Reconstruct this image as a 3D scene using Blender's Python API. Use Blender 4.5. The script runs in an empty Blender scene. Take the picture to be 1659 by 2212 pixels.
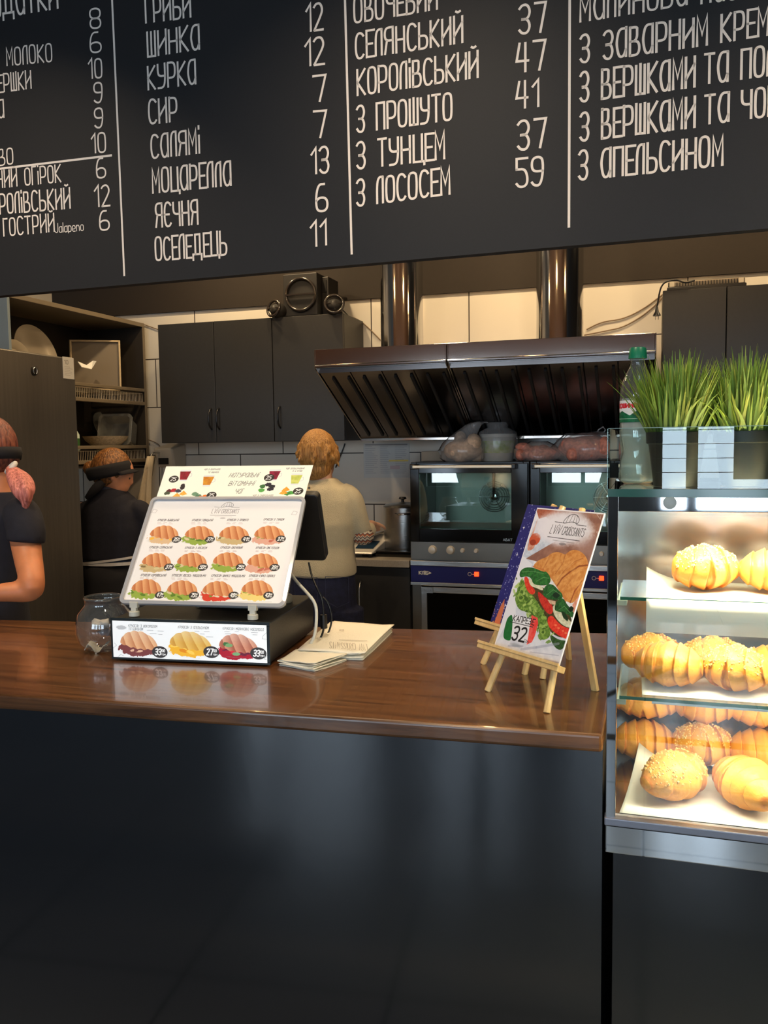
import bpy, bmesh, math, random
import numpy as np
from mathutils import Vector, Matrix
SC = bpy.context.scene
COL = SC.collection
# ------------------------------------------------------------ camera
FPX, CXP, CYP, EYE = 1820.0, 829.5, 1106.0, 1.5
yaw, pit, rol = math.radians(17.4), math.radians(4.6), 0.014
Fw = Vector((-math.sin(yaw)*math.cos(pit), math.cos(yaw)*math.cos(pit), -math.sin(pit)))
_r = Vector((math.cos(yaw), math.sin(yaw), 0)); _u = _r.cross(Fw)
Rt = _r*math.cos(-rol) + _u*math.sin(-rol)
Up = -_r*math.sin(-rol) + _u*math.cos(-rol)
EYEV = Vector((0, 0, EYE))
cam_d = bpy.data.cameras.new('camera'); cam = bpy.data.objects.new('camera', cam_d); COL.objects.link(cam)
cam.matrix_world = Matrix(((Rt.x, Up.x, -Fw.x, 0), (Rt.y, Up.y, -Fw.y, 0), (Rt.z, Up.z, -Fw.z, EYE), (0, 0, 0, 1)))
cam_d.sensor_fit = 'VERTICAL'; cam_d.sensor_height = 36; cam_d.lens = FPX/2212*36
cam_d.clip_start = .05; cam_d.clip_end = 100
SC.camera = cam
# ------------------------------------------------------------ exposure, world, lights
SC.view_settings.view_transform = 'Standard'; SC.view_settings.look = 'None'
SC.view_settings.gamma = 1; SC.view_settings.exposure = 0.42; SC.view_settings.use_curve_mapping = False
W = bpy.data.worlds.new('sky'); SC.world = W; W.use_nodes = True
wn = W.node_tree; bg = wn.nodes['Background']; bg.inputs[0].default_value = (.68, .84, 1.0, 1); bg.inputs[1].default_value = 6.5
def arealight(name, loc, size, energy, color, rot=(0, 0, 0), sy=None, portal=False, spread=None):
    d = bpy.data.lights.new(name, 'AREA'); d.shape = 'RECTANGLE' if sy else 'DISK'
    d.size = size
    if sy: d.size_y = sy
    d.energy = energy; d.color = color
    if spread: d.spread = spread
    if portal: d.cycles.is_portal = True
    o = bpy.data.objects.new(name, d); COL.objects.link(o); o.location = loc; o.rotation_euler = rot
    return o
WINS = [(-3.45, -1.9), (-1.5, -.42), (.07, 1.08), (1.5, 3.05)]        # openings in the street wall behind the camera
YF = -5.0
for i, (a, b) in enumerate(WINS):
    arealight('window_daylight_portal', ((a+b)/2, YF-.02, 1.9), b-a, 1, (1, 1, 1), (math.pi/2, 0, 0), sy=2.2, portal=True)
WARM = (1, .72, .40)
CASEW = 10
KL = [(-2.45, 4.15), (-1.9, 4.15), (-.83, 4.15), (.05, 4.15), (.95, 4.15)]
for x, y in KL:
    arealight('kitchen_spotlight', (x, y, 2.98), .07, 7.5, WARM, (math.radians(14), 0, 0))
for x, y in ((-2.3, 2.9), (-1.2, 2.9), (-.1, 2.9)):
    arealight('aisle_spotlight', (x, y, 3.1), .08, 9, (1, .74, .46))
for x, y in ((-2.0, 1.15), (-.6, 1.15), (.8, 1.15)):
    arealight('counter_spotlight', (x, y, 3.05), .10, 4.2, (1, .80, .56), (math.radians(30), 0, 0), spread=1.5)
# ------------------------------------------------------------ pixel rays (frame 1659 x 2212)
def ray(x, y): return Fw + Rt*((x-CXP)/FPX) - Up*((y-CYP)/FPX)
def P(x, y, X=None, Y=None, Z=None):
    d = ray(x, y)
    t = Y/d.y if Y is not None else (X/d.x if X is not None else (Z-EYE)/d.z)
    return EYEV + d*t
def PP(x, y, p, n):
    d = ray(x, y); return EYEV + d*((p-EYEV).dot(n)/d.dot(n))
def mpp(Y): return (P(831, 960, Y=Y)-P(830, 960, Y=Y)).length
# ------------------------------------------------------------ object helpers
MROOT = {}
def setp(o, label=None, cat=None, group=None, kind=None):
    if label: o['label'] = label
    if cat: o['category'] = cat
    if group: o['group'] = group
    if kind: o['kind'] = kind
    return o
def thing(name, label, cat, loc=(0, 0, 0), rz=0, group=None):
    o = bpy.data.objects.new(name, None); COL.objects.link(o)
    o.empty_display_size = .05
    o.location = loc; o.rotation_euler = (0, 0, rz)
    MROOT[o.name] = Matrix.Translation(Vector(loc)) @ Matrix.Rotation(rz, 4, 'Z')
    return setp(o, label, cat, group)
def rootM(p):
    while p is not None and p.parent is not None: p = p.parent
    return MROOT.get(p.name, Matrix.Identity(4)) if p is not None else Matrix.Identity(4)
def dup(root, loc, rz=None, label=None, group=None):
    r = root.copy(); COL.objects.link(r); r.location = loc
    if rz is not None: r.rotation_euler = (0, 0, rz)
    if label: r['label'] = label
    if group: r['group'] = group
    for ch in list(root.children):
        c = ch.copy(); COL.objects.link(c); c.parent = r
        for g in list(ch.children):
            d = g.copy(); COL.objects.link(d); d.parent = c
    return r
class MB:
    def __init__(s): s.v = []; s.f = []
    def add(s, vs, fs):
        n = len(s.v); s.v += [Vector(q) for q in vs]; s.f += [tuple(i+n for i in f) for f in fs]; return s
    def box(s, a, b, M=None):
        x0, y0, z0 = a; x1, y1, z1 = b
        vs = [Vector(q) for q in ((x0, y0, z0), (x1, y0, z0), (x1, y1, z0), (x0, y1, z0), (x0, y0, z1), (x1, y0, z1), (x1, y1, z1), (x0, y1, z1))]
        if M: vs = [M @ q for q in vs]
        return s.add(vs, [(0, 3, 2, 1), (4, 5, 6, 7), (0, 1, 5, 4), (1, 2, 6, 5), (2, 3, 7, 6), (3, 0, 4, 7)])
    def cbox(s, c, sz, M=None):
        c = Vector(c); h = Vector(sz)/2; return s.box(c-h, c+h, M)
    def hexa(s, q):                       # eight corners: bottom four, top four
        return s.add(q, [(0, 3, 2, 1), (4, 5, 6, 7), (0, 1, 5, 4), (1, 2, 6, 5), (2, 3, 7, 6), (3, 0, 4, 7)])
    def slab(s, q, n, t):                 # quad q (4 corners) given thickness t along n
        n = Vector(n).normalized()*t; q = [Vector(k) for k in q]
        return s.hexa([k+n for k in q] + q)
    def prism(s, poly, y0, y1):           # polygon in XZ extruded along Y
        n = len(poly); vs = [(x, y0, z) for x, z in poly]+[(x, y1, z) for x, z in poly]
        return s.add(vs, [tuple(range(n)), tuple(range(2*n-1, n-1, -1))]+[(i, i+n, (i+1) % n+n, (i+1) % n) for i in range(n)])
    def ring_loft(s, rings, cap=True, closed=False):
        m = len(rings[0]); vs = [p for r in rings for p in r]; fs = []
        R = len(rings)
        for i in range(R if closed else R-1):
            for j in range(m):
                a = i*m+j; b = i*m+(j+1) % m; c = ((i+1) % R)*m+(j+1) % m; d = ((i+1) % R)*m+j
                fs.append((a, b, c, d))
        if cap and not closed: fs += [tuple(range(m-1, -1, -1)), tuple(range((R-1)*m, R*m))]
        return s.add(vs, fs)
    def lathe(s, prof, c=(0, 0, 0), n=32, M=None, cap=True):
        c = Vector(c); rings = []
        for r, z in prof:
            ring = [Vector((r*math.cos(2*math.pi*k/n), r*math.sin(2*math.pi*k/n), z)) for k in range(n)]
            if M: ring = [M @ q for q in ring]
            rings.append([q+c for q in ring])
        return s.ring_loft(rings, cap)
    def tube(s, pts, r, n=8, cap=True):
        pts = [Vector(p) for p in pts]; rings = []
        rr = r if isinstance(r, (list, tuple)) else [r]*len(pts)
        t0 = (pts[1]-pts[0]).normalized(); a = t0.orthogonal().normalized()
        for i, p in enumerate(pts):
            t = (pts[min(i+1, len(pts)-1)]-pts[max(i-1, 0)]).normalized()
            a = (a - t*a.dot(t)).normalized(); b = t.cross(a)
            rings.append([p+(a*math.cos(2*math.pi*k/n)+b*math.sin(2*math.pi*k/n))*rr[i] for k in range(n)])
        return s.ring_loft(rings, cap)
    def bar(s, p, q, w, t=None, up=None):
        p = Vector(p); q = Vector(q); d = (q-p).normalized(); t = t or w
        u = Vector(up) if up else Vector((0, 0, 1))
        a = d.cross(u)
        if a.length < 1e-4: a = d.cross(Vector((0, 1, 0)))
        a.normalize(); b = a.cross(d)
        a = a*w/2; b = b*t/2
        return s.hexa([p-a-b, p+a-b, p+a+b, p-a+b, q-a-b, q+a-b, q+a+b, q-a+b])
    def ell(s, c, r, n=20, m=12, M=None):
        c = Vector(c); r = r if isinstance(r, (list, tuple)) else (r, r, r); rings = []
        for i in range(m+1):
            th = math.pi*(i/m*.96+.02)
            ring = [Vector((r[0]*math.sin(th)*math.cos(2*math.pi*k/n), r[1]*math.sin(th)*math.sin(2*math.pi*k/n), -r[2]*math.cos(th))) for k in range(n)]
            if M: ring = [M @ q for q in ring]
            rings.append([q+c for q in ring])
        return s.ring_loft(rings)
    def build(s, name, m, parent=None, smooth=False, bevel=0, seg=2, label=None, mods=None, flip=False):
        me = bpy.data.meshes.new(name)
        Mi = rootM(parent).inverted()
        me.from_pydata([tuple(Mi @ q) for q in s.v], [], s.f); me.update()
        bm = bmesh.new(); bm.from_mesh(me); bmesh.ops.recalc_face_normals(bm, faces=bm.faces); bm.to_mesh(me); bm.free()
        o = bpy.data.objects.new(name, me); COL.objects.link(o)
        if parent is not None: o.parent = parent
        me.materials.append(m)
        if smooth:
            me.polygons.foreach_set('use_smooth', [True]*len(me.polygons))
            if smooth == 2:
                try: me.set_sharp_from_angle(angle=math.radians(40))
                except Exception: pass
        if bevel:
            b = o.modifiers.new('bevel', 'BEVEL'); b.width = bevel; b.segments = seg; b.limit_method = 'ANGLE'; b.angle_limit = math.radians(40)
        if label: o['label'] = label
        return o
def chaikin(pts, it=2, closed=False):
    for _ in range(it):
        out = []
        n = len(pts)
        rng = range(n) if closed else range(n-1)
        if not closed: out.append(pts[0])
        for i in rng:
            a = pts[i]; b = pts[(i+1) % n]
            out.append(tuple(a[k]*.75+b[k]*.25 for k in range(len(a)))); out.append(tuple(a[k]*.25+b[k]*.75 for k in range(len(a))))
        if not closed: out.append(pts[-1])
        pts = out
    return pts
# ------------------------------------------------------------ materials
def lin(c): return tuple((x/255/12.92 if x/255 <= .04045 else ((x/255+.055)/1.055)**2.4) for x in c)
def mat(name, c, rough=.5, metal=0, spec=.5, noise=0, nscale=20, bump=0, bscale=60, emis=None, es=0, coat=0, alpha=None, c2=None, sss=0, aniso=0, stretch=None, sheen=0):
    m = bpy.data.materials.new(name); m.use_nodes = True; nt = m.node_tree; b = nt.nodes['Principled BSDF']
    cc = lin(c) if max(c) > 1 else c
    b.inputs['Base Color'].default_value = (*cc, 1); b.inputs['Roughness'].default_value = rough
    b.inputs['Metallic'].default_value = metal; b.inputs['Specular IOR Level'].default_value = spec
    b.inputs['Coat Weight'].default_value = coat; b.inputs['Coat Roughness'].default_value = .05
    b.inputs['Sheen Weight'].default_value = sheen
    tc = nt.nodes.new('ShaderNodeTexCoord'); mp = nt.nodes.new('ShaderNodeMapping'); nt.links.new(tc.outputs['Object'], mp.inputs[0])
    if stretch: mp.inputs['Scale'].default_value = stretch
    if sss:
        b.inputs['Subsurface Weight'].default_value = sss; b.inputs['Subsurface Radius'].default_value = (.02, .008, .004); b.inputs['Subsurface Scale'].default_value = .3
    if noise or c2:
        n = nt.nodes.new('ShaderNodeTexNoise'); n.inputs['Scale'].default_value = nscale; n.inputs['Detail'].default_value = 5
        nt.links.new(mp.outputs[0], n.inputs[0])
        r = nt.nodes.new('ShaderNodeValToRGB')
        d = lin(c2) if c2 else tuple(max(0, x*(1-noise)) for x in cc)
        e = cc if c2 else tuple(min(1, x*(1+noise)) for x in cc)
        r.color_ramp.elements[0].position = .35; r.color_ramp.elements[1].position = .65
        r.color_ramp.elements[0].color = (*d, 1); r.color_ramp.elements[1].color = (*e, 1)
        nt.links.new(n.outputs[0], r.inputs[0]); nt.links.new(r.outputs[0], b.inputs['Base Color'])
    if bump:
        n2 = nt.nodes.new('ShaderNodeTexNoise'); n2.inputs['Scale'].default_value = bscale; n2.inputs['Detail'].default_value = 4
        nt.links.new(mp.outputs[0], n2.inputs[0])
        bp = nt.nodes.new('ShaderNodeBump'); bp.inputs['Strength'].default_value = bump; bp.inputs['Distance'].default_value = .01
        nt.links.new(n2.outputs[0], bp.inputs['Height']); nt.links.new(bp.outputs[0], b.inputs['Normal'])
    if emis:
        b.inputs['Emission Color'].default_value = (*(lin(emis) if max(emis) > 1 else emis), 1); b.inputs['Emission Strength'].default_value = es
    return m
def glassmat(name, tint=(.93, .98, .96), ior=1.5, boost=2.0, rough=0.0, haze=0, hazec=(.8, .85, .85)):
    m = bpy.data.materials.new(name); m.use_nodes = True; nt = m.node_tree; nt.nodes.clear()
    o = nt.nodes.new('ShaderNodeOutputMaterial'); t = nt.nodes.new('ShaderNodeBsdfTransparent'); g = nt.nodes.new('ShaderNodeBsdfGlossy')
    t.inputs[0].default_value = (*tint, 1); g.inputs['Roughness'].default_value = rough; g.inputs[0].default_value = (1, 1, 1, 1)
    lw_ = nt.nodes.new('ShaderNodeLayerWeight'); pw = nt.nodes.new('ShaderNodeMath'); pw.operation = 'POWER'; pw.inputs[1].default_value = 5
    f = nt.nodes.new('ShaderNodeMath'); f.operation = 'MULTIPLY_ADD'; r0 = ((ior-1)/(ior+1))**2; f.inputs[1].default_value = 1-r0; f.inputs[2].default_value = r0
    nt.links.new(lw_.outputs['Facing'], pw.inputs[0]); nt.links.new(pw.outputs[0], f.inputs[0])
    k = nt.nodes.new('ShaderNodeMath'); k.operation = 'MULTIPLY'; k.use_clamp = True; k.inputs[1].default_value = boost
    x = nt.nodes.new('ShaderNodeMixShader')
    nt.links.new(f.outputs[0], k.inputs[0]); nt.links.new(k.outputs[0], x.inputs[0])
    base = t
    if haze:
        d = nt.nodes.new('ShaderNodeBsdfDiffuse'); d.inputs[0].default_value = (*hazec, 1)
        h = nt.nodes.new('ShaderNodeMixShader'); h.inputs[0].default_value = haze
        nt.links.new(t.outputs[0], h.inputs[1]); nt.links.new(d.outputs[0], h.inputs[2]); base = h
    nt.links.new(base.outputs[0], x.inputs[1]); nt.links.new(g.outputs[0], x.inputs[2]); nt.links.new(x.outputs[0], o.inputs[0])
    return m
def attrmat(name, rough=.5, coat=0, spec=.5, attr='print', bump=0, bscale=80, sss=0):
    m = mat(name, (.8, .8, .8), rough, coat=coat, spec=spec, bump=bump, bscale=bscale, sss=sss); nt = m.node_tree
    a = nt.nodes.new('ShaderNodeAttribute'); a.attribute_name = attr
    nt.links.new(a.outputs['Color'], nt.nodes['Principled BSDF'].inputs['Base Color']); return m
def brickmat(name, c, mortar, w, h, rough, msize=.004, offset=.5, bump=.3, plane='XZ', shift=(0, 0), spec=.5, var=.03):
    m = mat(name, c, rough, spec=spec); nt = m.node_tree; b = nt.nodes['Principled BSDF']
    tc = nt.nodes.new('ShaderNodeTexCoord'); sp = nt.nodes.new('ShaderNodeSeparateXYZ'); cb = nt.nodes.new('ShaderNodeCombineXYZ')
    nt.links.new(tc.outputs['Object'], sp.inputs[0])
    ax = {'XZ': ('X', 'Z'), 'XY': ('X', 'Y'), 'YZ': ('Y', 'Z')}[plane]
    nt.links.new(sp.outputs[ax[0]], cb.inputs[0]); nt.links.new(sp.outputs[ax[1]], cb.inputs[1])
    mp = nt.nodes.new('ShaderNodeMapping'); mp.inputs['Location'].default_value = (shift[0], shift[1], 0); nt.links.new(cb.outputs[0], mp.inputs[0])
    br = nt.nodes.new('ShaderNodeTexBrick'); nt.links.new(mp.outputs[0], br.inputs[0])
    cc = lin(c)
    br.inputs['Color1'].default_value = (*cc, 1); br.inputs['Color2'].default_value = (*[x*(1-var) for x in cc], 1); br.inputs['Mortar'].default_value = (*lin(mortar), 1)
    br.inputs['Scale'].default_value = 1; br.inputs['Mortar Size'].default_value = msize/2; br.inputs['Mortar Smooth'].default_value = .1
    br.inputs['Brick Width'].default_value = w; br.inputs['Row Height'].default_value = h; br.offset = offset
    nt.links.new(br.outputs['Color'], b.inputs['Base Color'])
    bp = nt.nodes.new('ShaderNodeBump'); bp.invert = True; bp.inputs['Strength'].default_value = bump; bp.inputs['Distance'].default_value = .002
    nt.links.new(br.outputs['Fac'], bp.inputs['Height']); nt.links.new(bp.outputs[0], b.inputs['Normal'])
    return m
def woodmat(name, c1, c2, scale=(1.2, 14, 14), rough=.25, coat=.5, bump=.05, ns=3):
    m = mat(name, c1, rough, coat=coat); nt = m.node_tree; b = nt.nodes['Principled BSDF']
    tc = nt.nodes.new('ShaderNodeTexCoord'); mp = nt.nodes.new('ShaderNodeMapping'); mp.inputs['Scale'].default_value = scale
    nt.links.new(tc.outputs['Object'], mp.inputs[0])
    n = nt.nodes.new('ShaderNodeTexNoise'); n.inputs['Scale'].default_value = ns; n.inputs['Detail'].default_value = 8; n.inputs['Roughness'].default_value = .65; n.inputs['Distortion'].default_value = .6
    nt.links.new(mp.outputs[0], n.inputs[0])
    r = nt.nodes.new('ShaderNodeValToRGB'); r.color_ramp.elements[0].position = .3; r.color_ramp.elements[1].position = .72
    r.color_ramp.elements[0].color = (*lin(c2), 1); r.color_ramp.elements[1].color = (*lin(c1), 1)
    nt.links.new(n.outputs[0], r.inputs[0]); nt.links.new(r.outputs[0], b.inputs['Base Color'])
    bp = nt.nodes.new('ShaderNodeBump'); bp.inputs['Strength'].default_value = bump; bp.inputs['Distance'].default_value = .003
    nt.links.new(n.outputs[0], bp.inputs['Height']); nt.links.new(bp.outputs[0], b.inputs['Normal'])
    return m
M = {}
M['white'] = mat('white_plastic', (225, 222, 212), .4)
M['black'] = mat('black_plastic', (16, 16, 18), .35)
M['blackm'] = mat('matte_black', (14, 14, 14), .7)
M['steel'] = mat('brushed_steel', (.55, .54, .52), .28, 1, bump=.15, bscale=8, stretch=(1, 1, 60))
M['dsteel'] = mat('dark_steel', (.26, .24, .21), .42, 1, noise=.12, nscale=3)
M['chrome'] = mat('polished_chrome', (.62, .62, .62), .10, 1)
M['hood'] = mat('hood_steel', (.42, .37, .33), .13, 1)
M['filter'] = mat('filter_steel', (.16, .145, .14), .2, 1)
M['cab'] = mat('graphite_laminate', (42, 41, 40), .45, noise=.06, nscale=60)
M['paper'] = mat('white_paper', (235, 232, 225), .8, spec=.2)
M['napkin'] = mat('napkin_paper', (232, 225, 208), .9, spec=.1, bump=.3, bscale=200)
M['glass'] = glassmat('clear_glass')
M['glassedge'] = mat('green_glass_edge', (40, 92, 78), .1, spec=.7)
M['plastic'] = glassmat('clear_plastic', (.95, .97, .97), 1.45, 2.2, .04, haze=.06)
M['bag'] = glassmat('thin_bag_film', (.95, .94, .93), 1.35, 1.4, .16, haze=.24, hazec=(.74, .7, .67))
M['wood'] = woodmat('dark_oiled_oak', (128, 82, 46), (52, 30, 15), (.8, 20, 20), .26, .35, ns=2.2)
M['pine'] = woodmat('light_pine', (232, 200, 142), (208, 168, 108), (20, 20, 3), .5, .1)
# ------------------------------------------------------------ stroke lettering
G = {
'А': '4~48 18 05 03 10 30 42;48 40', 'Б': '448 08 00;~04 34 43 41 30 00', 'В': '408 00;~08 38 37 35 24 04;~04 34 43 41 30 00', 'Г': '308 00;08 38',
'Д': '5mn m1 51 5n;11 18 48 41', 'Е': '348 08 00 40;04 34', 'Є': '4~47 38 18 06 02 10 30 41;04 34', 'З': '4~07 18 38 46 34 14;~14 34 42 30 10 01',
'И': '408 00;02 46;48 40', 'Й': '408 00;02 46;48 40;~1a 29 3a', 'І': '000 06;08 09', 'Ї': '200 06;m8 m9;18 19', 'К': '400 08;48 04 40', 'Л': '3~00 06 18 38;38 30',
'М': '400 08 23 48 40', 'Н': '400 08;40 48;04 44', 'О': '4o18 07 01 10 30 41 47 38', 'П': '400 08 48 40', 'Р': '400 08;~08 38 47 44 33 03',
'С': '4~47 38 18 06 02 10 30 41', 'Т': '408 48;28 20', 'У': '4~08 05 14 44;~48 42 30 00', 'Ф': '428 20;o17 06 05 14 34 45 46 37', 'Х': '400 48;08 40',
'Ц': '408 00 50 5n;48 40', 'Ч': '4~08 05 14 44;48 40', 'Ш': '408 00 40 48;28 20', 'Ь': '408 00;~04 34 43 41 30 00', 'Ю': '500 08;04 14;o28 17 11 20 40 51 57 48',
'Я': '440 48;~48 18 07 05 14 44;14 00', 'L': '308 00 30', 'V': '408 20 48', 'I': '000 06;08 09', 'C': '4~47 38 18 06 02 10 30 41', 'R': '400 08;~08 38 47 44 33 03;13 40',
'O': '4o18 07 01 10 30 41 47 38', 'S': '4~47 38 18 07 15 34 42 30 10 01', 'A': '400 28 40;13 33', 'N': '400 08 40 48', 'T': '408 48;28 20', 'B': '408 00;~08 38 37 35 24 04;~04 34 43 41 30 00',
'J': '4~48 42 30 10 01', 'a': '4~45 15 04 01 10 30 41;45 40', 'l': '008 00', 'p': '405 0n;~05 35 44 41 30 00', 'e': '4~02 42 44 35 15 04 01 10 40', 'n': '405 00;~03 15 35 43 40',
'o': '4o15 04 01 10 30 41 44 35', 'г': '305 00;05 35', 'р': '405 0n;~05 35 44 41 30 00', 'н': '405 00;45 40;03 43', 'ш': '405 00 40 45;25 20', 'и': '405 00 45 40',
'с': '4~44 35 15 04 01 10 30 41', 'ь': '405 00;~03 33 42 30 00', 'к': '405 00;45 03 40', 'а': '4~45 15 04 01 10 30 41;45 40', 'о': '4o15 04 01 10 30 41 44 35',
'0': '4o18 07 01 10 30 41 47 38', '1': '206 28 20', '2': '4~07 18 38 46 34 00;00 40', '3': '4~07 18 38 46 34 14;~14 34 42 30 10 01', '4': '418 03 43;38 30',
'5': '448 08 05;~05 35 43 41 30 10 01', '6': '4~38 18 05 01 10 30 41 43 34 14 03', '7': '408 48 20', '8': '4o18 07 05 14 34 45 47 38;o14 03 01 10 30 41 43 34',
'9': '4~44 14 05 07 18 38 47 43 30 10 01', ' ': '3', '.': '000 01', '-': '304 34', '>': '306 34 02'}
CM = {'n': -1, 'm': -.5, 'a': 9.4, 'b': 10}
def glyph(ch):
    g = G.get(ch, G[' ']); w = float(g[0]); st = []
    for s in g[1:].split(';'):
        if not s: continue
        sm = s[0] in '~o'; cl = s[0] == 'o'
        if sm: s = s[1:]
        pts = [(CM.get(t[0], None) if t[0] in CM else float(t[0]), CM.get(t[1], None) if t[1] in CM else float(t[1])) for t in s.split()]
        if sm: pts = chaikin(pts, 2, cl)
        if cl: pts = pts+[pts[0]]
        st.append(pts)
    return w, st
def text_strokes(s, gap=1.7):
    x = 0; out = []
    for ch in s:
        w, st = glyph(ch)
        for p in st: out.append([(x+a, b/8) for a, b in p])
        x += w+gap
    return out, max(x-gap, .1)           # x in grid units, y 0..1
# ------------------------------------------------------------ print canvas
def homog(src, dst):
    A = []; B = []
    for (x, y), (u, v) in zip(src, dst):
        A += [[x, y, 1, 0, 0, 0, -u*x, -u*y], [0, 0, 0, x, y, 1, -v*x, -v*y]]; B += [u, v]
    h = np.linalg.solve(np.array(A, float), np.array(B, float)); h = np.append(h, 1).reshape(3, 3)
    def f(x, y):
        q = h @ np.array([x, y, 1.0]); return q[0]/q[2], q[1]/q[2]
    return f
def vnoise(h, w, cell, rng, octv=3):
    out = np.zeros((h, w)); amp = 1; tot = 0
    for o in range(octv):
        c = max(1.5, cell/2**o); gh, gw = int(h/c)+3, int(w/c)+3; g = rng.random((gh, gw))
        yy = np.arange(h)/c; xx = np.arange(w)/c; yi = yy.astype(int); xi = xx.astype(int); fy = (yy-yi)[:, None]; fx = (xx-xi)[None]
        fy = fy*fy*(3-2*fy); fx = fx*fx*(3-2*fx)
        a = g[yi][:, xi]; b = g[yi][:, xi+1]; c_ = g[yi+1][:, xi]; d = g[yi+1][:, xi+1]
        out += amp*((a*(1-fx)+b*fx)*(1-fy)+(c_*(1-fx)+d*fx)*fy); tot += amp; amp *= .55
    return out/tot
class CV:
    def __init__(s, w, h, bg=(255, 255, 255), seed=1):
        s.w = w; s.h = h; s.a = np.zeros((h, w, 3)); s.a[:] = bg; s.rng = np.random.default_rng(seed)
    def reg(s, x0, y0, x1, y1):
        x0 = int(max(0, x0-2)); y0 = int(max(0, y0-2)); x1 = int(min(s.w, x1+3)); y1 = int(min(s.h, y1+3))
        if x1 <= x0 or y1 <= y0: return None
        return x0, y0, x1, y1, np.arange(x0, x1)[None]+.5, np.arange(y0, y1)[:, None]+.5
    def blend(s, r, m, c):
        x0, y0, x1, y1 = r[:4]; m = np.clip(m, 0, 1)[..., None]; v = s.a[y0:y1, x0:x1]
        s.a[y0:y1, x0:x1] = v*(1-m)+np.asarray(c, float)*m
    def ell(s, cx, cy, rx, ry, c, rough=0, soft=1.0, al=1, cell=8, ang=0):
        R = max(rx, ry)*1.3; r = s.reg(cx-R, cy-R, cx+R, cy+R)
        if not r: return
        X, Y = r[4]-cx, r[5]-cy
        if ang: X, Y = X*math.cos(ang)+Y*math.sin(ang), -X*math.sin(ang)+Y*math.cos(ang)
        d = np.sqrt((X/rx)**2+(Y/ry)**2)
        if rough: d = d+rough*(vnoise(r[3]-r[1], r[2]-r[0], cell, s.rng)-.5)
        s.blend(r, (1-d)*min(rx, ry)/soft+.5 if soft else (d < 1), c) if al == 1 else s.blend(r, np.clip((1-d)*min(rx, ry)/soft+.5, 0, 1)*al, c)
    def poly(s, pts, c, al=1, c2=None, cell=10, soft=1.0, shade=None):
        P_ = np.array(pts, float); r = s.reg(P_[:, 0].min(), P_[:, 1].min(), P_[:, 0].max(), P_[:, 1].max())
        if not r: return
        X = np.broadcast_to(r[4], (r[3]-r[1], r[2]-r[0])); Y = np.broadcast_to(r[5], X.shape)
        ins = np.zeros(X.shape, bool); dm = np.full(X.shape, 1e9)
        n = len(P_)
        for i in range(n):
            x0, y0 = P_[i]; x1, y1 = P_[(i+1) % n]
            if y0 != y1:
                cnd = ((y0 > Y) != (y1 > Y)) & (X < (x1-x0)*(Y-y0)/(y1-y0)+x0); ins ^= cnd
            dx, dy = x1-x0, y1-y0; L = dx*dx+dy*dy+1e-9; t = np.clip(((X-x0)*dx+(Y-y0)*dy)/L, 0, 1)
            dm = np.minimum(dm, np.hypot(X-x0-t*dx, Y-y0-t*dy))
        sd = np.where(ins, dm, -dm); m = np.clip(sd/soft+.5, 0, 1)*al
        col = np.asarray(c, float)
        if c2 is not None:
            k = np.clip((vnoise(X.shape[0], X.shape[1], cell, s.rng)-.3)/.4, 0, 1)[..., None]; col = col*(1-k)+np.asarray(c2, float)*k
        s.blend(r, m, col)
    def line(s, pts, w, c, al=1):
        for (x0, y0), (x1, y1) in zip(pts[:-1], pts[1:]):
            r = s.reg(min(x0, x1)-w, min(y0, y1)-w, max(x0, x1)+w, max(y0, y1)+w)
            if not r: continue
            X, Y = r[4], r[5]; dx, dy = x1-x0, y1-y0; L = dx*dx+dy*dy+1e-9; t = np.clip(((X-x0)*dx+(Y-y0)*dy)/L, 0, 1)
            s.blend(r, np.clip(w/2-np.hypot(X-x0-t*dx, Y-y0-t*dy)+.5, 0, 1)*al, c)
    def text(s, t, x, y, h, w=None, lw=1.5, c=(30, 30, 30), slant=0, al=1, dy=0):  # baseline left (x,y), cap height h, total width w, baseline drop dy
        st, tw = text_strokes(t); k = (w/tw) if w else h/8*.9; W_ = tw*k
        for p in st: s.line([(x+a*k+b*h*slant, y-b*h+dy*(a*k/W_)) for a, b in p], lw, c, al)
        return W_
    def cro(s, cx, cy, w, h, fill='green', powder=0, hi=(243, 188, 128), lo=(188, 104, 52)):
        rg = s.rng
        fills = {'green': [(150, 175, 70), (95, 130, 40), (215, 200, 160)], 'egg': [(225, 190, 150), (250, 190, 60), (200, 140, 100)],
                 'ham': [(225, 170, 150), (150, 170, 80), (200, 110, 90)], 'tomato': [(215, 60, 40), (225, 215, 190), (120, 150, 60)],
                 'mush': [(205, 180, 130), (130, 110, 70), (215, 200, 150)], 'cheese': [(240, 215, 130), (215, 150, 60), (150, 170, 70)],
                 'choc': [(120, 60, 60), (90, 40, 45), (225, 180, 150)], 'orange': [(240, 180, 50), (225, 140, 30), (250, 205, 90)],
                 'berry': [(170, 20, 45), (210, 50, 60), (100, 20, 50)]}[fill]
        s.ell(cx, cy+h*.33, w*.47, h*.13, (205, 200, 198), al=.6, soft=6)
        s.ell(cx-w*.03, cy+h*.20, w*.50, h*.29, fills[0], rough=.5, cell=max(4, w*.07))
        for k in range(16):
            a = rg.uniform(-.43, .40)*w; s.ell(cx+a, cy+h*rg.uniform(.05, .36)*(1-abs(a/w)), w*rg.uniform(.05, .11), h*rg.uniform(.035, .07), fills[rg.integers(0, 3)], rough=.5, cell=5, ang=rg.uniform(-.5, .5))
        R = s.reg(cx-w*.5, cy-h*.5, cx+w*.5, cy+h*.3)
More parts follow.
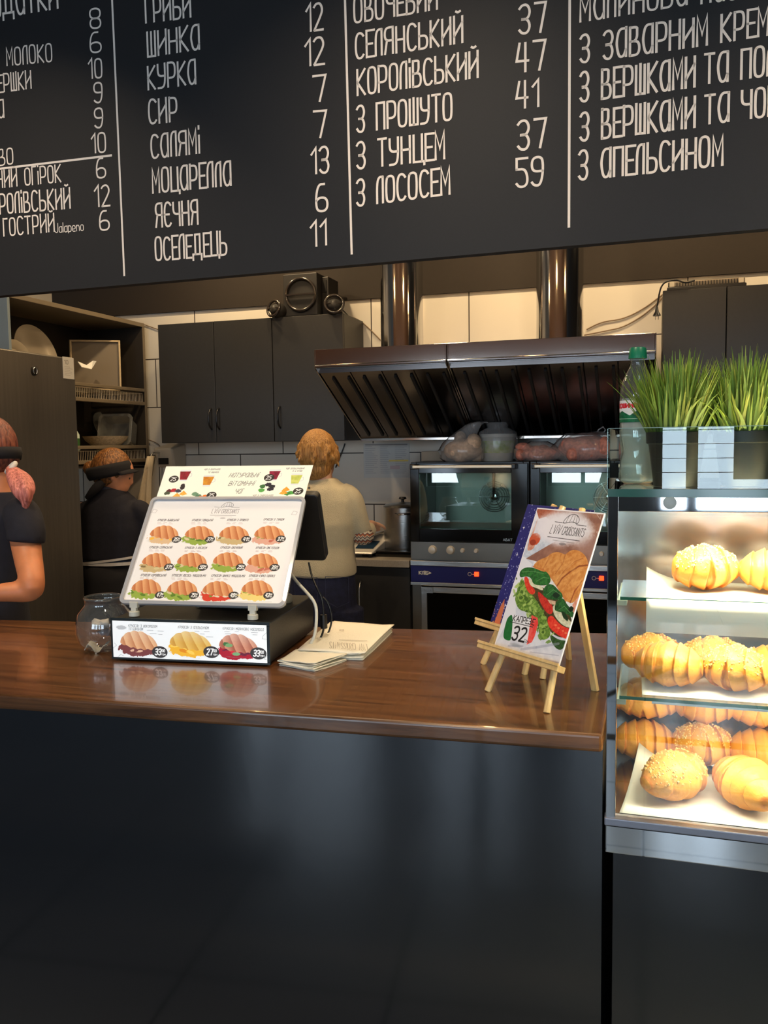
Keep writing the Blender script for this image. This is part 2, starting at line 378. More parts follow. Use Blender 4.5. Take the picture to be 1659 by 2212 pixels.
        if R:
            X = (R[4]-cx)/(w*.49); Y = (cy+h*.10-R[5]+.16*h*(R[4]-cx)/w)/(h*.58)
            Yb = -.28*(1-X*X)+.05*np.sin(X*17)
            top = np.sqrt(np.clip(1-np.abs(X)**1.9, 0, 1))
            b = X*1.95+.75*Y+.35*X*Y+.37; fr = b-np.floor(b)
            edge = .07*np.abs(np.sin(b*math.pi))
            m = np.clip(np.minimum(top*(.93+edge)-Y, Y-Yb*0.7)*h*.4+.5, 0, 1)*(np.abs(X) < 1)
            k = np.clip(fr**1.4*.9+.12*vnoise(R[3]-R[1], R[2]-R[0], 5, rg)+.2*(1-np.clip(Y, 0, 1)), 0, 1)[..., None]
            col = np.array(hi)*(1-k)+np.array(lo)*k
            if powder: 
                pz = (np.clip(Y*1.2-.2, 0, 1)*powder*(.6+.4*vnoise(R[3]-R[1], R[2]-R[0], 6, rg)))[..., None]*np.ones_like(k); col = col*(1-pz)+np.array([235, 225, 215])*pz
            s.blend(R, m, col)
    def price(s, cx, cy, rx, t, sup='00'):
        s.ell(cx, cy, rx, rx*.78, (52, 48, 48)); 
        s.text(t, cx-rx*.62, cy+rx*.38, rx*.8, rx*.72, max(1.2, rx*.13), (255, 255, 255), slant=.18)
        if sup: s.text(sup, cx+rx*.28, cy-rx*.02, rx*.33, rx*.36, max(.9, rx*.06), (255, 255, 255), slant=.1)
        s.text('грн', cx+rx*.26, cy+rx*.40, rx*.30, rx*.46, max(.8, rx*.05), (240, 240, 240))
    def logo(s, cx, cy, w, c=(60, 55, 55), lw=2, sub=True):
        k = w/100
        s.text('LVIV', cx-46*k, cy, 19*k, 29*k, lw, c, slant=.15); s.text('CROISSANTS', cx-11*k, cy, 17*k, 61*k, lw, c, slant=.12)
        s.line([(cx-40*k, cy-26*k), (cx-18*k, cy-25*k)], lw, c); s.line([(cx+22*k, cy-24*k), (cx+50*k, cy-23*k)], lw, c)
        s.line([(cx-48*k, cy+8*k), (cx+44*k, cy+9*k)], lw, c)
        s.line([(cx+a*k, cy+b*k) for a, b in chaikin([(-16, -25), (-14, -33), (-4, -43), (8, -46), (20, -43), (27, -35), (26, -28), (22, -26), (10, -30), (-8, -25), (-16, -25)], 2)], lw, c)
        for a, b in ((-8, -4), (1, 5), (12, 12), (20, 18)): s.line([(cx+a*k, cy-27*k), (cx+b*k, cy-43*k)], lw*.8, c)
        if sub:
            s.line([(cx-30*k, cy+14*k), (cx+32*k, cy+15*k)], lw*.9, c, .35); s.ell(cx, cy+20*k, 10*k, 3*k, c, al=.35)
def srgb2lin(a):
    a = np.clip(a/255, 0, 1); return np.where(a <= .04045, a/12.92, ((a+.055)/1.055)**2.4)
def print_sheet(name, cv, q, m, parent, thick=.002, bend=None, label=None):
    """sheet of paper/board: a dense front grid carrying the print, plus a back and edges. q = TL,TR,BR,BL"""
    h, w = cv.h, cv.w; TL, TR, BR, BL = [np.array(Vector(p)) for p in q]
    v = np.linspace(0, 1, h)[:, None, None]; u = np.linspace(0, 1, w)[None, :, None]
    g = (TL*(1-u)+TR*u)*(1-v)+(BL*(1-u)+BR*u)*v
    nrm = np.cross(TR-TL, TL-BL); nrm /= np.linalg.norm(nrm)
    if bend: g = g+nrm*bend(u, v)
    g = g.reshape(-1, 3)
    i = np.arange(h-1)[:, None]*w+np.arange(w-1)[None]; i = i.reshape(-1)
    F = np.stack([i, i+w, i+w+1, i+1], 1)
    n0 = len(g); rim = np.concatenate([np.arange(w), np.arange(1, h)*w+w-1, (h-1)*w+np.arange(w-2, -1, -1), np.arange(h-2, 0, -1)*w])
    back = g[rim]-nrm*thick; V = np.concatenate([g, back]); L = len(rim); j = np.arange(L)
    S = np.stack([rim, rim[(j+1) % L], n0+(j+1) % L, n0+j], 1)
    Q = np.concatenate([F, S])
    Mi = np.array(rootM(parent).inverted()); V = V @ Mi[:3, :3].T+Mi[:3, 3]
    me = bpy.data.meshes.new(name); me.vertices.add(len(V)); me.vertices.foreach_set('co', V.astype('f').ravel())
    nl = len(Q)*4+L; me.loops.add(nl); me.polygons.add(len(Q)+1)
    li = np.concatenate([Q.ravel(), (n0+j[::-1])]).astype('i'); me.loops.foreach_set('vertex_index', li)
    me.polygons.foreach_set('loop_start', np.concatenate([np.arange(len(Q))*4, [len(Q)*4]]).astype('i'))
    me.update(calc_edges=True); me.validate()
    at = me.color_attributes.new('print', 'FLOAT_COLOR', 'POINT')
    c = srgb2lin(cv.a).reshape(-1, 3); c = np.concatenate([c, np.full((L, 3), .75)]); c = np.concatenate([c, np.ones((len(c), 1))], 1)
    at.data.foreach_set('color', c.astype('f').ravel())
    o = bpy.data.objects.new(name, me); COL.objects.link(o); o.parent = parent; me.materials.append(m)
    if label: o['label'] = label
    return o
M['print'] = attrmat('printed_paper', .6, spec=.3)
M['printm'] = attrmat('printed_matte', .6)
def ribbon(mb, strokes, f, lw):
    """flat painted strokes; f maps (x,y) to a 3D point, lw in metres"""
    for p in strokes:
        q = [f(*a) for a in p]; n = len(q); L = []; R = []
        for i in range(n):
            t = (q[min(i+1, n-1)]-q[max(i-1, 0)])
            if i in (0, n-1): pass
            else:
                a = (q[i]-q[i-1]).normalized(); b = (q[i+1]-q[i]).normalized()
                if a.length and b.length and (a+b).length > 1e-3: t = a+b
            t = t.normalized(); s = t.cross(BN).normalized()
            w = lw/2
            if 0 < i < n-1:
                cs = abs(((q[i]-q[i-1]).normalized()).dot(t)); w = w/max(cs, .45)
            e = t*(lw*.35 if i == n-1 else (-lw*.35 if i == 0 else 0))
            L.append(q[i]+s*w+e); R.append(q[i]-s*w+e)
        mb.add(L+R, [(i, i+1, n+i+1, n+i) for i in range(n-1)])
# ============================================================ SETTING
def struct(name, mb, m, **k):
    o = mb.build(name, m, **k); o['kind'] = 'structure'; return o
XL, XR, YW, ZC = -3.75, 3.2, 4.75, 3.3
ZT = 2.345                                             # top of the wall tiles
M['tile'] = brickmat('white_wall_tile', (214, 208, 196), (70, 64, 60), .58, .305, .16, msize=.007, shift=(.10, -.23), offset=.5)
M['brown'] = mat('dark_brown_paint', (35, 27, 20), .8, noise=.05, nscale=40)
M['floor'] = brickmat('grey_floor_tile', (168, 170, 173), (70, 72, 75), .6, .6, .2, msize=.008, plane='XY', offset=0)
M['plaster'] = mat('grey_plaster', (120, 118, 114), .8)
M['ceil'] = mat('ceiling_paint', (60, 55, 50), .85)
struct('floor', MB().box((XL-.2, YF-.3, -.1), (XR+.2, YW+.2, 0)), M['floor'])
struct('ceiling', MB().box((XL-.2, YF-.3, ZC), (XR+.2, YW+.2, ZC+.1)), M['ceil'])
struct('wall_back', MB().box((XL-.2, YW, 0), (XR+.2, YW+.2, ZT)), M['tile'])
struct('trim_1', MB().box((XL, YW-.018, ZT), (XR, YW+.2, ZC)), M['brown'])
struct('wall_left', MB().box((XL-.2, 2.9, 0), (XL, YW, ZC)), M['tile'] if False else brickmat('white_wall_tile_side', (205, 198, 186), (80, 74, 68), .62, .315, .2, msize=.007, plane='YZ'))
struct('wall_left', MB().box((XL-.2, YF-.3, 0), (XL, 2.9, ZC)), M['plaster'])
struct('wall_right', MB().box((XR, YF-.3, 0), (XR+.2, YW, ZC)), M['brown'])
wf = MB(); xs = [XL-.2]+[t for w in WINS for t in w]+[XR+.2]
for i in range(0, len(xs), 2): wf.box((xs[i], YF-.25, .8), (xs[i+1], YF, 3.0))
wf.box((XL-.2, YF-.25, 0), (XR+.2, YF, .8)); wf.box((XL-.2, YF-.25, 3.0), (XR+.2, YF, ZC))
struct('wall_front', wf, M['plaster'])
for i, (a, b) in enumerate(WINS):
    fr = MB()
    if i == 2: fr.box((.34, YF-.16, .8), (.44, YF-.1, 3.0))
    for x in ((a, (a+b)/2-.03, b-.06) if i != 2 else (a, b-.03)): fr.box((x, YF-.16, .8), (x+.06, YF-.1, 3.0))
    for z in (.8, 2.2, 2.94): fr.box((a, YF-.155, z), (b, YF-.105, z+.06))
    struct('window_%d' % (i+1), fr, M['blackm'])
    if i in (1, 2):
        bl = MB(); z = 1.2
        while z < 2.95: bl.box((a+.01, YF-.09, z), (b-.01, YF-.07, z+.006)); z += .13
        t_ = bl.build('window_blind', mat('blind_slat_%d' % i, (120, 130, 140), .6)); setp(t_, ('thin slatted blind in the narrow street window left behind the viewer', 'thin slatted blind in the street window right behind the viewer')[i-1], 'blind')
setp(MB().box((.74, YF-.06, 1.14), (1.07, YF-.045, 2.7)).build('reflection_blocker', mat('grey_blocker', (70, 72, 74), .8)), 'plain dark grey banner added in the street window to darken its reflection', 'blocker')  # unseen panel added to darken part of the window mirrored in the case glass

# ============================================================ MENU BOARD
pA = P(0, 640, Y=2.2); pB = P(1659, 492, Y=2.143)
bdir = Vector((pB.x-pA.x, pB.y-pA.y, 0)).normalized(); BN = Vector((bdir.y, -bdir.x, 0))    # facing the customers
zb = (pA.z+pB.z)/2
mb_root = thing('menu_board', 'long black hanging menu board with hand-lettered white dishes and prices in columns', 'menu board', (pA.x-.55, pA.y+bdir.y*-.55, zb))
L0 = pA-bdir*.55; L1 = pA+bdir*3.3
M['board'] = mat('chalkboard_black', (30, 29, 31), .6, spec=.3, noise=.08, nscale=400)
M['chalk'] = mat('white_chalk_paint', (236, 222, 210), .8)
def bq(p, z): return Vector((p.x, p.y, z))
MB().hexa([bq(L0, zb), bq(L1, zb), bq(L1-BN*.03, zb), bq(L0-BN*.03, zb), bq(L0, 3.05), bq(L1, 3.05), bq(L1-BN*.03, 3.05), bq(L0-BN*.03, 3.05)]).build('board_panel', M['board'], mb_root)
for t in (.4, 1.9, 3.2):
    hg = MB(); p = L0+bdir*t-BN*.03; hg.tube([bq(p, 3.04), bq(p, ZC)], .006); hg.build('hanging_rod', M['blackm'], mb_root)
MB().hexa([bq(L0-BN*.031, zb+.004), bq(L1-BN*.031, zb+.004), bq(L1-BN*.045, zb+.004), bq(L0-BN*.045, zb+.004), bq(L0-BN*.031, 3.05), bq(L1-BN*.031, 3.05), bq(L1-BN*.045, 3.05), bq(L0-BN*.045, 3.05)]).build('plywood_back', woodmat('raw_plywood', (96, 62, 40), (60, 38, 24), (1, 12, 12), .6, 0), mb_root)
def bpt(x, y): return PP(x, y, pA, BN)+BN*.0012
def bline(mb, s, x0, y0, x1, y1, h, jit=.0):
    a = bpt(x0, y0); b = bpt(x1, y1); hh = (bpt(x0, y0-h)-a).length
    st, tw = text_strokes(s); d = b-a
    rg = random.Random(sum(map(ord, s))+int(x0)+int(y0))
    st2 = []
    for p in st:
        j = [rg.uniform(-.06, .06) for _ in range(2)]; kk = 1+rg.uniform(-.03, .03)
        st2.append([(x+j[0], y*kk+j[1]*.15) for x, y in p])
    ribbon(mb, st2, lambda x, y: a+d*(x/tw)+Vector((0, 0, y*hh)), hh*.088)
cols = [('column of add-ons and sauces at the left end of the board', [
    ('ДОДАТКИ', -40, 44, 125, 18, 56), ('8', 196, 62, 218, 60, 44), ('МОЛОКО', 16, 142, 113, 133, 38), ('6', 196, 114, 219, 112, 42), ('ВЕРШКИ', -18, 202, 68, 191, 38),
    ('10', 193, 170, 221, 168, 42), ('КАВА', -52, 262, 9, 254, 38), ('9', 205, 223, 222, 221, 43), ('9', 206, 277, 223, 275, 43), ('ПИВО', -36, 362, 29, 354, 34), ('10', 199, 331, 229, 328, 42),
    ('СОЛОНИЙ ОГІРОК', -62, 412, 132, 393, 36), ('6', 210, 385, 229, 383, 42), ('КОРОЛІВСЬКИЙ', -32, 465, 152, 450, 42), ('12', 206, 447, 238, 444, 44), ('ГОСТРИЙ', 9, 510, 118, 500, 38),
    ('Jalapeno', 120, 503, 181, 498, 20), ('6', 217, 498, 237, 496, 42)]),
  ('column of sandwich fillings with prices', [
    ('ГРИБИ', 316, 50, 412, 37, 52), ('12', 663, 69, 698, 64, 58), ('ШИНКА', 320, 123, 431, 106, 52), ('12', 660, 143, 701, 138, 57), ('КУРКА', 321, 194, 423, 181, 51), ('7', 678, 220, 705, 217, 56),
    ('СИР', 323, 268, 383, 262, 52), ('7', 679, 298, 706, 296, 56), ('САЛЯМІ', 328, 342, 431, 331, 51), ('13', 674, 376, 711, 372, 56), ('МОЦАРЕЛЛА', 331, 417, 499, 400, 51),
    ('6', 684, 457, 708, 455, 58), ('ЯЄЧНЯ', 338, 491, 428, 484, 50), ('ОСЕЛЕДЕЦЬ', 337, 563, 490, 550, 49), ('11', 672, 532, 705, 529, 54)]),
  ('column of savoury croissants with prices', [
    ('ОВОЧЕВИЙ', 766, 50, 944, 20, 54), ('37', 1122, 74, 1179, 68, 62), ('СЕЛЯНСЬКИЙ', 769, 128, 999, 92, 55), ('47', 1116, 156, 1178, 150, 62), ('КОРОЛІВСЬКИЙ', 773, 206, 1032, 167, 55),
    ('41', 1116, 235, 1163, 230, 58), ('З ПРОШУТО', 772, 286, 976, 259, 56), ('37', 1119, 324, 1179, 318, 63), ('З ТУНЦЕМ', 772, 365, 960, 343, 56), ('59', 1116, 405, 1173, 399, 60), ('З ЛОСОСЕМ', 772, 445, 971, 419, 56)]),
  ('column of sweet croissants running off the right edge', [
    ('МАЛИНОВА', 1254, 48, 1483, 10, 54), ('НАСОЛОДА', 1515, 8, 1740, -22, 54), ('З ЗАВАРНИМ', 1254, 136, 1527, 97, 60), ('КРЕМОМ', 1558, 92, 1716, 66, 60),
    ('З ВЕРШКАМИ', 1254, 220, 1500, 188, 62), ('ТА', 1522, 181, 1571, 176, 62), ('ПОЛУНИЦЕЮ', 1601, 171, 1850, 138, 62), ('З ВЕРШКАМИ', 1254, 305, 1500, 275, 62), ('ТА', 1522, 268, 1573, 262, 62),
    ('ЧОРНИЦЕЮ', 1602, 258, 1830, 230, 62), ('З АПЕЛЬСИНОМ', 1251, 389, 1560, 357, 61)])]
for lab, ls in cols:
    for s in ls:
        m_ = MB(); bline(m_, *s); m_.build('price_lettering' if s[0][0].isdigit() else 'dish_lettering', M['chalk'], mb_root)
for (x0, y0, x1, y1) in ((240, -60, 269, 595), (744, -60, 760, 548), (1231, -60, 1229, 490), (-60, 372, 241, 336)):
    m_ = MB(); ribbon(m_, [[(0, 0), (.5, 0), (1, 0)]], lambda x, y, a=bpt(x0, y0), b=bpt(x1, y1): a+(b-a)*x, .0062); m_.build('divider_line', M['chalk'], mb_root)

# ============================================================ UPPER CABINETS
def handle_bow(mb, x, y, z0, z1, out=.028, r=.005):
    pts = [Vector((x, y, z0)), Vector((x, y-out*.7, z0+.01))]+[Vector((x, y-out*(1+.25*math.sin(t*math.pi/6)), z0+.01+(z1-z0-.02)*t/6)) for t in range(1, 6)]+[Vector((x, y-out*.7, z1-.01)), Vector((x, y, z1))]
    mb.tube(pts, r, 8)
def wall_cabinet(x0, x1, doors, label, hand, z0=1.524, z1=2.218, yf=4.40, group=None):
    t = thing('wall_cabinet', label, 'cabinet', ((x0+x1)/2, YW-.002, z0), 0, group)
    MB().box((x0, yf+.02, z0), (x1, YW-.002, z1)).build('body', M['cab'], t, bevel=.001)
    n = doors
    for i in range(n):
        a = x0+(x1-x0)*i/n+.0015; b = x0+(x1-x0)*(i+1)/n-.0015
        d = MB().box((a, yf, z0+.001), (b, yf+.0185, z1-.001)).build('door', M['cab'], t, bevel=.0015)
        hx = hand[i]
        if hx is not None:
            h = MB(); handle_bow(h, hx, yf, 1.60, 1.72); h.build('handle', M['black'], d, smooth=True)
    return t
wall_cabinet(-2.757, -2.026, 2, 'wide dark grey wall cabinet with two doors above the tiled splashback', [-2.42, -2.37])
wall_cabinet(-2.024, -1.60, 1, 'single-door dark grey wall cabinet under the black speakers, left of the hood', [-1.985])
wall_cabinet(.062, .352, 1, 'dark grey wall cabinet at right with a plug hanging off its top', [None], z0=1.53, z1=2.228)
wall_cabinet(.354, .95, 1, 'dark grey wall cabinet at the right edge behind the grass plants', [None], z0=1.53, z1=2.228)

# ============================================================ SPEAKERS on the cabinet
def torus(mb, c, R, r, n=32, m=8, M_=None):
    rings = []
    for i in range(n):
        a = 2*math.pi*i/n; rings.append([Vector(((R+r*math.cos(2*math.pi*k/m))*math.cos(a), -r*math.sin(2*math.pi*k/m), (R+r*math.cos(2*math.pi*k/m))*math.sin(a))) for k in range(m)])
    if M_: rings = [[M_ @ q for q in g] for g in rings]
    rings = [[q+Vector(c) for q in g] for g in rings]
    return mb.ring_loft(rings, False, True)
M['spk'] = mat('speaker_black', (22, 19, 17), .5); M['ring'] = mat('speaker_ring', (44, 38, 34), .18, spec=.8); M['cone'] = mat('speaker_cone', (14, 12, 11), .8)
sp0 = P(613, 690, Y=4.42); sp1 = P(686, 684, Y=4.42); ztop = 2.22
t = thing('subwoofer_speaker', 'black boxy subwoofer with a big round ringed cone on top of the cabinet', 'speaker', ((sp0.x+sp1.x)/2, 4.52, ztop))
MB().box((sp0.x, 4.42, ztop), (sp1.x, 4.66, ztop+.232)).build('speaker_box', M['spk'], t, bevel=.004)
cc = P(649, 636, Y=4.41); rr = 33*mpp(4.41)
torus(MB(), cc, rr, .008).build('cone_ring', M['ring'], t, smooth=True)
RX = Matrix.Rotation(math.pi/2, 4, 'X')
MB().lathe([(rr*.98, .0), (rr*.7, -.025), (rr*.35, -.035), (.001, -.02)], cc+Vector((0, .0, 0)), 32, Matrix.Rotation(math.pi/2, 4, 'X'), cap=False).build('speaker_cone', M['cone'], t, smooth=True)
MB().box((cc.x-rr, 4.4, cc.z-.004), (cc.x+rr, 4.408, cc.z+.004)).build('grille_bar', M['ring'], t)
def satellite(x, y, rpx, turn, label):
    c = P(x, y, Y=4.38); R_ = rpx*mpp(4.38)
    Mx = Matrix.Rotation(turn, 4, 'Z') @ Matrix.Rotation(-.25, 4, 'X')
    t = thing('satellite_speaker', label, 'speaker', (c.x, c.y+.04, ztop), 0, None)
    torus(MB(), c, R_, .008, M_=Mx).build('cone_ring', M['ring'], t, smooth=True)
    b = MB(); b.ell(c+Mx @ Vector((0, .045, 0)), (R_*1.02, .055, R_*1.02), M=Mx); b.build('speaker_shell', M['spk'], t, smooth=True)
    b = MB(); b.ell(c+Mx @ Vector((0, .004, 0)), (R_*.85, .012, R_*.6), M=Mx); b.build('speaker_cone', M['cone'], t, smooth=True)
    b = MB(); b.tube([c+Mx @ Vector((-R_, -.004, 0)), c+Mx @ Vector((R_, -.004, 0))], .003); b.build('grille_bar', M['ring'], t)
    z0 = ztop; b = MB(); b.lathe([(.03, z0), (.028, z0+.008), (.010, z0+.012), (.010, c.z-R_*.6)], (c.x, c.y+.05, 0), 20); b.build('foot', M['spk'], t, smooth=2)
satellite(591, 666, 17, -.35, 'small round black satellite speaker left of the subwoofer')
satellite(722, 656, 19, .35, 'small round black satellite speaker right of the subwoofer')
a = P(688, 636, Y=4.5); b_ = P(709, 597, Y=4.5)
t = thing('small_box_speaker', 'narrow black box speaker standing close behind the right satellite', 'speaker', ((a.x+b_.x)/2, 4.6, ztop))
MB().box((a.x+.004, 4.5, ztop), (b_.x, 4.66, b_.z)).build('speaker_box', M['spk'], t, bevel=.004)
MB().box((a.x+.012, 4.496, a.z+.01), (b_.x-.01, 4.5, b_.z-.02)).build('front_panel', M['cone'], t)
w = MB(); pts = [P(733, 668, Y=4.5), P(742, 690, Y=4.39), P(747, 720, Y=4.62), P(744, 760, Y=4.7)]
w.tube(chaikin([tuple(P(735, 665, Y=4.45)), tuple(P(748, 677, Y=4.47)), tuple(P(758, 688, Y=4.70)), tuple(P(750, 705, Y=4.735)), tuple(P(752, 760, Y=4.735))], 2), .003)
setp(w.build('speaker_cable', M['black'], smooth=True), 'thin black speaker cable trailing down the side of the cabinet', 'cable')

# ============================================================ RANGE HOODS
def hood(x0, x1, nf, duct, label, zt=1.955, zf=1.868, yf=3.80, yb=4.46, zb_=1.53):
    t = thing('range_hood', label, 'range hood', ((x0+x1)/2, YW-.005, zb_))
    e = .012
    poly = [(yf, zt), (yf, zf), (yf+.02, zf-.014), (yb, zb_), (YW-.005, zb_), (YW-.005, zt)]
    # end plates, top, front fascia
    for xa, xb in ((x0, x0+.006), (x1-.006, x1)):
        n = len(poly); vs = [(xa, y, z) for y, z in poly]+[(xb, y, z) for y, z in poly]
        MB().add(vs, [tuple(range(n)), tuple(range(2*n-1, n-1, -1))]+[(i, i+n, (i+1) % n+n, (i+1) % n) for i in range(n)]).build('end_plate', M['hood'], t, bevel=.001)
    MB().box((x0+.006, yf+.002, zt-.004), (x1-.006, YW-.006, zt)).build('top_plate', M['hood'], t)
    f = MB(); f.box((x0+.006, yf, zf+.014), (x1-.006, yf+.006, zt)); f.build('fascia', M['hood'], t, bevel=.001)
    f = MB(); f.prism([(0, 0)]*0 or [(x0, zf), (x1, zf), (x1, zf+.014), (x0, zf+.014)], yf-.006, yf+.012); f.build('gutter_lip', M['chrome'], t, bevel=.004)
    f = MB(); f.box((x0+.006, yf+.006, zf-.002), (x1-.006, yf+.05, zf+.004)); f.box((x0+.006, yf+.03, zf-.022), (x1-.006, yf+.05, zf)); f.build('inner_rail', M['filter'], t)
    f = MB(); f.hexa([Vector(q) for q in ((x0+.006, yf+.03, zf-.03), (x1-.006, yf+.03, zf-.03), (x1-.006, yf+.03, zf-.02), (x0+.006, yf+.03, zf-.02), (x0+.006, yb, zb_-.005), (x1-.006, yb, zb_-.005), (x1-.006, yb, zb_+.006), (x0+.006, yb, zb_+.006))]) if False else None
    sl = Vector((0, yb-yf-.04, zb_-zf+.026)); n_ = Vector((0, sl.z, -sl.y)).normalized()     # outward (down/front)
    if n_.z > 0: n_ = -n_
    o0 = Vector((x0+.01, yf+.04, zf-.022)); wd = (x1-x0-.02)/nf
    for i in range(nf):
        q = [o0+Vector((wd*i+.003, 0, 0)), o0+Vector((wd*(i+1)-.003, 0, 0)), o0+Vector((wd*(i+1)-.003, 0, 0))+sl, o0+Vector((wd*i+.003, 0, 0))+sl]
        p = MB().slab(q, -n_, .018); fo = p.build('grease_filter', M['filter'], t)
        r_ = MB()
        for k in (.36, .86):
            a = o0+Vector((wd*(i+k), 0, 0))+sl*.06+n_*.004; r_.bar(a, a+sl*.88, .013, .012, up=n_)
        r_.build('baffle_rib', M['blackm'], fo, bevel=.002)
    dx, dy, dr = duct
    d = MB(); d.lathe([(dr, zt-.002), (dr, ZC)], (dx, dy, 0), 40, cap=False); d.build('exhaust_duct', M['chrome'], t, smooth=True)
    d = MB(); d.lathe([(dr+.001, zt+.02), (dr+.007, zt+.024), (dr+.007, zt+.036), (dr+.001, zt+.040)], (dx, dy, 0), 40, cap=False)
    d.cbox((dx-dr-.01, dy, zt+.03), (.02, .012, .014)); d.build('duct_clamp', M['steel'], t, smooth=2)
    f = MB(); f.box((x0+.004, yb, zb_-.012), (x1-.004, yb+.03, zb_+.004)); f.build('drip_tray', M['hood'], t, bevel=.002)
hood(-1.53, -.882, 4, (-1.24, 4.32, .112), 'left range hood of polished steel with a round duct above the scale and pot')
hood(-.878, .03, 6, (-.425, 4.32, .115), 'right range hood, the wider one, with a round duct above the two ovens')

# ============================================================ FIRST KITCHEN ROW: worktop, cabinets, ovens
M['wtop'] = mat('grey_worktop', (150, 142, 130), .35, noise=.1, nscale=120)
t = setp(MB().box((-3.02, 4.15, .862), (-1.17, YW-.003, .90)).build('kitchen_worktop', M['wtop'], bevel=.003), 'grey kitchen worktop along the tiled back wall left of the ovens', 'worktop')
def base_cab(x0, x1, label, hx):
    t = thing('base_cabinet', label, 'cabinet', ((x0+x1)/2, 4.4, 0))
    MB().box((x0, 4.20, .10), (x1, YW-.004, .861)).build('body', M['cab'], t)
    MB().box((x0, 4.24, 0), (x1, YW-.004, .10)).build('plinth', M['blackm'], t)
    d = MB().box((x0+.002, 4.18, .11), (x1-.002, 4.199, .855)).build('door', M['cab'], t, bevel=.0015)
    h = MB(); handle_bow(h, hx, 4.18, .60, .78); h.build('handle', M['steel'], d, smooth=True)
base_cab(-1.60, -1.172, 'dark grey base cabinet with a curved steel handle left of the ovens', P(779, 1285, Y=4.17).x)
base_cab(-2.32, -1.603, 'dark grey base cabinet hidden behind the person in the cream sweater', -2.26)
M['ovenblk'] = mat('oven_black_glass', (10, 11, 13), .12, spec=.6)
M['ovenin'] = mat('oven_cavity_steel', (.34, .36, .33), .35, 1)
M['ovenglass'] = glassmat('oven_window', (.82, .90, .86), 1.5, 2.4)
M['blue'] = mat('blue_enamel', (28, 30, 98), .35)
M['redlamp'] = mat('red_indicator', (255, 40, 10), .4, emis=(255, 40, 12), es=6)
M['knob'] = mat('silver_knob', (205, 200, 190), .35, .25)
def oven(x0, label, logo=True):
    x1 = x0+.607; zt, zb_ = 1.405, .925; yf = 4.16
    t = thing('convection_oven', label, 'oven', ((x0+x1)/2, 4.42, zb_-.02))
    b = MB(); b.box((x0, yf+.03, zb_-.02), (x0+.03, 4.73, zt)); b.box((x1-.03, yf+.03, zb_-.02), (x1, 4.73, zt)); b.box((x0+.03, yf+.03, zt-.05), (x1-.03, 4.73, zt)); b.box((x0+.03, yf+.03, zb_-.02), (x1-.03, 4.73, 1.055)); b.box((x0+.03, 4.66, 1.055), (x1-.03, 4.73, zt-.05))
    b.build('body', M['black'], t, bevel=.002)
    b = MB(); b.box((x0+.031, 4.60, 1.056), (x1-.031, 4.655, zt-.051)); b.build('cavity_back', M['ovenin'], t)
    b = MB(); b.box((x0+.0305, yf+.04, 1.0555), (x1-.0305, 4.60, 1.06)); b.build('cavity_floor', M['ovenin'], t)
    cx = (x0+x1)/2+.06; cz = 1.205
    f = MB()
    for R_ in (.03, .045, .06, .072, .083): torus(f, (cx, 4.575, cz), R_, .0022, 32, 6)
    for k in range(6):
        a = k*math.pi/3; f.bar((cx, 4.575, cz), (cx+.084*math.cos(a), 4.575, cz+.084*math.sin(a)), .004)
    f.lathe([(.001, 0), (.022, .002), (.016, .02), (.001, .022)], (cx, 4.585, cz), 20, Matrix.Rotation(math.pi/2, 4, 'X')); f.build('fan_guard', M['chrome'], t, smooth=2)
    f = MB(); f.bar((cx, 4.565, cz), (cx, 4.565, zt-.055), .012); f.build('water_pipe', M['blackm'], t)
    # door: frame with an opening, glass, bar handle
    d = MB(); wx0, wx1, wz0, wz1 = x0+.05, x1-.085, 1.065, zt-.055
    d.box((x0+.004, yf, 1.0), (wx0, yf+.03, zt-.008)); d.box((wx1, yf, 1.0), (x1-.004, yf+.03, zt-.008)); d.box((wx0, yf, wz1), (wx1, yf+.03, zt-.008)); d.box((wx0, yf, 1.0), (wx1, yf+.03, wz0))
    do = d.build('oven_door', M['ovenblk'], t, bevel=.002)
    MB().box((wx0, yf+.004, wz0), (wx1, yf+.009, wz1)).build('door_glass', M['ovenglass'], do)
    h = MB(); h.bar((x0+.03, yf-.045, zt-.022), (x1-.075, yf-.045, zt-.022), .016, .014); h.build('handle_bar', mat('pale_satin_bar', (225, 218, 200), .35, .3), do, bevel=.003)
    for hx in (x0+.03, x1-.07): h = MB(); h.cbox((hx, yf-.024, zt-.022), (.028, .05, .026)); h.build('handle_bracket', M['black'], do, bevel=.004)
    if logo:
        global BN; sv = BN; BN = Vector((0, -1, 0)); l = MB(); st, tw = text_strokes('ABAT'); ribbon(l, st, lambda x, y: Vector((x1-.125+x/tw*.045, yf-.0006, 1.012+y*.011)), .0022); l.build('brand_mark', M['steel'], do); BN = sv
    MB().box((x0+.002, yf+.004, zb_-.018), (x1-.002, yf+.03, .998)).build('control_panel', M['dsteel'], t, bevel=.001)
    for kx, kr in ((.118, .021), (.212, .021), (.275, .011), (.345, .011)):
        MB().lathe([(kr*1.08, 0), (kr, .004), (kr*.9, .018), (kr*.75, .02), (.001, .02)], (x0+kx, yf+.004, .958), 24, Matrix.Rotation(math.pi/2, 4, 'X')).build('knob', M['knob'], t, smooth=2)
    # proofer underneath: a thing of its own
    g = thing('proofing_cabinet', label.replace('convection oven', 'proofing cabinet').replace('black', 'steel and blue'), 'proofer', ((x0+x1)/2, 4.42, 0))
    b = MB(); b.box((x0, 4.19, .12), (x0+.05, 4.73, .904)); b.box((x1-.05, 4.19, .12), (x1, 4.73, .904)); b.box((x0+.05, 4.19, .78), (x1-.05, 4.73, .904)); b.box((x0+.05, 4.19, .12), (x1-.05, 4.73, .17)); b.box((x0+.05, 4.70, .17), (x1-.05, 4.73, .78))
    b.build('body', M['dsteel'], g, bevel=.002)
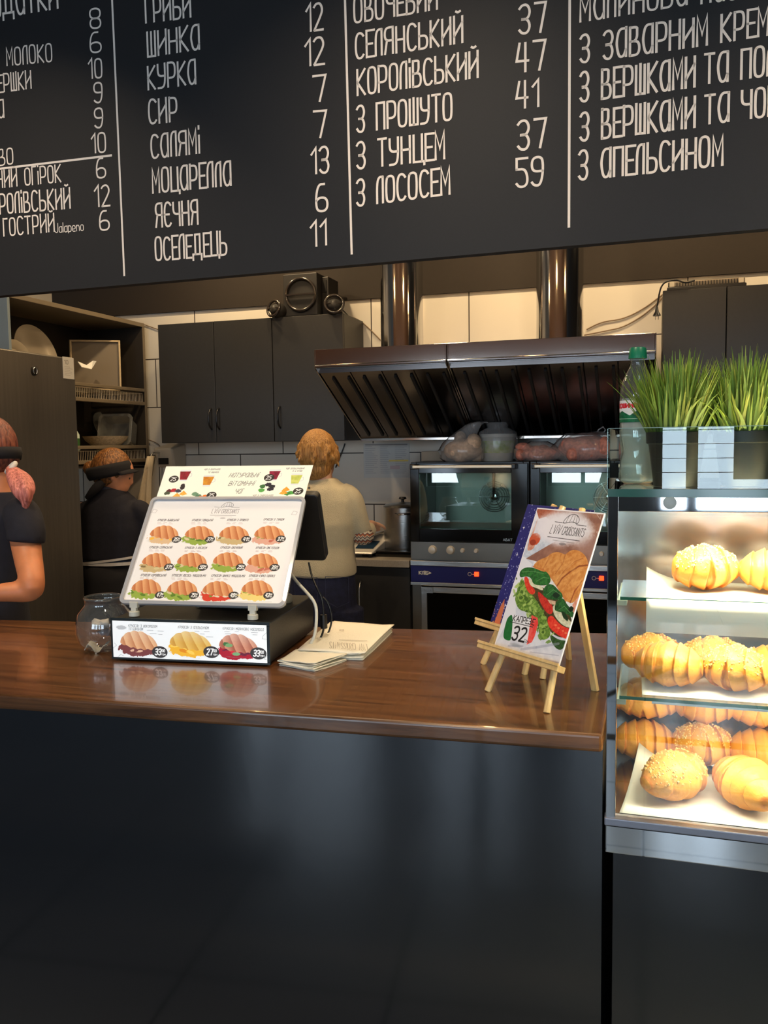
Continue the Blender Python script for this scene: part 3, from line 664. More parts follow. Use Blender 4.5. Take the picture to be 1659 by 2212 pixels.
    b = MB()
    for xx in (x0+.04, x1-.04):
        for yy in (4.24, 4.68): b.lathe([(.02, 0), (.02, .12)], (xx, yy, 0), 12)
    b.build('feet', M['blackm'], g)
    b = MB(); b.box((x0, 4.165, .788), (x1, 4.188, .874)); p = b.build('blue_panel', M['blue'], g, bevel=.001)
    b = MB(); b.box((x0-.001, 4.160, .874), (x1+.001, 4.188, .9)); b.box((x0-.001, 4.160, .772), (x1+.001, 4.188, .788)); b.build('steel_strip', M['steel'], g, bevel=.002)
    sv = BN; BN = Vector((0, -1, 0)); l = MB(); st, tw = text_strokes('КЛІБ>'); ribbon(l, st, lambda x, y: Vector((x0+.045+x/tw*.062, 4.1643, .829+y*.016)), .0042); l.build('panel_lettering', M['white'], p)
    l = MB(); cxx = x0+.31; ribbon(l, [[(cxx+.009*math.cos(k*math.pi/8), .838+.009*math.sin(k*math.pi/8)) for k in range(17)], [(cxx+.009, .838), (cxx+.024, .838)]], lambda x, y: Vector((x, 4.1643, y)), .0016); l.build('panel_symbol', M['white'], p); BN = sv
    MB().box((x0+.335, 4.157, .828), (x0+.357, 4.166, .850)).build('indicator_lamp', M['redlamp'], p, bevel=.002)
    d = MB(); d.box((x0+.055, 4.165, .13), (x0+.085, 4.188, .765)); d.box((x1-.085, 4.165, .13), (x1-.055, 4.188, .765)); d.box((x0+.085, 4.165, .735), (x1-.085, 4.188, .765)); d.box((x0+.085, 4.165, .13), (x1-.085, 4.188, .16))
    do = d.build('glass_door', M['steel'], g, bevel=.002)
    MB().box((x0+.085, 4.172, .16), (x1-.085, 4.177, .735)).build('door_glass', M['smoked'], do)
    d = MB(); d.box((x0+.06, 4.15, .735), (x0+.12, 4.166, .765)); d.lathe([(.005, 0), (.005, .006)], (x0+.075, 4.15, .75), 10, RX); d.lathe([(.005, 0), (.005, .006)], (x0+.105, 4.15, .75), 10, RX); d.build('hinge', M['steel'], g)
    for k in range(5):
        z = .25+.1*k; s = MB(); s.box((x0+.06, 4.22, z), (x1-.06, 4.68, z+.006)); s.build('baking_tray', M['dsteel'], g)
M['smoked'] = glassmat('smoked_glass', (.30, .28, .26), 1.5, 2)
oven(-1.165, 'black convection oven with two silver knobs on view, left of its pair')
oven(-.553, 'black convection oven at right, mostly behind the card stands and display case', logo=False)

# things standing on the ovens
def blob(name, mb, m, parent, vox=.006, sm=6, **k):
    o = mb.build(name, m, parent, smooth=True, **k); r = o.modifiers.new('remesh', 'REMESH'); r.mode = 'VOXEL'; r.voxel_size = vox; r.use_smooth_shade = True
    if sm: s = o.modifiers.new('smooth', 'SMOOTH'); s.iterations = sm; s.factor = .5
    return o
M['bun'] = mat('pale_buns', (226, 196, 166), .8, noise=.15, nscale=60); M['meat'] = mat('sliced_meat', (228, 150, 130), .6, noise=.3, nscale=45, bump=.6, bscale=50)
ZO = 1.405
def bagged(cx_, base_y, wpx, hpx, content, cm, label, neck=None, yy=4.29, name='plastic_bag', cat='bag', seed=1):
    rg = random.Random(seed); s = mpp(yy); c = P(cx_, base_y, Y=yy); hw = wpx*s/2; hh = hpx*s
    t = thing(name, label, cat, (c.x, yy, ZO))
    b = MB()
    n = 14
    for k in range(n):
        b.ell((c.x+rg.uniform(-.68, .68)*hw, yy+rg.uniform(-.06, .06), ZO+.025+rg.uniform(0, .6)*hh*(1-.5*abs(rg.uniform(-1, 1)))), (hw*rg.uniform(.2, .36), .06, hh*rg.uniform(.22, .34)), 12, 8)
    b.ell((c.x, yy, ZO+hh*.36), (hw*.9, .085, hh*.36), 20, 10)
    blob(content, b, cm, t, .006, 3)
    g = MB(); rings = []
    prof = [(.86, 0), (1.0, .12), (1.04, .35), (.92, .6), (.66, .82), (.35, 1.0)]
    if neck: prof = [(.86, 0), (1.0, .12), (1.04, .35), (.92, .6), (.62, .8)]
    for r_, z in prof:
        ring = []
        for k in range(36):
            a = 2*math.pi*k/36; wob = 1+.08*math.sin(3*a+z*9+seed)+.07*math.sin(7*a+z*17+seed*2)+.04*math.sin(13*a+z*31)
            ring.append(Vector((c.x+r_*hw*wob*math.cos(a), yy+r_*.105*wob*math.sin(a), ZO+.0008+z*hh)))
        rings.append(ring)
    if neck:
        for (nx, ny, nr) in neck:
            q = P(nx, ny, Y=yy); rings.append([Vector((q.x+nr*s*(1+.2*math.sin(3*a_))*math.cos(a_), yy+nr*s*.5*math.sin(a_), q.z)) for a_ in [2*math.pi*k/36 for k in range(36)]])
    g.ring_loft(rings); g.build('film', M['bag'], t, smooth=True)
    return t
M['carton'] = mat('kraft_carton', (176, 158, 136), .85)
a = P(912, 975, Y=4.5); b_ = P(965, 975, Y=4.5)
t = setp(MB().box((a.x, 4.48, ZO), (b_.x, 4.6, a.z)).build('carton_box', M['carton'], bevel=.003), 'small beige carton on the left end of the left oven', 'box')
bagged(1000, 995, 88, 62, 'buns', M['bun'], 'tall knotted plastic bag of pale buns on the left oven', [(1010, 930, 20), (1022, 918, 15), (1036, 911, 14), (1046, 914, 8)], seed=2)
t = thing('food_tub', 'white lidded tub with a green label wrapped in film, on the left oven', 'tub', (P(1075, 995, Y=4.36).x, 4.36, ZO))
cx_ = P(1075, 995, Y=4.36).x; s = mpp(4.36)
MB().lathe([(30*s, 0), (34*s, 45*s), (36*s, 47*s), (36*s, 53*s), (.002, 55*s)], (cx_, 4.36, ZO), 28).build('tub', mat('tub_plastic', (200, 200, 190), .4), t, smooth=2)
MB().lathe([(32.5*s, 16*s), (34.5*s, 40*s)], (cx_, 4.36, ZO), 28, cap=False).build('green_label', mat('green_label', (150, 178, 70), .6, c2=(205, 210, 180), nscale=30), t, smooth=True)
g = MB(); rings = []
for r_, z in ((36, 0), (38, 20), (39, 48), (36, 58), (20, 66), (24, 76)):
    rings.append([Vector((cx_+s*r_*(1+.05*math.sin(7*k*.17+z))*math.cos(2*math.pi*k/36), 4.36+s*r_*.98*math.sin(2*math.pi*k/36), ZO+z*s)) for k in range(36)])
g.ring_loft(rings); g.build('film', M['bag'], t, smooth=True)
bagged(1163, 996, 92, 38, 'meat', M['meat'], 'low bag of pink sliced meat where the two ovens meet', seed=5)
t = bagged(1268, 996, 124, 66, 'meat', M['meat'], 'large knotted bag of pink meat on the right oven, its handle loop sticking up', [(1280, 940, 26), (1290, 932, 10)], seed=9)
g = MB(); g.tube([P(x, y, Y=4.29) for x, y in ((1288, 938), (1293, 928), (1303, 922), (1308, 929), (1300, 940))], .004); g.build('handle_loop', M['bag'], t, smooth=True)
bagged(1352, 996, 60, 46, 'meat', M['meat'], 'bag of pink meat on the right oven seen behind the water bottle', seed=12)

# pot, scale, board on the back worktop
ZW = .90
pc = P(862, 1190, Y=4.42); R_ = .105
px_ = P(829, 1150, Y=4.42).x+R_
t = thing('stock_pot', 'tall stainless steel stock pot with a lid beside the left oven', 'pot', (px_, 4.44, ZW+.03))
zt = P(850, 1096, Y=4.40).z
MB().lathe([(R_*.97, ZW+.03), (R_, ZW+.04), (R_, zt), (R_+.004, zt+.003), (R_, zt+.006)], (px_, 4.44, 0), 40).build('pot_body', M['steel'], t, smooth=2)
MB().lathe([(R_+.002, zt+.007), (R_*.9, zt+.016), (R_*.3, zt+.026), (.001, zt+.027)], (px_, 4.44, 0), 40).build('lid', M['steel'], t, smooth=2)
MB().lathe([(.008, zt+.026), (.008, zt+.04), (.022, zt+.045), (.018, zt+.055), (.001, zt+.056)], (px_, 4.44, 0), 20).build('lid_knob', M['black'], t, smooth=2)
h = MB(); h.tube(chaikin([(px_+.0, 4.335, zt-.03), (px_-.005, 4.29, zt-.028), (px_+.07, 4.30, zt-.028), (px_+.075, 4.36, zt-.03)], 2), .006); h.build('pot_handle', M['chrome'], t, smooth=True)
t = setp(MB().box((px_-.18, 4.26, ZW), (-1.18, 4.66, ZW+.03)).build('induction_hob', M['ovenblk'], bevel=.004), 'flat black induction hob under the stock pot', 'hob')
sx0 = P(752, 1185, Y=4.25).x; sx1 = P(817, 1185, Y=4.25).x
t = thing('kitchen_scale', 'grey kitchen scale with a dark display beside the cream sweater', 'scale', ((sx0+sx1)/2-.05, 4.36, ZW))
MB().hexa([Vector(q) for q in ((sx0-.1, 4.20, ZW+.02), (sx1-.02, 4.20, ZW+.02), (sx1, 4.5, ZW+.02), (sx0-.1, 4.5, ZW+.02), (sx0-.1, 4.21, ZW+.03), (sx1-.02, 4.21, ZW+.03), (sx1+.01, 4.48, ZW+.10), (sx0-.1, 4.48, ZW+.10))]).build('scale_body', M['knob'], t, bevel=.008)
MB().hexa([Vector(q) for q in ((sx1-.13, 4.255, ZW+.0435), (sx1-.03, 4.255, ZW+.0435), (sx1-.025, 4.36, ZW+.0718), (sx1-.13, 4.36, ZW+.0718), (sx1-.13, 4.254, ZW+.0455), (sx1-.03, 4.254, ZW+.0455), (sx1-.025, 4.359, ZW+.0738), (sx1-.13, 4.359, ZW+.0738))]).build('display', mat('lcd_display', (30, 50, 70), .2), t)
MB().box((sx0-.09, 4.30, ZW+.106), (sx1-.04, 4.49, ZW+.116)).build('weighing_plate', M['steel'], t, bevel=.004)
b = MB()
for xx in (sx0-.08, sx1-.04):
    for yy in (4.23, 4.46): b.lathe([(.012, 0), (.012, .02)], (xx, yy, ZW), 12)
b.build('feet', M['blackm'], t)
# notices on the wall
cv = CV(190, 200, (196, 198, 196), 3)
for i in range(15):
    y = 18+i*11
    for c_ in range(3):
        cv.line([(8+c_*62, y), (8+c_*62+cv.rng.uniform(25, 52), y)], 2.2, (150, 156, 165))
cv.poly([(105, 96), (185, 96), (185, 106), (105, 106)], (225, 205, 110)); cv.poly([(8, 6), (182, 6), (182, 12), (8, 12)], (130, 130, 135)); cv.poly([(110, 130), (150, 130), (150, 150), (110, 150)], (190, 170, 175))
yy = YW-.004
q = [P(785, 958, Y=yy), P(884, 957, Y=yy), P(884, 1030, Y=yy), P(786, 1032, Y=yy)]
x0, x1, z1, z0 = q[0].x, q[1].x, q[0].z, q[3].z
t = thing('wall_notice', 'large printed notice in a clear sleeve taped on the tiles beside the left oven', 'notice', ((x0+x1)/2, yy, z0))
print_sheet('printed_sheet', cv, [(x0, yy, z1), (x1, yy, z1), (x1, yy, z0), (x0, yy, z0)], M['printm'], t, .0015)
# paper towel dispenser and cloth on the wall left
M['disp'] = mat('dispenser_plastic', (196, 186, 168), .35)
dc = P(345, 975, Y=4.62)
t = thing('paper_towel_dispenser', 'white wall-mounted paper towel dispenser under the left cabinet', 'dispenser', (dc.x, YW-.003, dc.z-.1))
dx0, dx1 = P(334, 985, Y=4.60).x, P(376, 985, Y=4.60).x; dz1, dz0 = P(350, 958, Y=4.6).z, P(350, 1010, Y=4.6).z
MB().hexa([Vector(q) for q in ((dx0+.01, 4.62, dz0), (dx1-.01, 4.62, dz0), (dx1, YW-.003, dz0), (dx0, YW-.003, dz0), (dx0, 4.58, dz1-.03), (dx1, 4.58, dz1-.03), (dx1, YW-.003, dz1), (dx0, YW-.003, dz1))]).build('housing', M['disp'], t, bevel=.012, seg=3)
MB().box((dx0+.03, 4.64, dz0-.10), (dx1-.03, 4.645, dz0)).build('paper_sheet', M['paper'], t)
g = MB(); g.box((dx0+.04, 4.577, dz0+.02), (dx1-.04, 4.60, dz0+.06)); g.build('viewing_window', M['blackm'], t)
c0 = P(318, 985, Y=4.5); g = MB(); rings = []
for i, (x, y, w_) in enumerate(((327, 985, 8), (322, 1010, 14), (316, 1045, 24), (312, 1085, 33), (310, 1125, 40))):
    c = P(x, y, Y=4.5); hw = w_*mpp(4.5)/2; ring = []
    for k in range(24):
        u = k/24; a = 2*math.pi*u; ring.append(Vector((c.x+hw*math.cos(a), 4.5+.028*math.sin(a)*(1+.6*math.sin(6*a)), c.z)))
    rings.append(ring)
g.ring_loft(rings); setp(g.build('dish_towel', mat('linen_towel', (200, 184, 156), .9, bump=.3), smooth=True), 'long pale dish towel hanging beside the dish rack', 'towel')
g = MB(); q = P(327, 985, Y=4.5); g.tube([(q.x, 4.49, q.z-.005), (q.x, 4.52, q.z+.02), (q.x, YW, q.z+.02)], .005); setp(g.build('towel_hook', M['steel'], smooth=True), 'small steel wall hook above the pale dish towel', 'hook')
def cable(pts, r, label, Y=YW-.008, m=None, name='wall_cable'):
    g = MB(); g.tube(chaikin([tuple(P(x, y, Y=Y)) for x, y in pts], 2), r, 6); return setp(g.build(name, m or mat('beige_cable', (120, 100, 78), .6), smooth=True), label, 'cable')
cable([(1267, 712), (1300, 695), (1345, 690), (1390, 668), (1432, 636)], .0035, 'thin wall cable, upper of the pair right of the right duct')
cable([(1262, 724), (1310, 715), (1350, 706), (1400, 675), (1434, 640)], .0035, 'thin wall cable, lower of the pair right of the right duct')
cable([(752, 683), (775, 690), (800, 712), (822, 735)], .0035, 'thin wall cable running from the speakers towards the left duct')
cable([(205, 683), (240, 683), (300, 697), (342, 712)], .003, 'thin wall cable between the dish rack and the left cabinet')
cable([(318, 949), (335, 955), (345, 962), (347, 970)], .003, 'short wall cable at the left top of the towel dispenser', Y=YW-.01)
cable([(725, 1010), (735, 985), (742, 968), (745, 958)], .004, 'dark cable rising up the tiles beside the blond head', m=M['black'])
# insect lamp on the right cabinet
yy = 4.42; a = P(1441, 622, Y=yy); b_ = P(1613, 612, Y=yy); zt = 2.2285
t = thing('bar_heater_lamp', 'long thin silver and black lamp fixture lying on the right wall cabinet', 'light fixture', ((a.x+b_.x)/2, yy+.05, zt))
MB().box((a.x, yy, zt), (b_.x, yy+.10, zt+.016)).build('base', M['black'], t, bevel=.003)
MB().box((a.x+.006, yy+.01, zt+.016), (b_.x-.006, yy+.09, zt+.043)).build('housing', mat('fixture_grey', (120, 108, 92), .5), t, bevel=.004)
g = MB()
for k in range(26): x = b_.x-.03-.0065*k*2; g.box((x, yy+.006, zt+.02), (x+.004, yy+.012, zt+.038))
g.build('grille', M['blackm'], t)
for xx in (a.x+.012, b_.x-.035): MB().box((xx, yy+.004, zt+.018), (xx+.022, yy+.012, zt+.042)).build('end_cap', M['disp'], t)
g = MB(); Yc = 4.385
pts = [P(x, y, Y=Yc) for x, y in ((1480, 612), (1462, 604), (1440, 607), (1428, 618), (1423, 640), (1420, 660))]; pts = [P(1500, 606, Y=4.41)]+pts
g.tube(chaikin([tuple(p) for p in pts], 2), .0042); g.build('power_cord', M['black'], t, smooth=True)
q = P(1419, 660, Y=Yc); g = MB(); g.lathe([(.004, .0), (.006, -.008), (.009, -.03), (.018, -.044), (.019, -.05), (.001, -.05)], q, 16); g.build('plug', M['black'], t, smooth=2)
g = MB()
for dx in (-.007, .007): g.tube([(q.x+dx, q.y, q.z-.05), (q.x+dx, q.y, q.z-.068)], .002)
g.build('plug_pins', M['steel'], t)
# ============================================================ LEFT SIDE: dish rack, fridge
XS = -3.04
M['rackm'] = mat('rack_laminate', (112, 100, 82), .5); M['rackin'] = mat('rack_interior', (40, 34, 27), .6)
y0, y1, z0, z1 = 3.50, 4.70, 1.37, 2.255
t = thing('dish_rack_cabinet', 'open beige-edged dish drying cabinet on the left wall above the sink', 'shelf', (XS-.2, 4.1, z0))
MB().box((XS-.42, y0, z1), (XS, y1, z1+.025)).build('top_slab', M['rackm'], t, bevel=.002)
MB().box((XS-.42, y0, z0), (XS, y0+.018, z1)).build('side_panel', mat('pale_side_panel', (120, 132, 138), .4), t, bevel=.001)
MB().box((XS-.42, y1-.02, z0), (XS-.004, y1, z1)).build('side_panel', M['rackin'], t, bevel=.001); MB().box((XS-.004, y1-.022, z0), (XS, y1, z1)).build('edge_strip', M['rackm'], t)
MB().box((XS-.42, y0+.018, z0), (XS-.405, y1-.02, z1)).build('back_panel', M['rackin'], t)
M['wire'] = mat('rack_wire', (178, 166, 144), .4, .5)
for zz in (1.795, 1.44):
    g = MB(); g.box((XS-.022, y0+.018, zz+.055), (XS, y1-.02, zz+.075)); g.box((XS-.022, y0+.018, zz-.03), (XS, y1-.02, zz-.008)); g.build('shelf_rail', M['rackm'], t, bevel=.003)
    g = MB()
    k = 0; yv = y0+.03
    while yv < y1-.03:
        g.tube([(XS-.40, yv, zz+.045), (XS-.008, yv, zz+.045), (XS-.008, yv, zz-.01)], .0024, 4, False); yv += .0155
    g.tube([(XS-.2, y0+.02, zz+.042), (XS-.2, y1-.02, zz+.042)], .003, 6); g.build('wire_rack', M['wire'], t)
g = MB(); g.box((XS-.40, y0+.02, 1.385), (XS-.01, y1-.02, 1.39)); g.build('drip_tray', M['dsteel'], t)
# dishes in the rack
M['dish'] = mat('glazed_dish', (150, 138, 118), .3); M['dishg'] = glassmat('clear_dish', (.80, .78, .72), 1.45, 2.4, .08, haze=.12)
def disc(name, y, z, R_, lean, label, m, X=XS-.16, base=None):
    Mx = Matrix.Rotation(math.pi/2-lean, 4, 'Y')
    t = thing(name, label, name.split('_')[-1], (X, y, z))
    MB().lathe([(.001, 0), (R_*.62, 0), (R_*.7, .008), (R_, .02), (R_, .024), (R_*.68, .013), (R_*.6, .005), (.001, .005)], (X, y, z+R_), 40, Mx).build('dish', m, t, smooth=2)
    return t
disc('round_tray', P(72, 750, X=XS-.16).y, 1.845, .165, .25, 'large round pale tray standing on the rack top shelf above the fridge', mat('pale_tray', (150, 138, 120), .3, .3))
disc('round_plate', P(30, 750, X=XS-.10).y, 1.845, .11, .2, 'smaller round plate tucked in front of the large tray above the fridge', M['dish'], X=XS-.10)
g = MB(); py_ = P(205, 760, X=XS-.16).y; Mt = Matrix.Translation((XS-.16, py_, 1.845)) @ Matrix.Rotation(.55, 4, 'Z') @ Matrix.Rotation(-.12, 4, 'X')
t = thing('square_pan', 'tall rectangular metal baking pan leaning at the back of the rack top shelf', 'pan', (XS-.16, py_, 1.845))
g.cbox((0, 0, .155), (.29, .006, .30), Mt); g.build('pan_base', mat('dull_aluminium', (112, 100, 82), .45, .3), t, bevel=.002)
g = MB()
for a, b in (((-.145, -.012, .0), (.145, -.012, .012)), ((-.145, -.012, .298), (.145, -.012, .31)), ((.135, -.012, 0), (.147, -.012, .31)), ((-.147, -.012, 0), (-.135, -.012, .31))): g.box((a[0], -.02, a[2]), (b[0], .0, b[2]), Mt)
g.build('pan_rim', mat('pan_rim_metal', (185, 165, 130), .35, .4), t, bevel=.003)
g = MB(); c = P(188, 795, X=XS-.06)
g.add([c+Vector(q) for q in ((0, -.05, .0), (0, .04, -.005), (-.04, .05, .02), (-.04, -.03, .035), (0, .09, .045), (-.03, .1, .05))], [(0, 1, 2, 3), (1, 4, 5, 2)])
s_ = g.build('crumpled_napkin', M['paper']); s_.modifiers.new('solid', 'SOLIDIFY').thickness = .003; setp(s_, 'crumpled white napkin on the edge of the rack top shelf', 'napkin')
# lower shelf: lid, bowl, container, bottle
ly_ = P(228, 930, X=XS-.29).y; disc('glass_cover', ly_, 1.487, .125, .5, 'large round clear lid leaning behind the woven bowl on the lower rack', M['dishg'], X=XS-.29)
c = Vector((XS-.12, P(228, 940, X=XS-.12).y, 1.487)); t = thing('bread_bowl', 'shallow beige bowl lying on the lower rack shelf', 'bowl', c)
MB().lathe([(.001, 0), (.05, 0), (.12, .06), (.135, .085), (.128, .085), (.11, .058), (.045, .008), (.001, .008)], c, 40).build('bowl', mat('wicker_beige', (190, 172, 142), .8, noise=.2, nscale=90), t, smooth=2)
t = thing('food_container', 'clear square plastic container tipped on its side at the right of the lower rack', 'container', (XS-.15, 4.53, 1.487))
Mt = Matrix.Translation((XS-.12, 4.56, 1.60)) @ Matrix.Rotation(.15, 4, 'Z') @ Matrix.Rotation(math.pi/2-.25, 4, 'X'); g = MB()
def rrect(hx, hy, r, z, n=6):
    out = []
    for cx2, cy2, a0 in ((hx-r, hy-r, 0), (-hx+r, hy-r, 90), (-hx+r, -hy+r, 180), (hx-r, -hy+r, 270)):
        for k in range(n+1): a = math.radians(a0+90*k/n); out.append(Vector((cx2+r*math.cos(a), cy2+r*math.sin(a), z)))
    return out
g.ring_loft([[Mt @ q for q in rrect(*a)] for a in ((.085, .075, .02, -.07), (.10, .09, .025, .05), (.11, .10, .03, .052), (.11, .10, .03, .06), (.095, .085, .025, .058), (.08, .07, .02, -.065))]); g.build('container_shell', M['dishg'], t, smooth=2)
t = thing('spray_bottle', 'small white and green bottle standing at the left end of the lower rack shelf', 'bottle', (XS-.07, 4.06, 1.487))
MB().lathe([(.028, 0), (.03, .005), (.03, .09), (.014, .12), (.014, .15), (.001, .151)], (XS-.07, 4.06, 1.487), 20).build('bottle_body', mat('mint_plastic', (190, 205, 190), .4), t, smooth=2)
MB().lathe([(.0308, .01), (.0308, .07)], (XS-.07, 4.06, 1.487), 20, cap=False).build('label', mat('green_wrap', (50, 90, 40), .5), t, smooth=True)
# sink counter under the rack
t = thing('sink_counter', 'dark steel sink counter along the left wall under the dish rack', 'counter', (-3.3, 4.1, 0))
MB().box((XL+.003, 3.46, .1), (-3.05, 4.74, .84)).build('body', M['cab'], t); MB().box((XL+.002, 3.455, .84), (-3.022, 4.745, .875)).build('steel_top', M['dsteel'], t, bevel=.003)
# fridge
XF = -2.62; fy1 = 3.45; fy0 = 2.55; fz = 1.93
t = thing('tall_fridge', 'tall dark stainless fridge at the left edge with a small badge near its top', 'fridge', (XF-.35, 3.0, 0))
M['fridge'] = mat('fridge_steel', (.19, .17, .145), .38, .85, noise=.06, nscale=2, bump=.08, bscale=6, stretch=(1, 40, 1))
MB().box((XF-.68, fy0, .08), (XF-.03, fy1, fz)).build('body', M['fridge'], t, bevel=.004)
MB().box((XF-.028, fy0+.002, .56), (XF, fy1-.001, fz-.002)).build('door', M['fridge'], t, bevel=.006)
g = MB(); g.box((XF-.03, fy0+.02, .08), (XF-.01, fy1-.02, .55)); d = g.build('lower_panel', M['fridge'], t, bevel=.003)
g = MB()
for z in (.62-.12, .36, .22): g.box((XF-.012, fy0+.04, z), (XF-.006, fy1-.05, z+.012))
g.build('vent_slot', M['blackm'], d)
g = MB()
for yy in (fy0+.06, fy1-.06):
    for xx in (XF-.6, XF-.1): g.lathe([(.02, 0), (.02, .08)], (xx, yy, 0), 12)
g.build('feet', M['blackm'], t)
c = P(74, 801, X=XF); RY = Matrix.Rotation(math.pi/2, 4, 'Y')
g = MB(); g.lathe([(.022, 0), (.022, .003), (.018, .005), (.001, .005)], c, 24, RY); g.build('badge', mat('badge_grey', (40, 36, 32), .35, .6), t, smooth=2)
g = MB(); g.tube([c+Vector((.006, .012*math.cos(a)*1., .016*math.sin(a))) for a in [k*math.pi/6 for k in range(-2, 9)]], .002); g.build('badge_ring', M['steel'], t)
a = P(135, 770, X=XF+.002); b_ = P(162, 820, X=XF+.002)
cv = CV(54, 80, (180, 176, 168), 8); cv.text('10', 8, 26, 14, 18, 1.6, (90, 85, 80))
for i in range(6): cv.line([(8, 36+i*6), (8+cv.rng.uniform(20, 38), 36+i*6)], 1.4, (140, 135, 130))
t = thing('fridge_notice', 'small white printed notice stuck at the top corner of the fridge door', 'notice', (XF, (a.y+b_.y)/2, b_.z))
print_sheet('printed_sheet', cv, [(XF+.002, a.y, a.z), (XF+.002, b_.y-.004, a.z), (XF+.002, b_.y-.004, b_.z), (XF+.002, a.y, b_.z)], M['printm'], t, .001)

# ============================================================ SERVICE COUNTER
ZK = .93
fl, fr_, bl, br = P(0, 1500, Z=ZK), P(1302, 1588, Z=ZK), P(0, 1338, Z=ZK), P(1308, 1366, Z=ZK)
dF = (fr_-fl).normalized(); dB = (br-bl).normalized()
FL, FR = fl-dF*1.2, fr_; BL, BR = bl-dB*1.2, br
BR = Vector((FR.x+.012, BR.y, ZK))
g = MB(); g.hexa([Vector((q.x, q.y, ZK-.036)) for q in (FL, FR, BR, BL)]+[Vector((q.x, q.y, ZK)) for q in (FL, FR, BR, BL)])
setp(g.build('wooden_counter_top', M['wood'], bevel=.007, seg=3), 'long dark brown glossy wooden counter top holding the till', 'counter top')
M['panel'] = mat('gloss_black_panel', (14, 17, 23), .12, spec=1.0, bump=.012, bscale=25)
g = MB(); off = Vector((0, .022, 0))
t = thing('service_counter', 'long glossy black service counter body below the wooden top and pastry case', 'counter', (-.9, 1.8, 0))
a, b_ = FL+off, FR+off; nf = Vector((-dF.y, dF.x, 0))
g.hexa([Vector((q.x, q.y, .0)) for q in (a, b_, b_+nf*.03, a+nf*.03)]+[Vector((q.x, q.y, ZK-.037)) for q in (a, b_, b_+nf*.03, a+nf*.03)]); g.build('front_panel', M['panel'], t, bevel=.001)
g = MB(); g.hexa([Vector((q.x, q.y, .04)) for q in (a+nf*.031, b_+nf*.031, BR-off*2, BL-off*2)]+[Vector((q.x, q.y, ZK-.037)) for q in (a+nf*.031, b_+nf*.031, BR-off*2, BL-off*2)]); g.build('carcass', M['cab'], t)
# pedestal under the case
CX0, CY0, CY1, CX1 = -.068, 1.57, 2.02, .95
g = MB(); g.box((CX0+.012, CY0+.055, 0), (CX1, CY0+.085, .733)); g.build('front_panel', M['panel'], t, bevel=.001)
g = MB(); g.box((CX0+.014, CY0+.086, .04), (CX1, 2.45, .733)); g.build('carcass', M['cab'], t)
g = MB(); g.box((CX0+.0, CY1+.05, .733), (CX1, 2.45, .733+.02)); g.build('rear_shelf', M['cab'], t)

# ============================================================ TILL
dA = P(247, 1425, Z=ZK); dBv = P(584, 1439, Z=ZK); ang = math.atan2(dBv.y-dA.y, dBv.x-dA.x); dw = (dBv-dA).length
t = thing('cash_drawer', 'black cash drawer with a bright printed croissant price strip on its front', 'cash drawer', dA, ang)
TD = MROOT[t.name]; DZ = .114; DL = .40
def TDp(x, y, z): return TD @ Vector((x, y, z))
MB().hexa([TDp(*q) for q in ((0, 0, .008), (dw, 0, .008), (dw, DL, .008), (0, DL, .008), (0, 0, DZ), (dw, 0, DZ), (dw, DL, DZ), (0, DL, DZ))]).build('drawer_case', mat('drawer_enamel', (20, 21, 22), .38, bump=.1, bscale=300), t, bevel=.003)
g = MB()
for x, y in ((.03, .03), (dw-.03, .03), (dw-.03, DL-.03), (.03, DL-.03)): g.lathe([(.012, 0), (.012, .008)], TDp(x, y, 0), 12)
g.build('rubber_foot', M['blackm'], t)
fr = MB()
for a, b in (((-.003, -.008, .004), (dw+.003, 0, .012)), ((-.003, -.008, DZ-.008), (dw+.003, 0, DZ+.003)), ((-.003, -.008, .012), (.004, 0, DZ-.008)), ((dw-.006, -.008, .012), (dw+.003, 0, DZ-.008))): fr.box(a, b, TD)
fr.build('front_frame', mat('dark_green_black', (16, 26, 28), .35), t, bevel=.001)
hz = homog([(340, 322), (1508, 355), (1508, 665), (342, 615)], [(0, 0), (1200, 0), (1200, 300), (0, 300)])
cv = CV(900, 225, (243, 247, 249), 21); hk = lambda x, y: tuple(k*.75 for k in hz(x, y))
for (x, y, w, h, f, pw, hi, lo) in ((535, 505, 300, 215, 'choc', .35, (240, 196, 150), (196, 130, 88)), (925, 510, 330, 215, 'orange', .55, (236, 200, 110), (205, 150, 60)), (1290, 530, 300, 215, 'berry', .5, (225, 165, 135), (165, 90, 70))):
    a = hk(x, y); cv.cro(a[0], a[1], w*.75*1.02, h*.75*1.0, f, pw, hi, lo)
a = hk(1180, 510); cv.ell(a[0]+10, a[1], 16, 12, (60, 110, 60), rough=.6); a = hk(1215, 520); cv.ell(*a, 20, 12, (120, 165, 110), rough=.5); a = hk(1270, 590); cv.ell(*a, 22, 10, (120, 170, 120), rough=.5)
for (x, y, s_) in ((690, 575, '33'), (1080, 575, '27'), (1440, 585, '33')):
    a = hk(x, y); cv.price(a[0], a[1], 46, s_)
for (x, y, s_, w) in ((460, 372, 'КРУАСАН З ШОКОЛАДОМ', 222), (460, 398, 'ТА БАНАНОМ', 112), (833, 382, 'КРУАСАН З АПЕЛЬСИНОМ', 230), (1172, 392, 'КРУАСАН МАЛИНОВА НАСОЛОДА', 300)):
    a = hk(x, y); cv.text(s_, a[0], a[1], 15, w*.77, 1.3, (70, 70, 75), slant=.12)
for x, y in ((600, 400), (680, 405), (620, 425), (685, 432), (960, 405), (1030, 408), (1000, 428), (1045, 450), (1185, 408), (1265, 408), (1390, 415), (1190, 425), (1400, 432)):
    a = hk(x, y); cv.line([a, (a[0]+cv.rng.uniform(22, 40), a[1])], 3.2, (150, 150, 155), .8)
a = hk(405, 378); cv.ell(a[0], a[1], 30, 13, (120, 120, 125), rough=.5, al=.45)
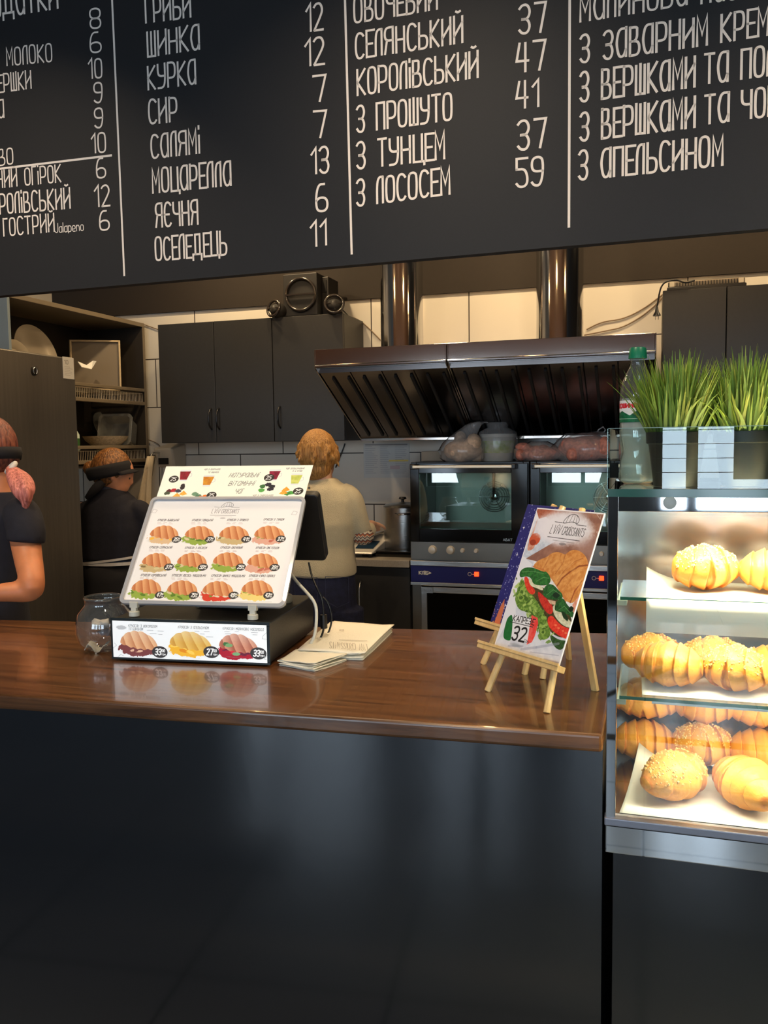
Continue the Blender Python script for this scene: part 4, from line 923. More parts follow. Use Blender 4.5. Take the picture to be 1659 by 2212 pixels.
for pts in ([(1508, 415), (1480, 440), (1472, 465), (1508, 470)], [(1508, 600), (1485, 630), (1508, 640)], [(342, 545), (368, 520), (350, 500)], [(380, 612), (395, 595), (420, 605)]): cv.line([hk(*p) for p in pts], 1.6, (90, 90, 95))
for x0 in (460, 850, 1200):
    for k in range(16): a = hk(x0+k*10, 608+k*1.2); cv.ell(a[0], a[1]+2, 1.5, 1.5, (150, 150, 155))
M['emissive'] = attrmat('emissive_print', .4); n_ = M['emissive'].node_tree; b_ = n_.nodes['Principled BSDF']
n_.links.new(n_.nodes['Attribute'].outputs['Color'], b_.inputs['Emission Color']); b_.inputs['Emission Strength'].default_value = .35  # print colours also feed a weak emission on the strip
print_sheet('price_strip', cv, [TDp(.003, -.0085, DZ-.005), TDp(dw-.005, -.0085, DZ-.005), TDp(dw-.005, -.0085, .010), TDp(.003, -.0085, .010)], M['emissive'], t, .0004, label='white price strip with three sweet croissants')
# menu card in acrylic frame
ZM = 1.078
def rect3(BLp, BRp, TLp, TRp, Z):
    a = P(*BLp, Z=Z); b = P(*BRp, Z=Z); u = (b-a)
    def s_(q, o): d = ray(*q); return EYEV+d*((o-EYEV).dot(u)/d.dot(u))
    c = s_(TLp, a); d = s_(TRp, b); up = ((c-a)+(d-b))/2; up -= u*(up.dot(u)/u.dot(u)); return a, b, a+up, b+up
mA, mB, mC, mD = rect3((257, 1305), (616, 1314), (331, 1078), (662, 1073), ZM)
u = (mB-mA).normalized(); v = (mC-mA).normalized(); nn = u.cross(v)           # towards the viewer
if nn.y > 0: nn = -nn
mw, mh = (mB-mA).length, (mC-mA).length
def FP(x, y, z=0): return mA+u*x+v*y+nn*z
t = thing('tabletop_menu', 'tilted white menu card of twelve filled croissants in a clear rounded acrylic frame', 'menu', FP(mw/2, 0, 0))
def rr_loft(mb, x0, y0, x1, y1, r, z0, z1, f):
    rg = [[f(q.x+(x0+x1)/2, q.y+(y0+y1)/2, z) for q in rrect((x1-x0)/2, (y1-y0)/2, r, 0)] for z in (z0, z1)]
    return mb.ring_loft(rg)
rr_loft(MB(), 0, 0, mw, mh, .018, -.004, -.001, FP).build('acrylic_back', M['plastic'], t)
fm = MB(); o1 = rrect(mw/2, mh/2, .018, 0); o2 = rrect(mw/2-.009, mh/2-.009, .012, 0)
fm.ring_loft([[FP(q.x+mw/2, q.y+mh/2, z) for q in g_] for g_, z in ((o1, -.001), (o1, .007), (o2, .009), (o2, -.001))], cap=False, closed=True)
M['acryl'] = mat('frosted_acrylic_edge', (176, 176, 180), .12, spec=.7); fm.build('frame_rim', M['acryl'], t, smooth=2)
hm = homog([(300, 325), (1520, 305), (1350, 1195), (25, 1160)], [(0, 0), (1, 0), (1, 1), (0, 1)])
PW, PH = 860, int(860*mh/mw); cv = CV(PW, PH, (246, 243, 244), 31)
hk = lambda x, y: (hm(x, y)[0]*PW, hm(x, y)[1]*PH)
Kx = PW/1270
items = [[(385, 600, 'egg', '35', (475, 645)), (668, 603, 'green', '37', (745, 642)), (950, 600, 'mush', '41', (1040, 638)), (1240, 595, 'ham', '37', (1325, 633))],
         [(320, 828, 'mush', '37', (410, 870)), (605, 825, 'green', '59', (685, 870)), (900, 820, 'green', '25', (995, 868)), (1185, 828, 'ham', '39', (1275, 870))],
         [(235, 1045, 'green', '47', (335, 1100)), (525, 1055, 'green', '75', (610, 1103)), (815, 1062, 'tomato', '49', (935, 1103)), (1140, 1055, 'cheese', '43', (1225, 1103))]]
for rw in items:
    for (x, y, f, p, pc) in rw:
        a = hk(x, y); cv.cro(a[0]-4, a[1]+4, 172, 122, f, hi=(242, 186, 132), lo=(196, 112, 66))
        a = hk(*pc); cv.price(a[0], a[1], 27, p)
names = [[(325, 498, 'КРУАСАН ЛЬВІВСЬКИЙ', 190), (600, 495, 'КРУАСАН ГАЛИЦЬКИЙ', 185), (884, 490, 'КРУАСАН З ПРОШУТО', 185), (1182, 482, 'КРУАСАН З ТУНЦЕМ', 175)],
         [(256, 718, 'КРУАСАН СЕЛЯНСЬКИЙ', 200), (540, 720, 'КРУАСАН З ЛОСОСЕМ', 190), (828, 716, 'КРУАСАН ОВОЧЕВИЙ', 188), (1118, 716, 'КРУАСАН АМСТЕРДАМ', 195)],
         [(182, 945, 'КРУАСАН КОРОЛІВСЬКИЙ', 220), (432, 946, 'КРУАСАН ЛОСОСЬ ФІЛАДЕЛЬФІЯ', 290), (752, 948, 'КРУАСАН ШИНКА ФІЛАДЕЛЬФІЯ', 282), (1062, 948, 'КРУАСАН КУРКА ПАПРІКА', 212)]]
for rw in names:
    for x, y, s_, w in rw:
        a = hk(x, y); cv.text(s_, a[0], a[1], 13, w*Kx*.93, 1.5, (75, 70, 75), slant=.2)
        for k in range(3):
            for l in range(2):
                x0 = a[0]+k*34+cv.rng.uniform(0, 5); cv.line([(x0, a[1]+10+l*7), (x0+cv.rng.uniform(12, 24), a[1]+10+l*7)], 2, (190, 160, 165), .8)
a = hk(860, 428); cv.logo(a[0], a[1], 158, (110, 105, 110), 1.8)
for (x, y) in ((305, 415), (1440, 415)): a = hk(x, y); cv.line([(a[0]-16, a[1]+12), (a[0]-8, a[1]-10), (a[0]+14, a[1]-4), (a[0]+8, a[1]+14), (a[0]-16, a[1]+12)], 1.5, (170, 165, 170))
a = hk(520, 1150); b_ = hk(1250, 1160); cv.line([a, b_], 2.5, (200, 198, 202))
cv.a = cv.a
print_sheet('menu_card', cv, [FP(.006, mh-.006, .0005), FP(mw-.006, mh-.006, .0005), FP(mw-.006, .006, .0005), FP(.006, .006, .0005)], M['print'], t, .0006, label='white card with twelve croissant pictures and prices')
M['peg'] = mat('white_peg', (214, 210, 196), .4)
for fx in ((292-257)/359, (549-257)/359):
    b0 = FP(mw*fx, -.002, 0); g = MB(); zt_ = ZK+DZ+.0005
    g.lathe([(.014, 0), (.014, .012), (.0125, .014), (.001, .014)], (b0.x, b0.y-.002, zt_+.003), 20); g.box((b0.x-.008, b0.y-.006, zt_+.015), (b0.x+.008, b0.y+.004, ZM-.006)); g.cbox((b0.x, b0.y, ZM), (.024, .012, .016))
    g.build('clip_foot', M['peg'], t, bevel=.001, smooth=False)
# tea card behind
hm2 = homog([(396, 88), (1580, 30), (1533, 325), (330, 318)], [(0, 0), (1, 0), (1, 1), (0, 1)])
nA = FP(0, 0, -.007); 
def onpl(x, y): return PP(x, y, nA, nn)
tl, tr = onpl(357, 1014), onpl(678, 998); cu = u
hgt = (tl-FP(0, mh, -.007)).dot(v); x0 = (tl-nA).dot(u); x1 = (tr-nA).dot(u); yt = ((tl-nA).dot(v)+(tr-nA).dot(v))/2
t = thing('tea_card', 'cream card advertising natural vitamin teas standing up behind the croissant menu', 'card', FP((x0+x1)/2, mh-.05, -.01))
PW2, PH2 = 800, int(800*(yt-mh+.06)/(x1-x0)); cv = CV(PW2, PH2, (252, 252, 240), 41)
vis = (yt-mh+.003)/(yt-mh+.06); hk = lambda x, y: (hm2(x, y)[0]*PW2, hm2(x, y)[1]*PH2*vis)
def glass(x, y, c, c2, s=1):
    a = hk(x, y); w0, w1, h = 30*s, 19*s, 62*s
    cv.line([(a[0]+w0*.7, a[1]+12), (a[0]+w0*1.25, a[1]+14), (a[0]+w0*1.35, a[1]+30), (a[0]+w0*.7, a[1]+40)], 3, (215, 218, 222))
    cv.poly([(a[0]-w0, a[1]-10), (a[0]+w0, a[1]-10), (a[0]+w1, a[1]+h), (a[0]-w1, a[1]+h)], (228, 232, 236)); cv.poly([(a[0]-w0, a[1]), (a[0]+w0, a[1]), (a[0]+w1, a[1]+h*.85), (a[0]-w1, a[1]+h*.85)], c, c2=c2, cell=20)
glass(528, 118, (165, 20, 45), (120, 10, 30)); glass(695, 150, (225, 160, 45), (200, 120, 30)); glass(1228, 92, (150, 15, 60), (110, 8, 40)); glass(1433, 118, (215, 220, 120), (190, 200, 90))
a = hk(510, 225); cv.ell(a[0], a[1], 14, 20, (45, 35, 40), rough=.5)
for x, y, c in ((420, 255, (90, 30, 40)), (450, 250, (180, 30, 45)), (480, 255, (60, 60, 80)), (405, 270, (70, 80, 60)), (600, 275, (110, 150, 120)), (625, 290, (90, 130, 100)), (1130, 215, (60, 110, 60)), (1180, 200, (40, 35, 50)), (1125, 245, (90, 170, 80)), (1200, 235, (45, 40, 55)), (1395, 265, (80, 160, 70)), (1360, 270, (60, 140, 60)), (1215, 215, (35, 35, 45))):
    a = hk(x, y); cv.ell(a[0], a[1], 17, 11, c, rough=.7, cell=6)
for x, y in ((470, 285), (515, 270), (1345, 235), (1325, 260)): a = hk(x, y); cv.poly([(a[0]-22, a[1]+8), (a[0], a[1]-16), (a[0]+24, a[1]+6), (a[0], a[1]+14)], (245, 150, 30), c2=(250, 190, 90), cell=6)
for x, y in ((640, 300), (670, 292)): a = hk(x, y); cv.ell(a[0], a[1], 12, 10, (240, 120, 30), rough=.3)
for x, y in ((448, 173), (722, 285), (1180, 145), (1465, 250)):
    a = hk(x, y); cv.ell(a[0], a[1], 27, 22, (45, 40, 38)); cv.text('25', a[0]-16, a[1]+11, 22, 26, 3, (255, 255, 255), slant=.15)
for x, y, s_, w in ((845, 150, 'НАТУРАЛЬНІ', 155), (845, 212, 'ВІТАМІННІ', 135), (898, 270, 'ЧАЇ', 42)):
    a = hk(x, y); cv.text(s_, a[0], a[1], 26, w, 2.2, (70, 70, 70), slant=.3)
for x, y, s_, w in ((655, 105, 'ЧАЙ З ОБЛІПИХОЮ', 88), (685, 124, 'ТА ІМБИРЕМ', 58), (1322, 75, 'ЧАЙ АПЕЛЬСИНОВИЙ', 96), (1385, 94, 'З М ЯТОЮ', 50), (1052, 292, 'ЧАЙ З СМОРОДИНОЮ', 108), (345, 312, 'ЧАЙ ЯГІДНИЙ', 70)):
    a = hk(x, y); cv.text(s_, a[0], a[1], 9, w, 1.2, (130, 130, 130), slant=.15)
print_sheet('printed_card', cv, [nA+u*x0+v*yt, nA+u*x1+v*yt, nA+u*(x1-.012)+v*(mh-.06), nA+u*(x0)+v*(mh-.06)], M['print'], t, .001)
# POS monitor leaning the other way
t = thing('till_monitor', 'black touchscreen till monitor seen from behind, leaning against the menu cards', 'monitor', TDp(dw*.6, .2, DZ))
TP = FP(mw+.006, mh-.006, -.016); A0 = onpl(676, 1064)-nn*.012
BM = P(713, 1212, Y=A0.y+.085)
md = (BM-A0); ux = Vector((math.cos(ang), math.sin(ang), 0)); md -= ux*md.dot(ux); mn = ux.cross(md).normalized()
if mn.y > 0: mn = -mn
W_ = .40; mm = md.normalized(); Lm = md.length
def MP(x, y, z): return A0+ux*(x-W_+.0)+mm*y-mn*z+ (P(713, 1212, Y=A0.y+.085)-A0).dot(ux)*ux*(y/Lm)
def MP(x, y, z): return A0+ux*(x-W_+(BM-A0).dot(ux)*.5)+mm*y-mn*z
g = MB(); rr_loft(g, 0, .0, W_, Lm, .014, .0, .030, MP); g.build('screen_housing', mat('monitor_black', (14, 14, 15), .5), t, bevel=.003)
g = MB(); rr_loft(g, .012, .012, W_-.012, Lm-.012, .008, .0301, .0315, MP); g.build('screen', M['ovenblk'], t)
g = MB(); c = TDp(dw*.62, .24, DZ+.012); g.hexa([c+ux*a+Vector((0, b, z)) for a, b, z in ((-.10, -.09, -.008), (.10, -.09, -.008), (.10, .11, -.008), (-.10, .11, -.008), (-.09, -.08, .006), (.09, -.08, .006), (.09, .10, .006), (-.09, .10, .006))]); g.build('stand_base', M['black'], t, bevel=.004)
g = MB(); g.bar(c+Vector((0, .06, 0)), MP(W_*.55, Lm*.55, .02), .09, .03); g.build('stand_neck', M['black'], t, bevel=.006)
# receipt printer-like box + round puck on drawer
t = thing('card_reader_puck', 'round grey plastic disc lying on the back right corner of the cash drawer', 'disc', TDp(dw-.075, DL-.075, DZ))
MB().lathe([(.030, .0005), (.032, .004), (.032, .018), (.029, .022), (.001, .023)], TDp(dw-.06, DL-.12, DZ), 32).build('disc', mat('grey_puck', (120, 116, 106), .5), t, smooth=2)
def cab3(pts, r, m, label, name='cable'):
    g = MB(); g.tube(chaikin([tuple(q) for q in pts], 3), r, 8); return setp(g.build(name, m, smooth=True), label, 'cable')
yc = TDp(dw, .15, 0).y
side = lambda x, y: PP(x, y, TDp(dw+.006, 0, 0), Matrix.Rotation(ang, 3, 'Z') @ Vector((1, 0, 0)))
cab3([P(626, 1236, Y=2.2), P(640, 1256, Y=2.17), P(665, 1282, Y=2.15), P(683, 1305, Y=2.15), P(684, 1340, Y=2.14), P(680, 1375, Y=2.14), P(668, 1396, Y=2.14)], .0045, mat('white_cable', (215, 212, 200), .5), 'white cable arching over the side of the cash drawer')
w = cab3([P(667, 1215, Y=2.25), P(672, 1240, Y=2.24), P(684, 1270, Y=2.22), P(696, 1292, Y=2.22), P(699, 1325, Y=2.22), P(700, 1360, Y=2.22), P(692, 1380, Y=2.22), P(682, 1392, Y=2.2)], .003, M['black'], 'black cable with a ferrite lump beside the cash drawer')
MB().tube([P(699, 1328, Y=2.22), P(700, 1357, Y=2.22)], .010, 12).build('ferrite_core', M['black'], w, smooth=2)
cab3([P(697, 1290, Y=2.3), P(708, 1300, Y=2.3), P(716, 1325, Y=2.3), P(716, 1350, Y=2.3), P(706, 1375, Y=2.28), P(688, 1392, Y=2.22), P(672, 1398, Y=2.16)], .003, M['black'], 'thin black cable looping down behind the cash drawer corner')
# glass jar
jc = P(214, 1404, Z=ZK); Rj = .078; jc = Vector((TDp(0, .08, 0).x-Rj-.002, 2.0, ZK))
t = thing('glass_tip_jar', 'round clear glass jar with paper inside, left of the cash drawer', 'jar', jc)
prof = [(.030, .001), (.050, .005), (.070, .026), (.078, .055), (.078, .080), (.071, .108), (.056, .126), (.052, .132), (.052, .146), (.054, .148), (.054, .154), (.051, .156), (.049, .150)]
MB().lathe([(.001, .001)]+prof, jc, 48, cap=False).build('jar_glass', glassmat('jar_glass', (.86, .88, .88), 1.5, 2.6, haze=.05), t, smooth=True)
for k, (dx, dy, dz, a, lab) in enumerate(((-.012, -.02, .014, .4, 'crumpled pale banknote at the bottom of the round glass jar'), (.01, .018, .05, 1.3, 'grey folded paper in the middle of the round glass jar'), (-.006, -.01, .075, 2.2, 'pale paper near the top inside the round glass jar'))):
    g = MB(); n = 7; rg = random.Random(k+3); vs = []
    for i in range(n):
        for j in range(n): vs.append(Matrix.Rotation(a, 3, 'Z') @ Vector(((i/(n-1)-.5)*.062, (j/(n-1)-.5)*.045, rg.uniform(-.006, .006)+.012*math.sin(i*1.3)))+jc+Vector((dx, dy, dz)))
    g.add(vs, [(i*n+j, i*n+j+1, (i+1)*n+j+1, (i+1)*n+j) for i in range(n-1) for j in range(n-1)])
    o = g.build('folded_paper', mat('note_paper', ((205, 200, 185), (120, 110, 112), (200, 195, 190))[k], .8), smooth=True); o.modifiers.new('s', 'SOLIDIFY').thickness = .0015; setp(o, lab, 'paper')
# napkins
def napkin(px, z, n, label, name='napkin_stack', print_=False, seed=1):
    c = sum((P(x, y, Z=z) for x, y in px), Vector())/len(px); t = thing(name, label, 'napkins', (c.x, c.y, z))
    rg = random.Random(seed)
    for k in range(n):
        q = [P(x, y, Z=z) for x, y in px]; dx, dy = rg.uniform(-.006, .006)*(k > 0), rg.uniform(-.006, .006)*(k > 0); N_ = 16; g = MB(); vs = []
        for i in range(N_+1):
            for j in range(N_+1):
                u_, v_ = i/N_, j/N_; p = (q[0]*(1-u_)+q[1]*u_)*(1-v_)+(q[3]*(1-u_)+q[2]*u_)*v_
                wz = .002*math.sin(u_*5+k)+.002*math.sin(v_*4+2*k+u_*3)+ .006*max(0, u_-.8)*(k+1)
                vs.append(p+Vector((dx, dy, .0022+k*.0034+wz*.7)))
        g.add(vs, [(i*(N_+1)+j, (i+1)*(N_+1)+j, (i+1)*(N_+1)+j+1, i*(N_+1)+j+1) for i in range(N_) for j in range(N_)])
        o = g.build('napkin', M['napkin'], t, smooth=True); s_ = o.modifiers.new('s', 'SOLIDIFY'); s_.thickness = .002; s_.offset = 0
    return t
t = napkin([(718, 1353), (848, 1366), (784, 1428), (640, 1419)], ZK, 6, 'stack of cream printed paper napkins beside the cash drawer', seed=3)
zt_ = ZK+.0022+5*.0034+.006; g = MB(); sv = BN; BN = Vector((0, 0, 1))
a, b_, c = P(835, 1385, Z=zt_), P(720, 1377, Z=zt_), P(735, 1398, Z=zt_)
st, tw = text_strokes('LVIV CROISSANTS'); dx_ = (P(712, 1386, Z=zt_)-P(792, 1391, Z=zt_)); dy_ = (P(720, 1400, Z=zt_)-P(720, 1386, Z=zt_))
ribbon(g, st, lambda x, y: P(792, 1391, Z=zt_)+dx_*(x/tw)+dy_*y, .0012); ribbon(g, [[(0, 0), (1, 0)]], lambda x, y: P(733, 1382, Z=zt_)+(P(792, 1384, Z=zt_)-P(733, 1382, Z=zt_))*x, .004)
q = P(738, 1361, Z=zt_); ribbon(g, [[(.006*math.cos(k), .006*math.sin(k)) for k in range(7)]], lambda x, y: q+Vector((x, y, 0)), .004)
g.build('napkin_print', mat('faded_ink', (150, 138, 120), .9), t); BN = sv
napkin([(640, 1416), (749, 1428), (680, 1452), (603, 1438)], ZK, 5, 'smaller folded stack of plain white napkins in front of the printed ones', seed=6)

# ============================================================ EASELS AND CARDS
def oct_(mb, p, q, w):        # leg with chamfered section
    mb.tube([p, q], w*.56, 8)
def easel(feet, back, ledge_c, ledge_len, ztop, spread, label, extra=None, wid=.0145):
    fL, fR = [Vector(f) for f in feet]; u_ = (fR-fL).normalized(); back = Vector(back); mid = (fL+fR)/2
    top = ledge_c
    nb = Vector((-u_.y, u_.x, 0));
    if nb.y < 0: nb = -nb
    t = thing('tabletop_easel', label, 'easel', mid)
    return t, u_, nb
# front easel
fL, fR, fB = P(1053, 1493, Z=ZK), P(1181, 1540, Z=ZK), P(1286, 1492, Z=ZK)
u1 = (fR-fL).normalized(); nb = Vector((-u1.y, u1.x, 0))
zl = 1.028; cA, cB, cC, cD = rect3((1067, 1396), (1207, 1438), (1160, 1099), (1307, 1106), zl)
uu = (cB-cA).normalized(); vv = (cC-cA).normalized(); cn = uu.cross(vv).normalized()
if cn.y > 0: cn = -cn
cw, ch = (cB-cA).length, (cC-cA).length
def build_easel(fL, fR, fB, cA, uu, vv, cn, cw, ch, l0, l1, tops, label, mat_, backtop=None):
    t = thing('tabletop_easel', label, 'easel', (fL+fR)/2)
    cf = -cn*.012
    for f, (tu, tv) in zip((fL, fR), tops):
        g = MB(); q = cA+uu*tu+vv*tv+cf; g.tube([f, q], .0078, 8); g.build('leg', mat_, t, bevel=.001)
    q = cA+uu*(tops[0][0]*.5+tops[1][0]*.5)+vv*(tops[0][1]-.06)+cf*1.8; g = MB(); g.bar(fB, q, .017, .009, up=cn); g.build('back_leg', mat_, t, bevel=.001)
    g = MB(); a = cA+uu*l0-vv*.007+cn*.004; b = cA+uu*l1-vv*.007+cn*.004; g.bar(a, b, .024, .014, up=vv); g.build('ledge', mat_, t, bevel=.0015)
    g = MB(); g.bar(a+cn*.012+vv*.0075, b+cn*.012+vv*.0075, .004, .006, up=vv); g.build('ledge_lip', mat_, t)
    g = MB(); a = cA+uu*(cw*.3)+vv*(ch*.62)+cf*1.2; g.bar(a, a+uu*cw*.4, .009, .014, up=vv); g.build('cross_bar', mat_, t)
    return t
build_easel(fL, fR, fB, cA, uu, vv, cn, cw, ch, -.040, cw+.014, ((cw*.33, ch+.012), (cw*.62, ch+.010)), 'pale pine tabletop easel, the front one, holding the sandwich card', M['pine'])
hc = homog([(620, 60), (1525, 105), (905, 2130), (40, 1840)], [(0, 0), (1, 0), (1, 1), (0, 1)])
PW = 480; PH = int(PW*ch/cw); cv = CV(PW, PH, (222, 222, 232), 51); hk = lambda x, y: (hc(x, y)[0]*PW, hc(x, y)[1]*PH)
def pl(pts, c, c2=None, cell=12, al=1, soft=1.0): cv.poly([hk(*p) for p in (chaikin(pts, 2, True) if len(pts) > 5 and cell < 15 else pts)], c, al, c2, cell, soft)
def cell_(x, y, rx, ry, c, rough=.3, al=1, ang=0, soft=1.0, cell=10): a = hk(x, y); cv.ell(a[0], a[1], rx*PW/900, ry*PW/900, c, rough, soft, al, cell, ang)
pl([(600, 60), (1540, 100), (1270, 900), (470, 710), (640, 560), (1000, 400)], (135, 92, 80), (158, 112, 96), 40)
pl([(600, 60), (760, 70), (960, 110), (640, 200)], (172, 95, 70), (150, 80, 60))
pl([(590, 230), (880, 230), (860, 480), (480, 700), (430, 680)], (182, 190, 208), (206, 212, 226), 18)
pl([(640, 150), (600, 300), (560, 420), (600, 560), (500, 620), (480, 560)], (206, 150, 130), (190, 120, 100))
cell_(585, 460, 75, 65, (190, 80, 50), .2); cell_(560, 500, 45, 30, (150, 55, 35), .2)
for k in range(60):
    a = cv.rng.uniform(0, 6.28); r_ = cv.rng.uniform(.3, 1); cell_(990+330*r_*math.cos(a), 330+150*r_*math.sin(a), 130, 90, (222, 216, 228), .6, .22, soft=30)
cell_(980, 320, 340, 150, (226, 222, 232), .3, .9, soft=30)
cell_(1330, 560, 180, 90, (165, 135, 135), .5, .4, soft=40)
pl([(470, 712), (580, 745), (420, 980), (330, 1280), (330, 1500), (200, 1560), (40, 1840), (905, 2130), (1060, 1500), (900, 1200), (700, 900)], (214, 216, 228), (196, 200, 216), 30)
# lettuce
pl([(420, 930), (700, 1080), (900, 1240), (1100, 1480), (1060, 1760), (860, 1740), (700, 1560), (520, 1200)], (84, 70, 40), (54, 50, 26), 10)
pl([(400, 960), (330, 1180), (320, 1250), (370, 1370), (480, 1400), (560, 1450), (620, 1560), (640, 1700), (670, 1780), (760, 1760), (800, 1690), (760, 1560), (700, 1400), (560, 1180), (470, 1100), (440, 980)], (128, 160, 72), (72, 108, 34), 9)
for k in range(110):
    t_ = cv.rng.random(); x = 360+t_*380+cv.rng.normal(0, 45); y = 1080+t_*600+cv.rng.normal(0, 60); cell_(x, y, cv.rng.uniform(14, 38), cv.rng.uniform(8, 20), [(170, 195, 110), (96, 132, 52), (60, 92, 30), (146, 176, 84)][cv.rng.integers(0, 4)], .7, .85, cv.rng.uniform(-1, 1), cell=6)
pl([(780, 1690), (900, 1780), (1020, 1790), (990, 1860), (940, 1920), (870, 1900), (800, 1800)], (60, 98, 50), (36, 66, 30), 8)
# croissant
pl([(555, 800), (640, 720), (740, 690), (800, 640), (880, 612), (960, 640), (990, 655), (1050, 600), (1130, 585), (1220, 620), (1290, 700), (1305, 800), (1240, 1100), (1120, 1280), (1060, 1290), (980, 1250), (880, 1060), (800, 960), (700, 870), (600, 850)], (214, 148, 82), (196, 122, 60), 14)
for a_, w, c, al in (([(1290, 790), (1180, 800), (1050, 880), (950, 960), (880, 1060)], 9, (140, 70, 35), .9), ([(1230, 700), (1120, 740), (980, 860), (880, 990)], 5, (170, 96, 50), .8), ([(990, 655), (960, 760), (860, 900)], 6, (165, 92, 45), .7), ([(790, 650), (740, 760), (690, 850)], 6, (175, 98, 50), .7), ([(1300, 820), (1200, 850), (1060, 990), (960, 1130)], 4, (180, 110, 62), .7), ([(1220, 1000), (1120, 1130), (1060, 1280)], 8, (150, 70, 35), .8), ([(560, 810), (700, 850), (800, 950), (900, 1100), (1000, 1270)], 6, (190, 105, 50), .7)):
    cv.line([hk(*p) for p in a_], w, c, al)
for k in range(90): cell_(cv.rng.uniform(700, 1250), cv.rng.uniform(680, 1100), cv.rng.uniform(15, 55), cv.rng.uniform(6, 16), (236, 184, 118), .5, .22, cv.rng.uniform(-1.2, -.4), soft=6)
pl([(1090, 1310), (1220, 1130), (1160, 1400), (1100, 1420)], (226, 160, 140), (205, 130, 110))
# tomato, mozzarella, basil
pl([(440, 940), (490, 940), (540, 1060), (600, 1130), (560, 1180), (500, 1150), (455, 1060)], (205, 45, 30), (225, 80, 55), 8)
pl([(620, 1120), (690, 1180), (820, 1300), (830, 1420), (760, 1440), (680, 1330), (630, 1220)], (175, 32, 30), (205, 60, 45), 8)
pl([(750, 1480), (810, 1440), (880, 1530), (960, 1600), (1080, 1640), (1040, 1780), (930, 1740), (800, 1640), (755, 1570)], (212, 38, 30), (228, 72, 52), 9)
for p in ((900, 1620), (960, 1660), (1000, 1690), (860, 1580)): cell_(*p, 16, 9, (235, 130, 90), .5, .8)
pl([(495, 940), (560, 1000), (680, 1060), (700, 1130), (600, 1085), (520, 1060)], (222, 222, 196), (200, 200, 170), 8)
pl([(750, 1240), (860, 1260), (860, 1310), (790, 1300)], (205, 180, 150), (180, 140, 120))
pl([(820, 1320), (880, 1300), (960, 1440), (1100, 1560), (1080, 1630), (960, 1590), (860, 1480), (825, 1400)], (216, 214, 190), (190, 186, 158), 9)
pl([(380, 880), (450, 820), (560, 820), (700, 880), (740, 870), (800, 960), (780, 1040), (690, 1060), (560, 1040), (540, 960), (470, 930), (390, 960)], (48, 118, 50), (28, 84, 36), 10)
pl([(700, 1090), (760, 1030), (840, 1050), (900, 1120), (950, 1160), (960, 1230), (860, 1250), (740, 1220), (690, 1190)], (46, 110, 52), (24, 74, 34), 10)
pl([(870, 1260), (960, 1210), (1010, 1300), (1080, 1380), (1120, 1440), (1100, 1500), (1000, 1420), (880, 1400), (840, 1370)], (44, 104, 50), (22, 66, 30), 10)
cell_(870, 1180, 45, 30, (14, 42, 26), .5); cell_(1070, 1370, 30, 26, (12, 36, 22), .5); cell_(985, 1460, 60, 20, (20, 50, 26), .5, ang=.6)
for a_ in ([(420, 880), (560, 870), (700, 900)], [(600, 1000), (700, 950), (770, 960)], [(740, 1180), (830, 1110), (930, 1180)], [(900, 1380), (980, 1330), (1060, 1420)]): cv.line([hk(*p) for p in a_], 3, (120, 170, 110), .7)
# table shadow pattern and price flag
for a_, w in (([(400, 1890), (600, 1870), (900, 1830)], 22), ([(520, 1930), (900, 1990)], 9), ([(230, 1840), (420, 1850)], 16)): cv.line([hk(*p) for p in a_], w*.6, (150, 155, 178), .55)
cell_(330, 1835, 70, 18, (130, 138, 150), .4, .6, soft=8); pl([(700, 2030), (905, 2080), (900, 2130), (690, 2060)], (110, 90, 105), al=.6, soft=10)
pl([(290, 1430), (560, 1500), (480, 1800), (270, 1740)], (232, 230, 236), al=.8, soft=8)
pl([(290, 1425), (240, 1450), (205, 1510), (160, 1700), (180, 1755), (250, 1775), (265, 1740), (285, 1600)], (28, 108, 52), (24, 98, 46))
pl([(540, 1440), (620, 1480), (625, 1560), (580, 1720), (540, 1800), (470, 1830), (490, 1740), (510, 1600)], (225, 62, 58), (232, 96, 90), 16)
a, b_ = hk(290, 1510), hk(550, 1570); cv.text('КAПРЕЗЕ', a[0], a[1], 30, b_[0]-a[0]+6, 4.4, (30, 30, 34), slant=0, dy=b_[1]-a[1]); cv.line([hk(255, 1522), hk(555, 1600)], 3.5, (30, 30, 34))
a, b_ = hk(268, 1752), hk(425, 1790); cv.text('32', a[0]+2, a[1], 70, b_[0]-a[0]+2, 10.5, (24, 24, 28), dy=b_[1]-a[1]); a = hk(438, 1782); cv.text('грн', a[0], a[1], 16, 34, 2.2, (60, 60, 66), dy=6)
a = hk(985, 405); cv.logo(a[0], a[1]-3, 248, (36, 34, 40), 3.0)
for k, (x, y) in enumerate(((1440, 150), (1440, 380))): a = hk(x, y); cv.line([(a[0]-16, a[1]-10), (a[0]+12, a[1]-14), (a[0]+16, a[1]+14), (a[0]-16, a[1]-10)], 2, (235, 225, 225), .7)
Wb = 7
cv.a[:Wb] = (232, 230, 238); cv.a[:, :5] = (232, 230, 238); cv.a[:, -5:] = (232, 230, 238); cv.a[-4:] = (210, 208, 215)
t = thing('sandwich_card', 'tall card picturing a tomato and basil croissant sandwich priced 32 on the front easel', 'card', (cA+cB)/2)
print_sheet('printed_card', cv, [cC, cD, cB, cA], M['print'], t, .003)
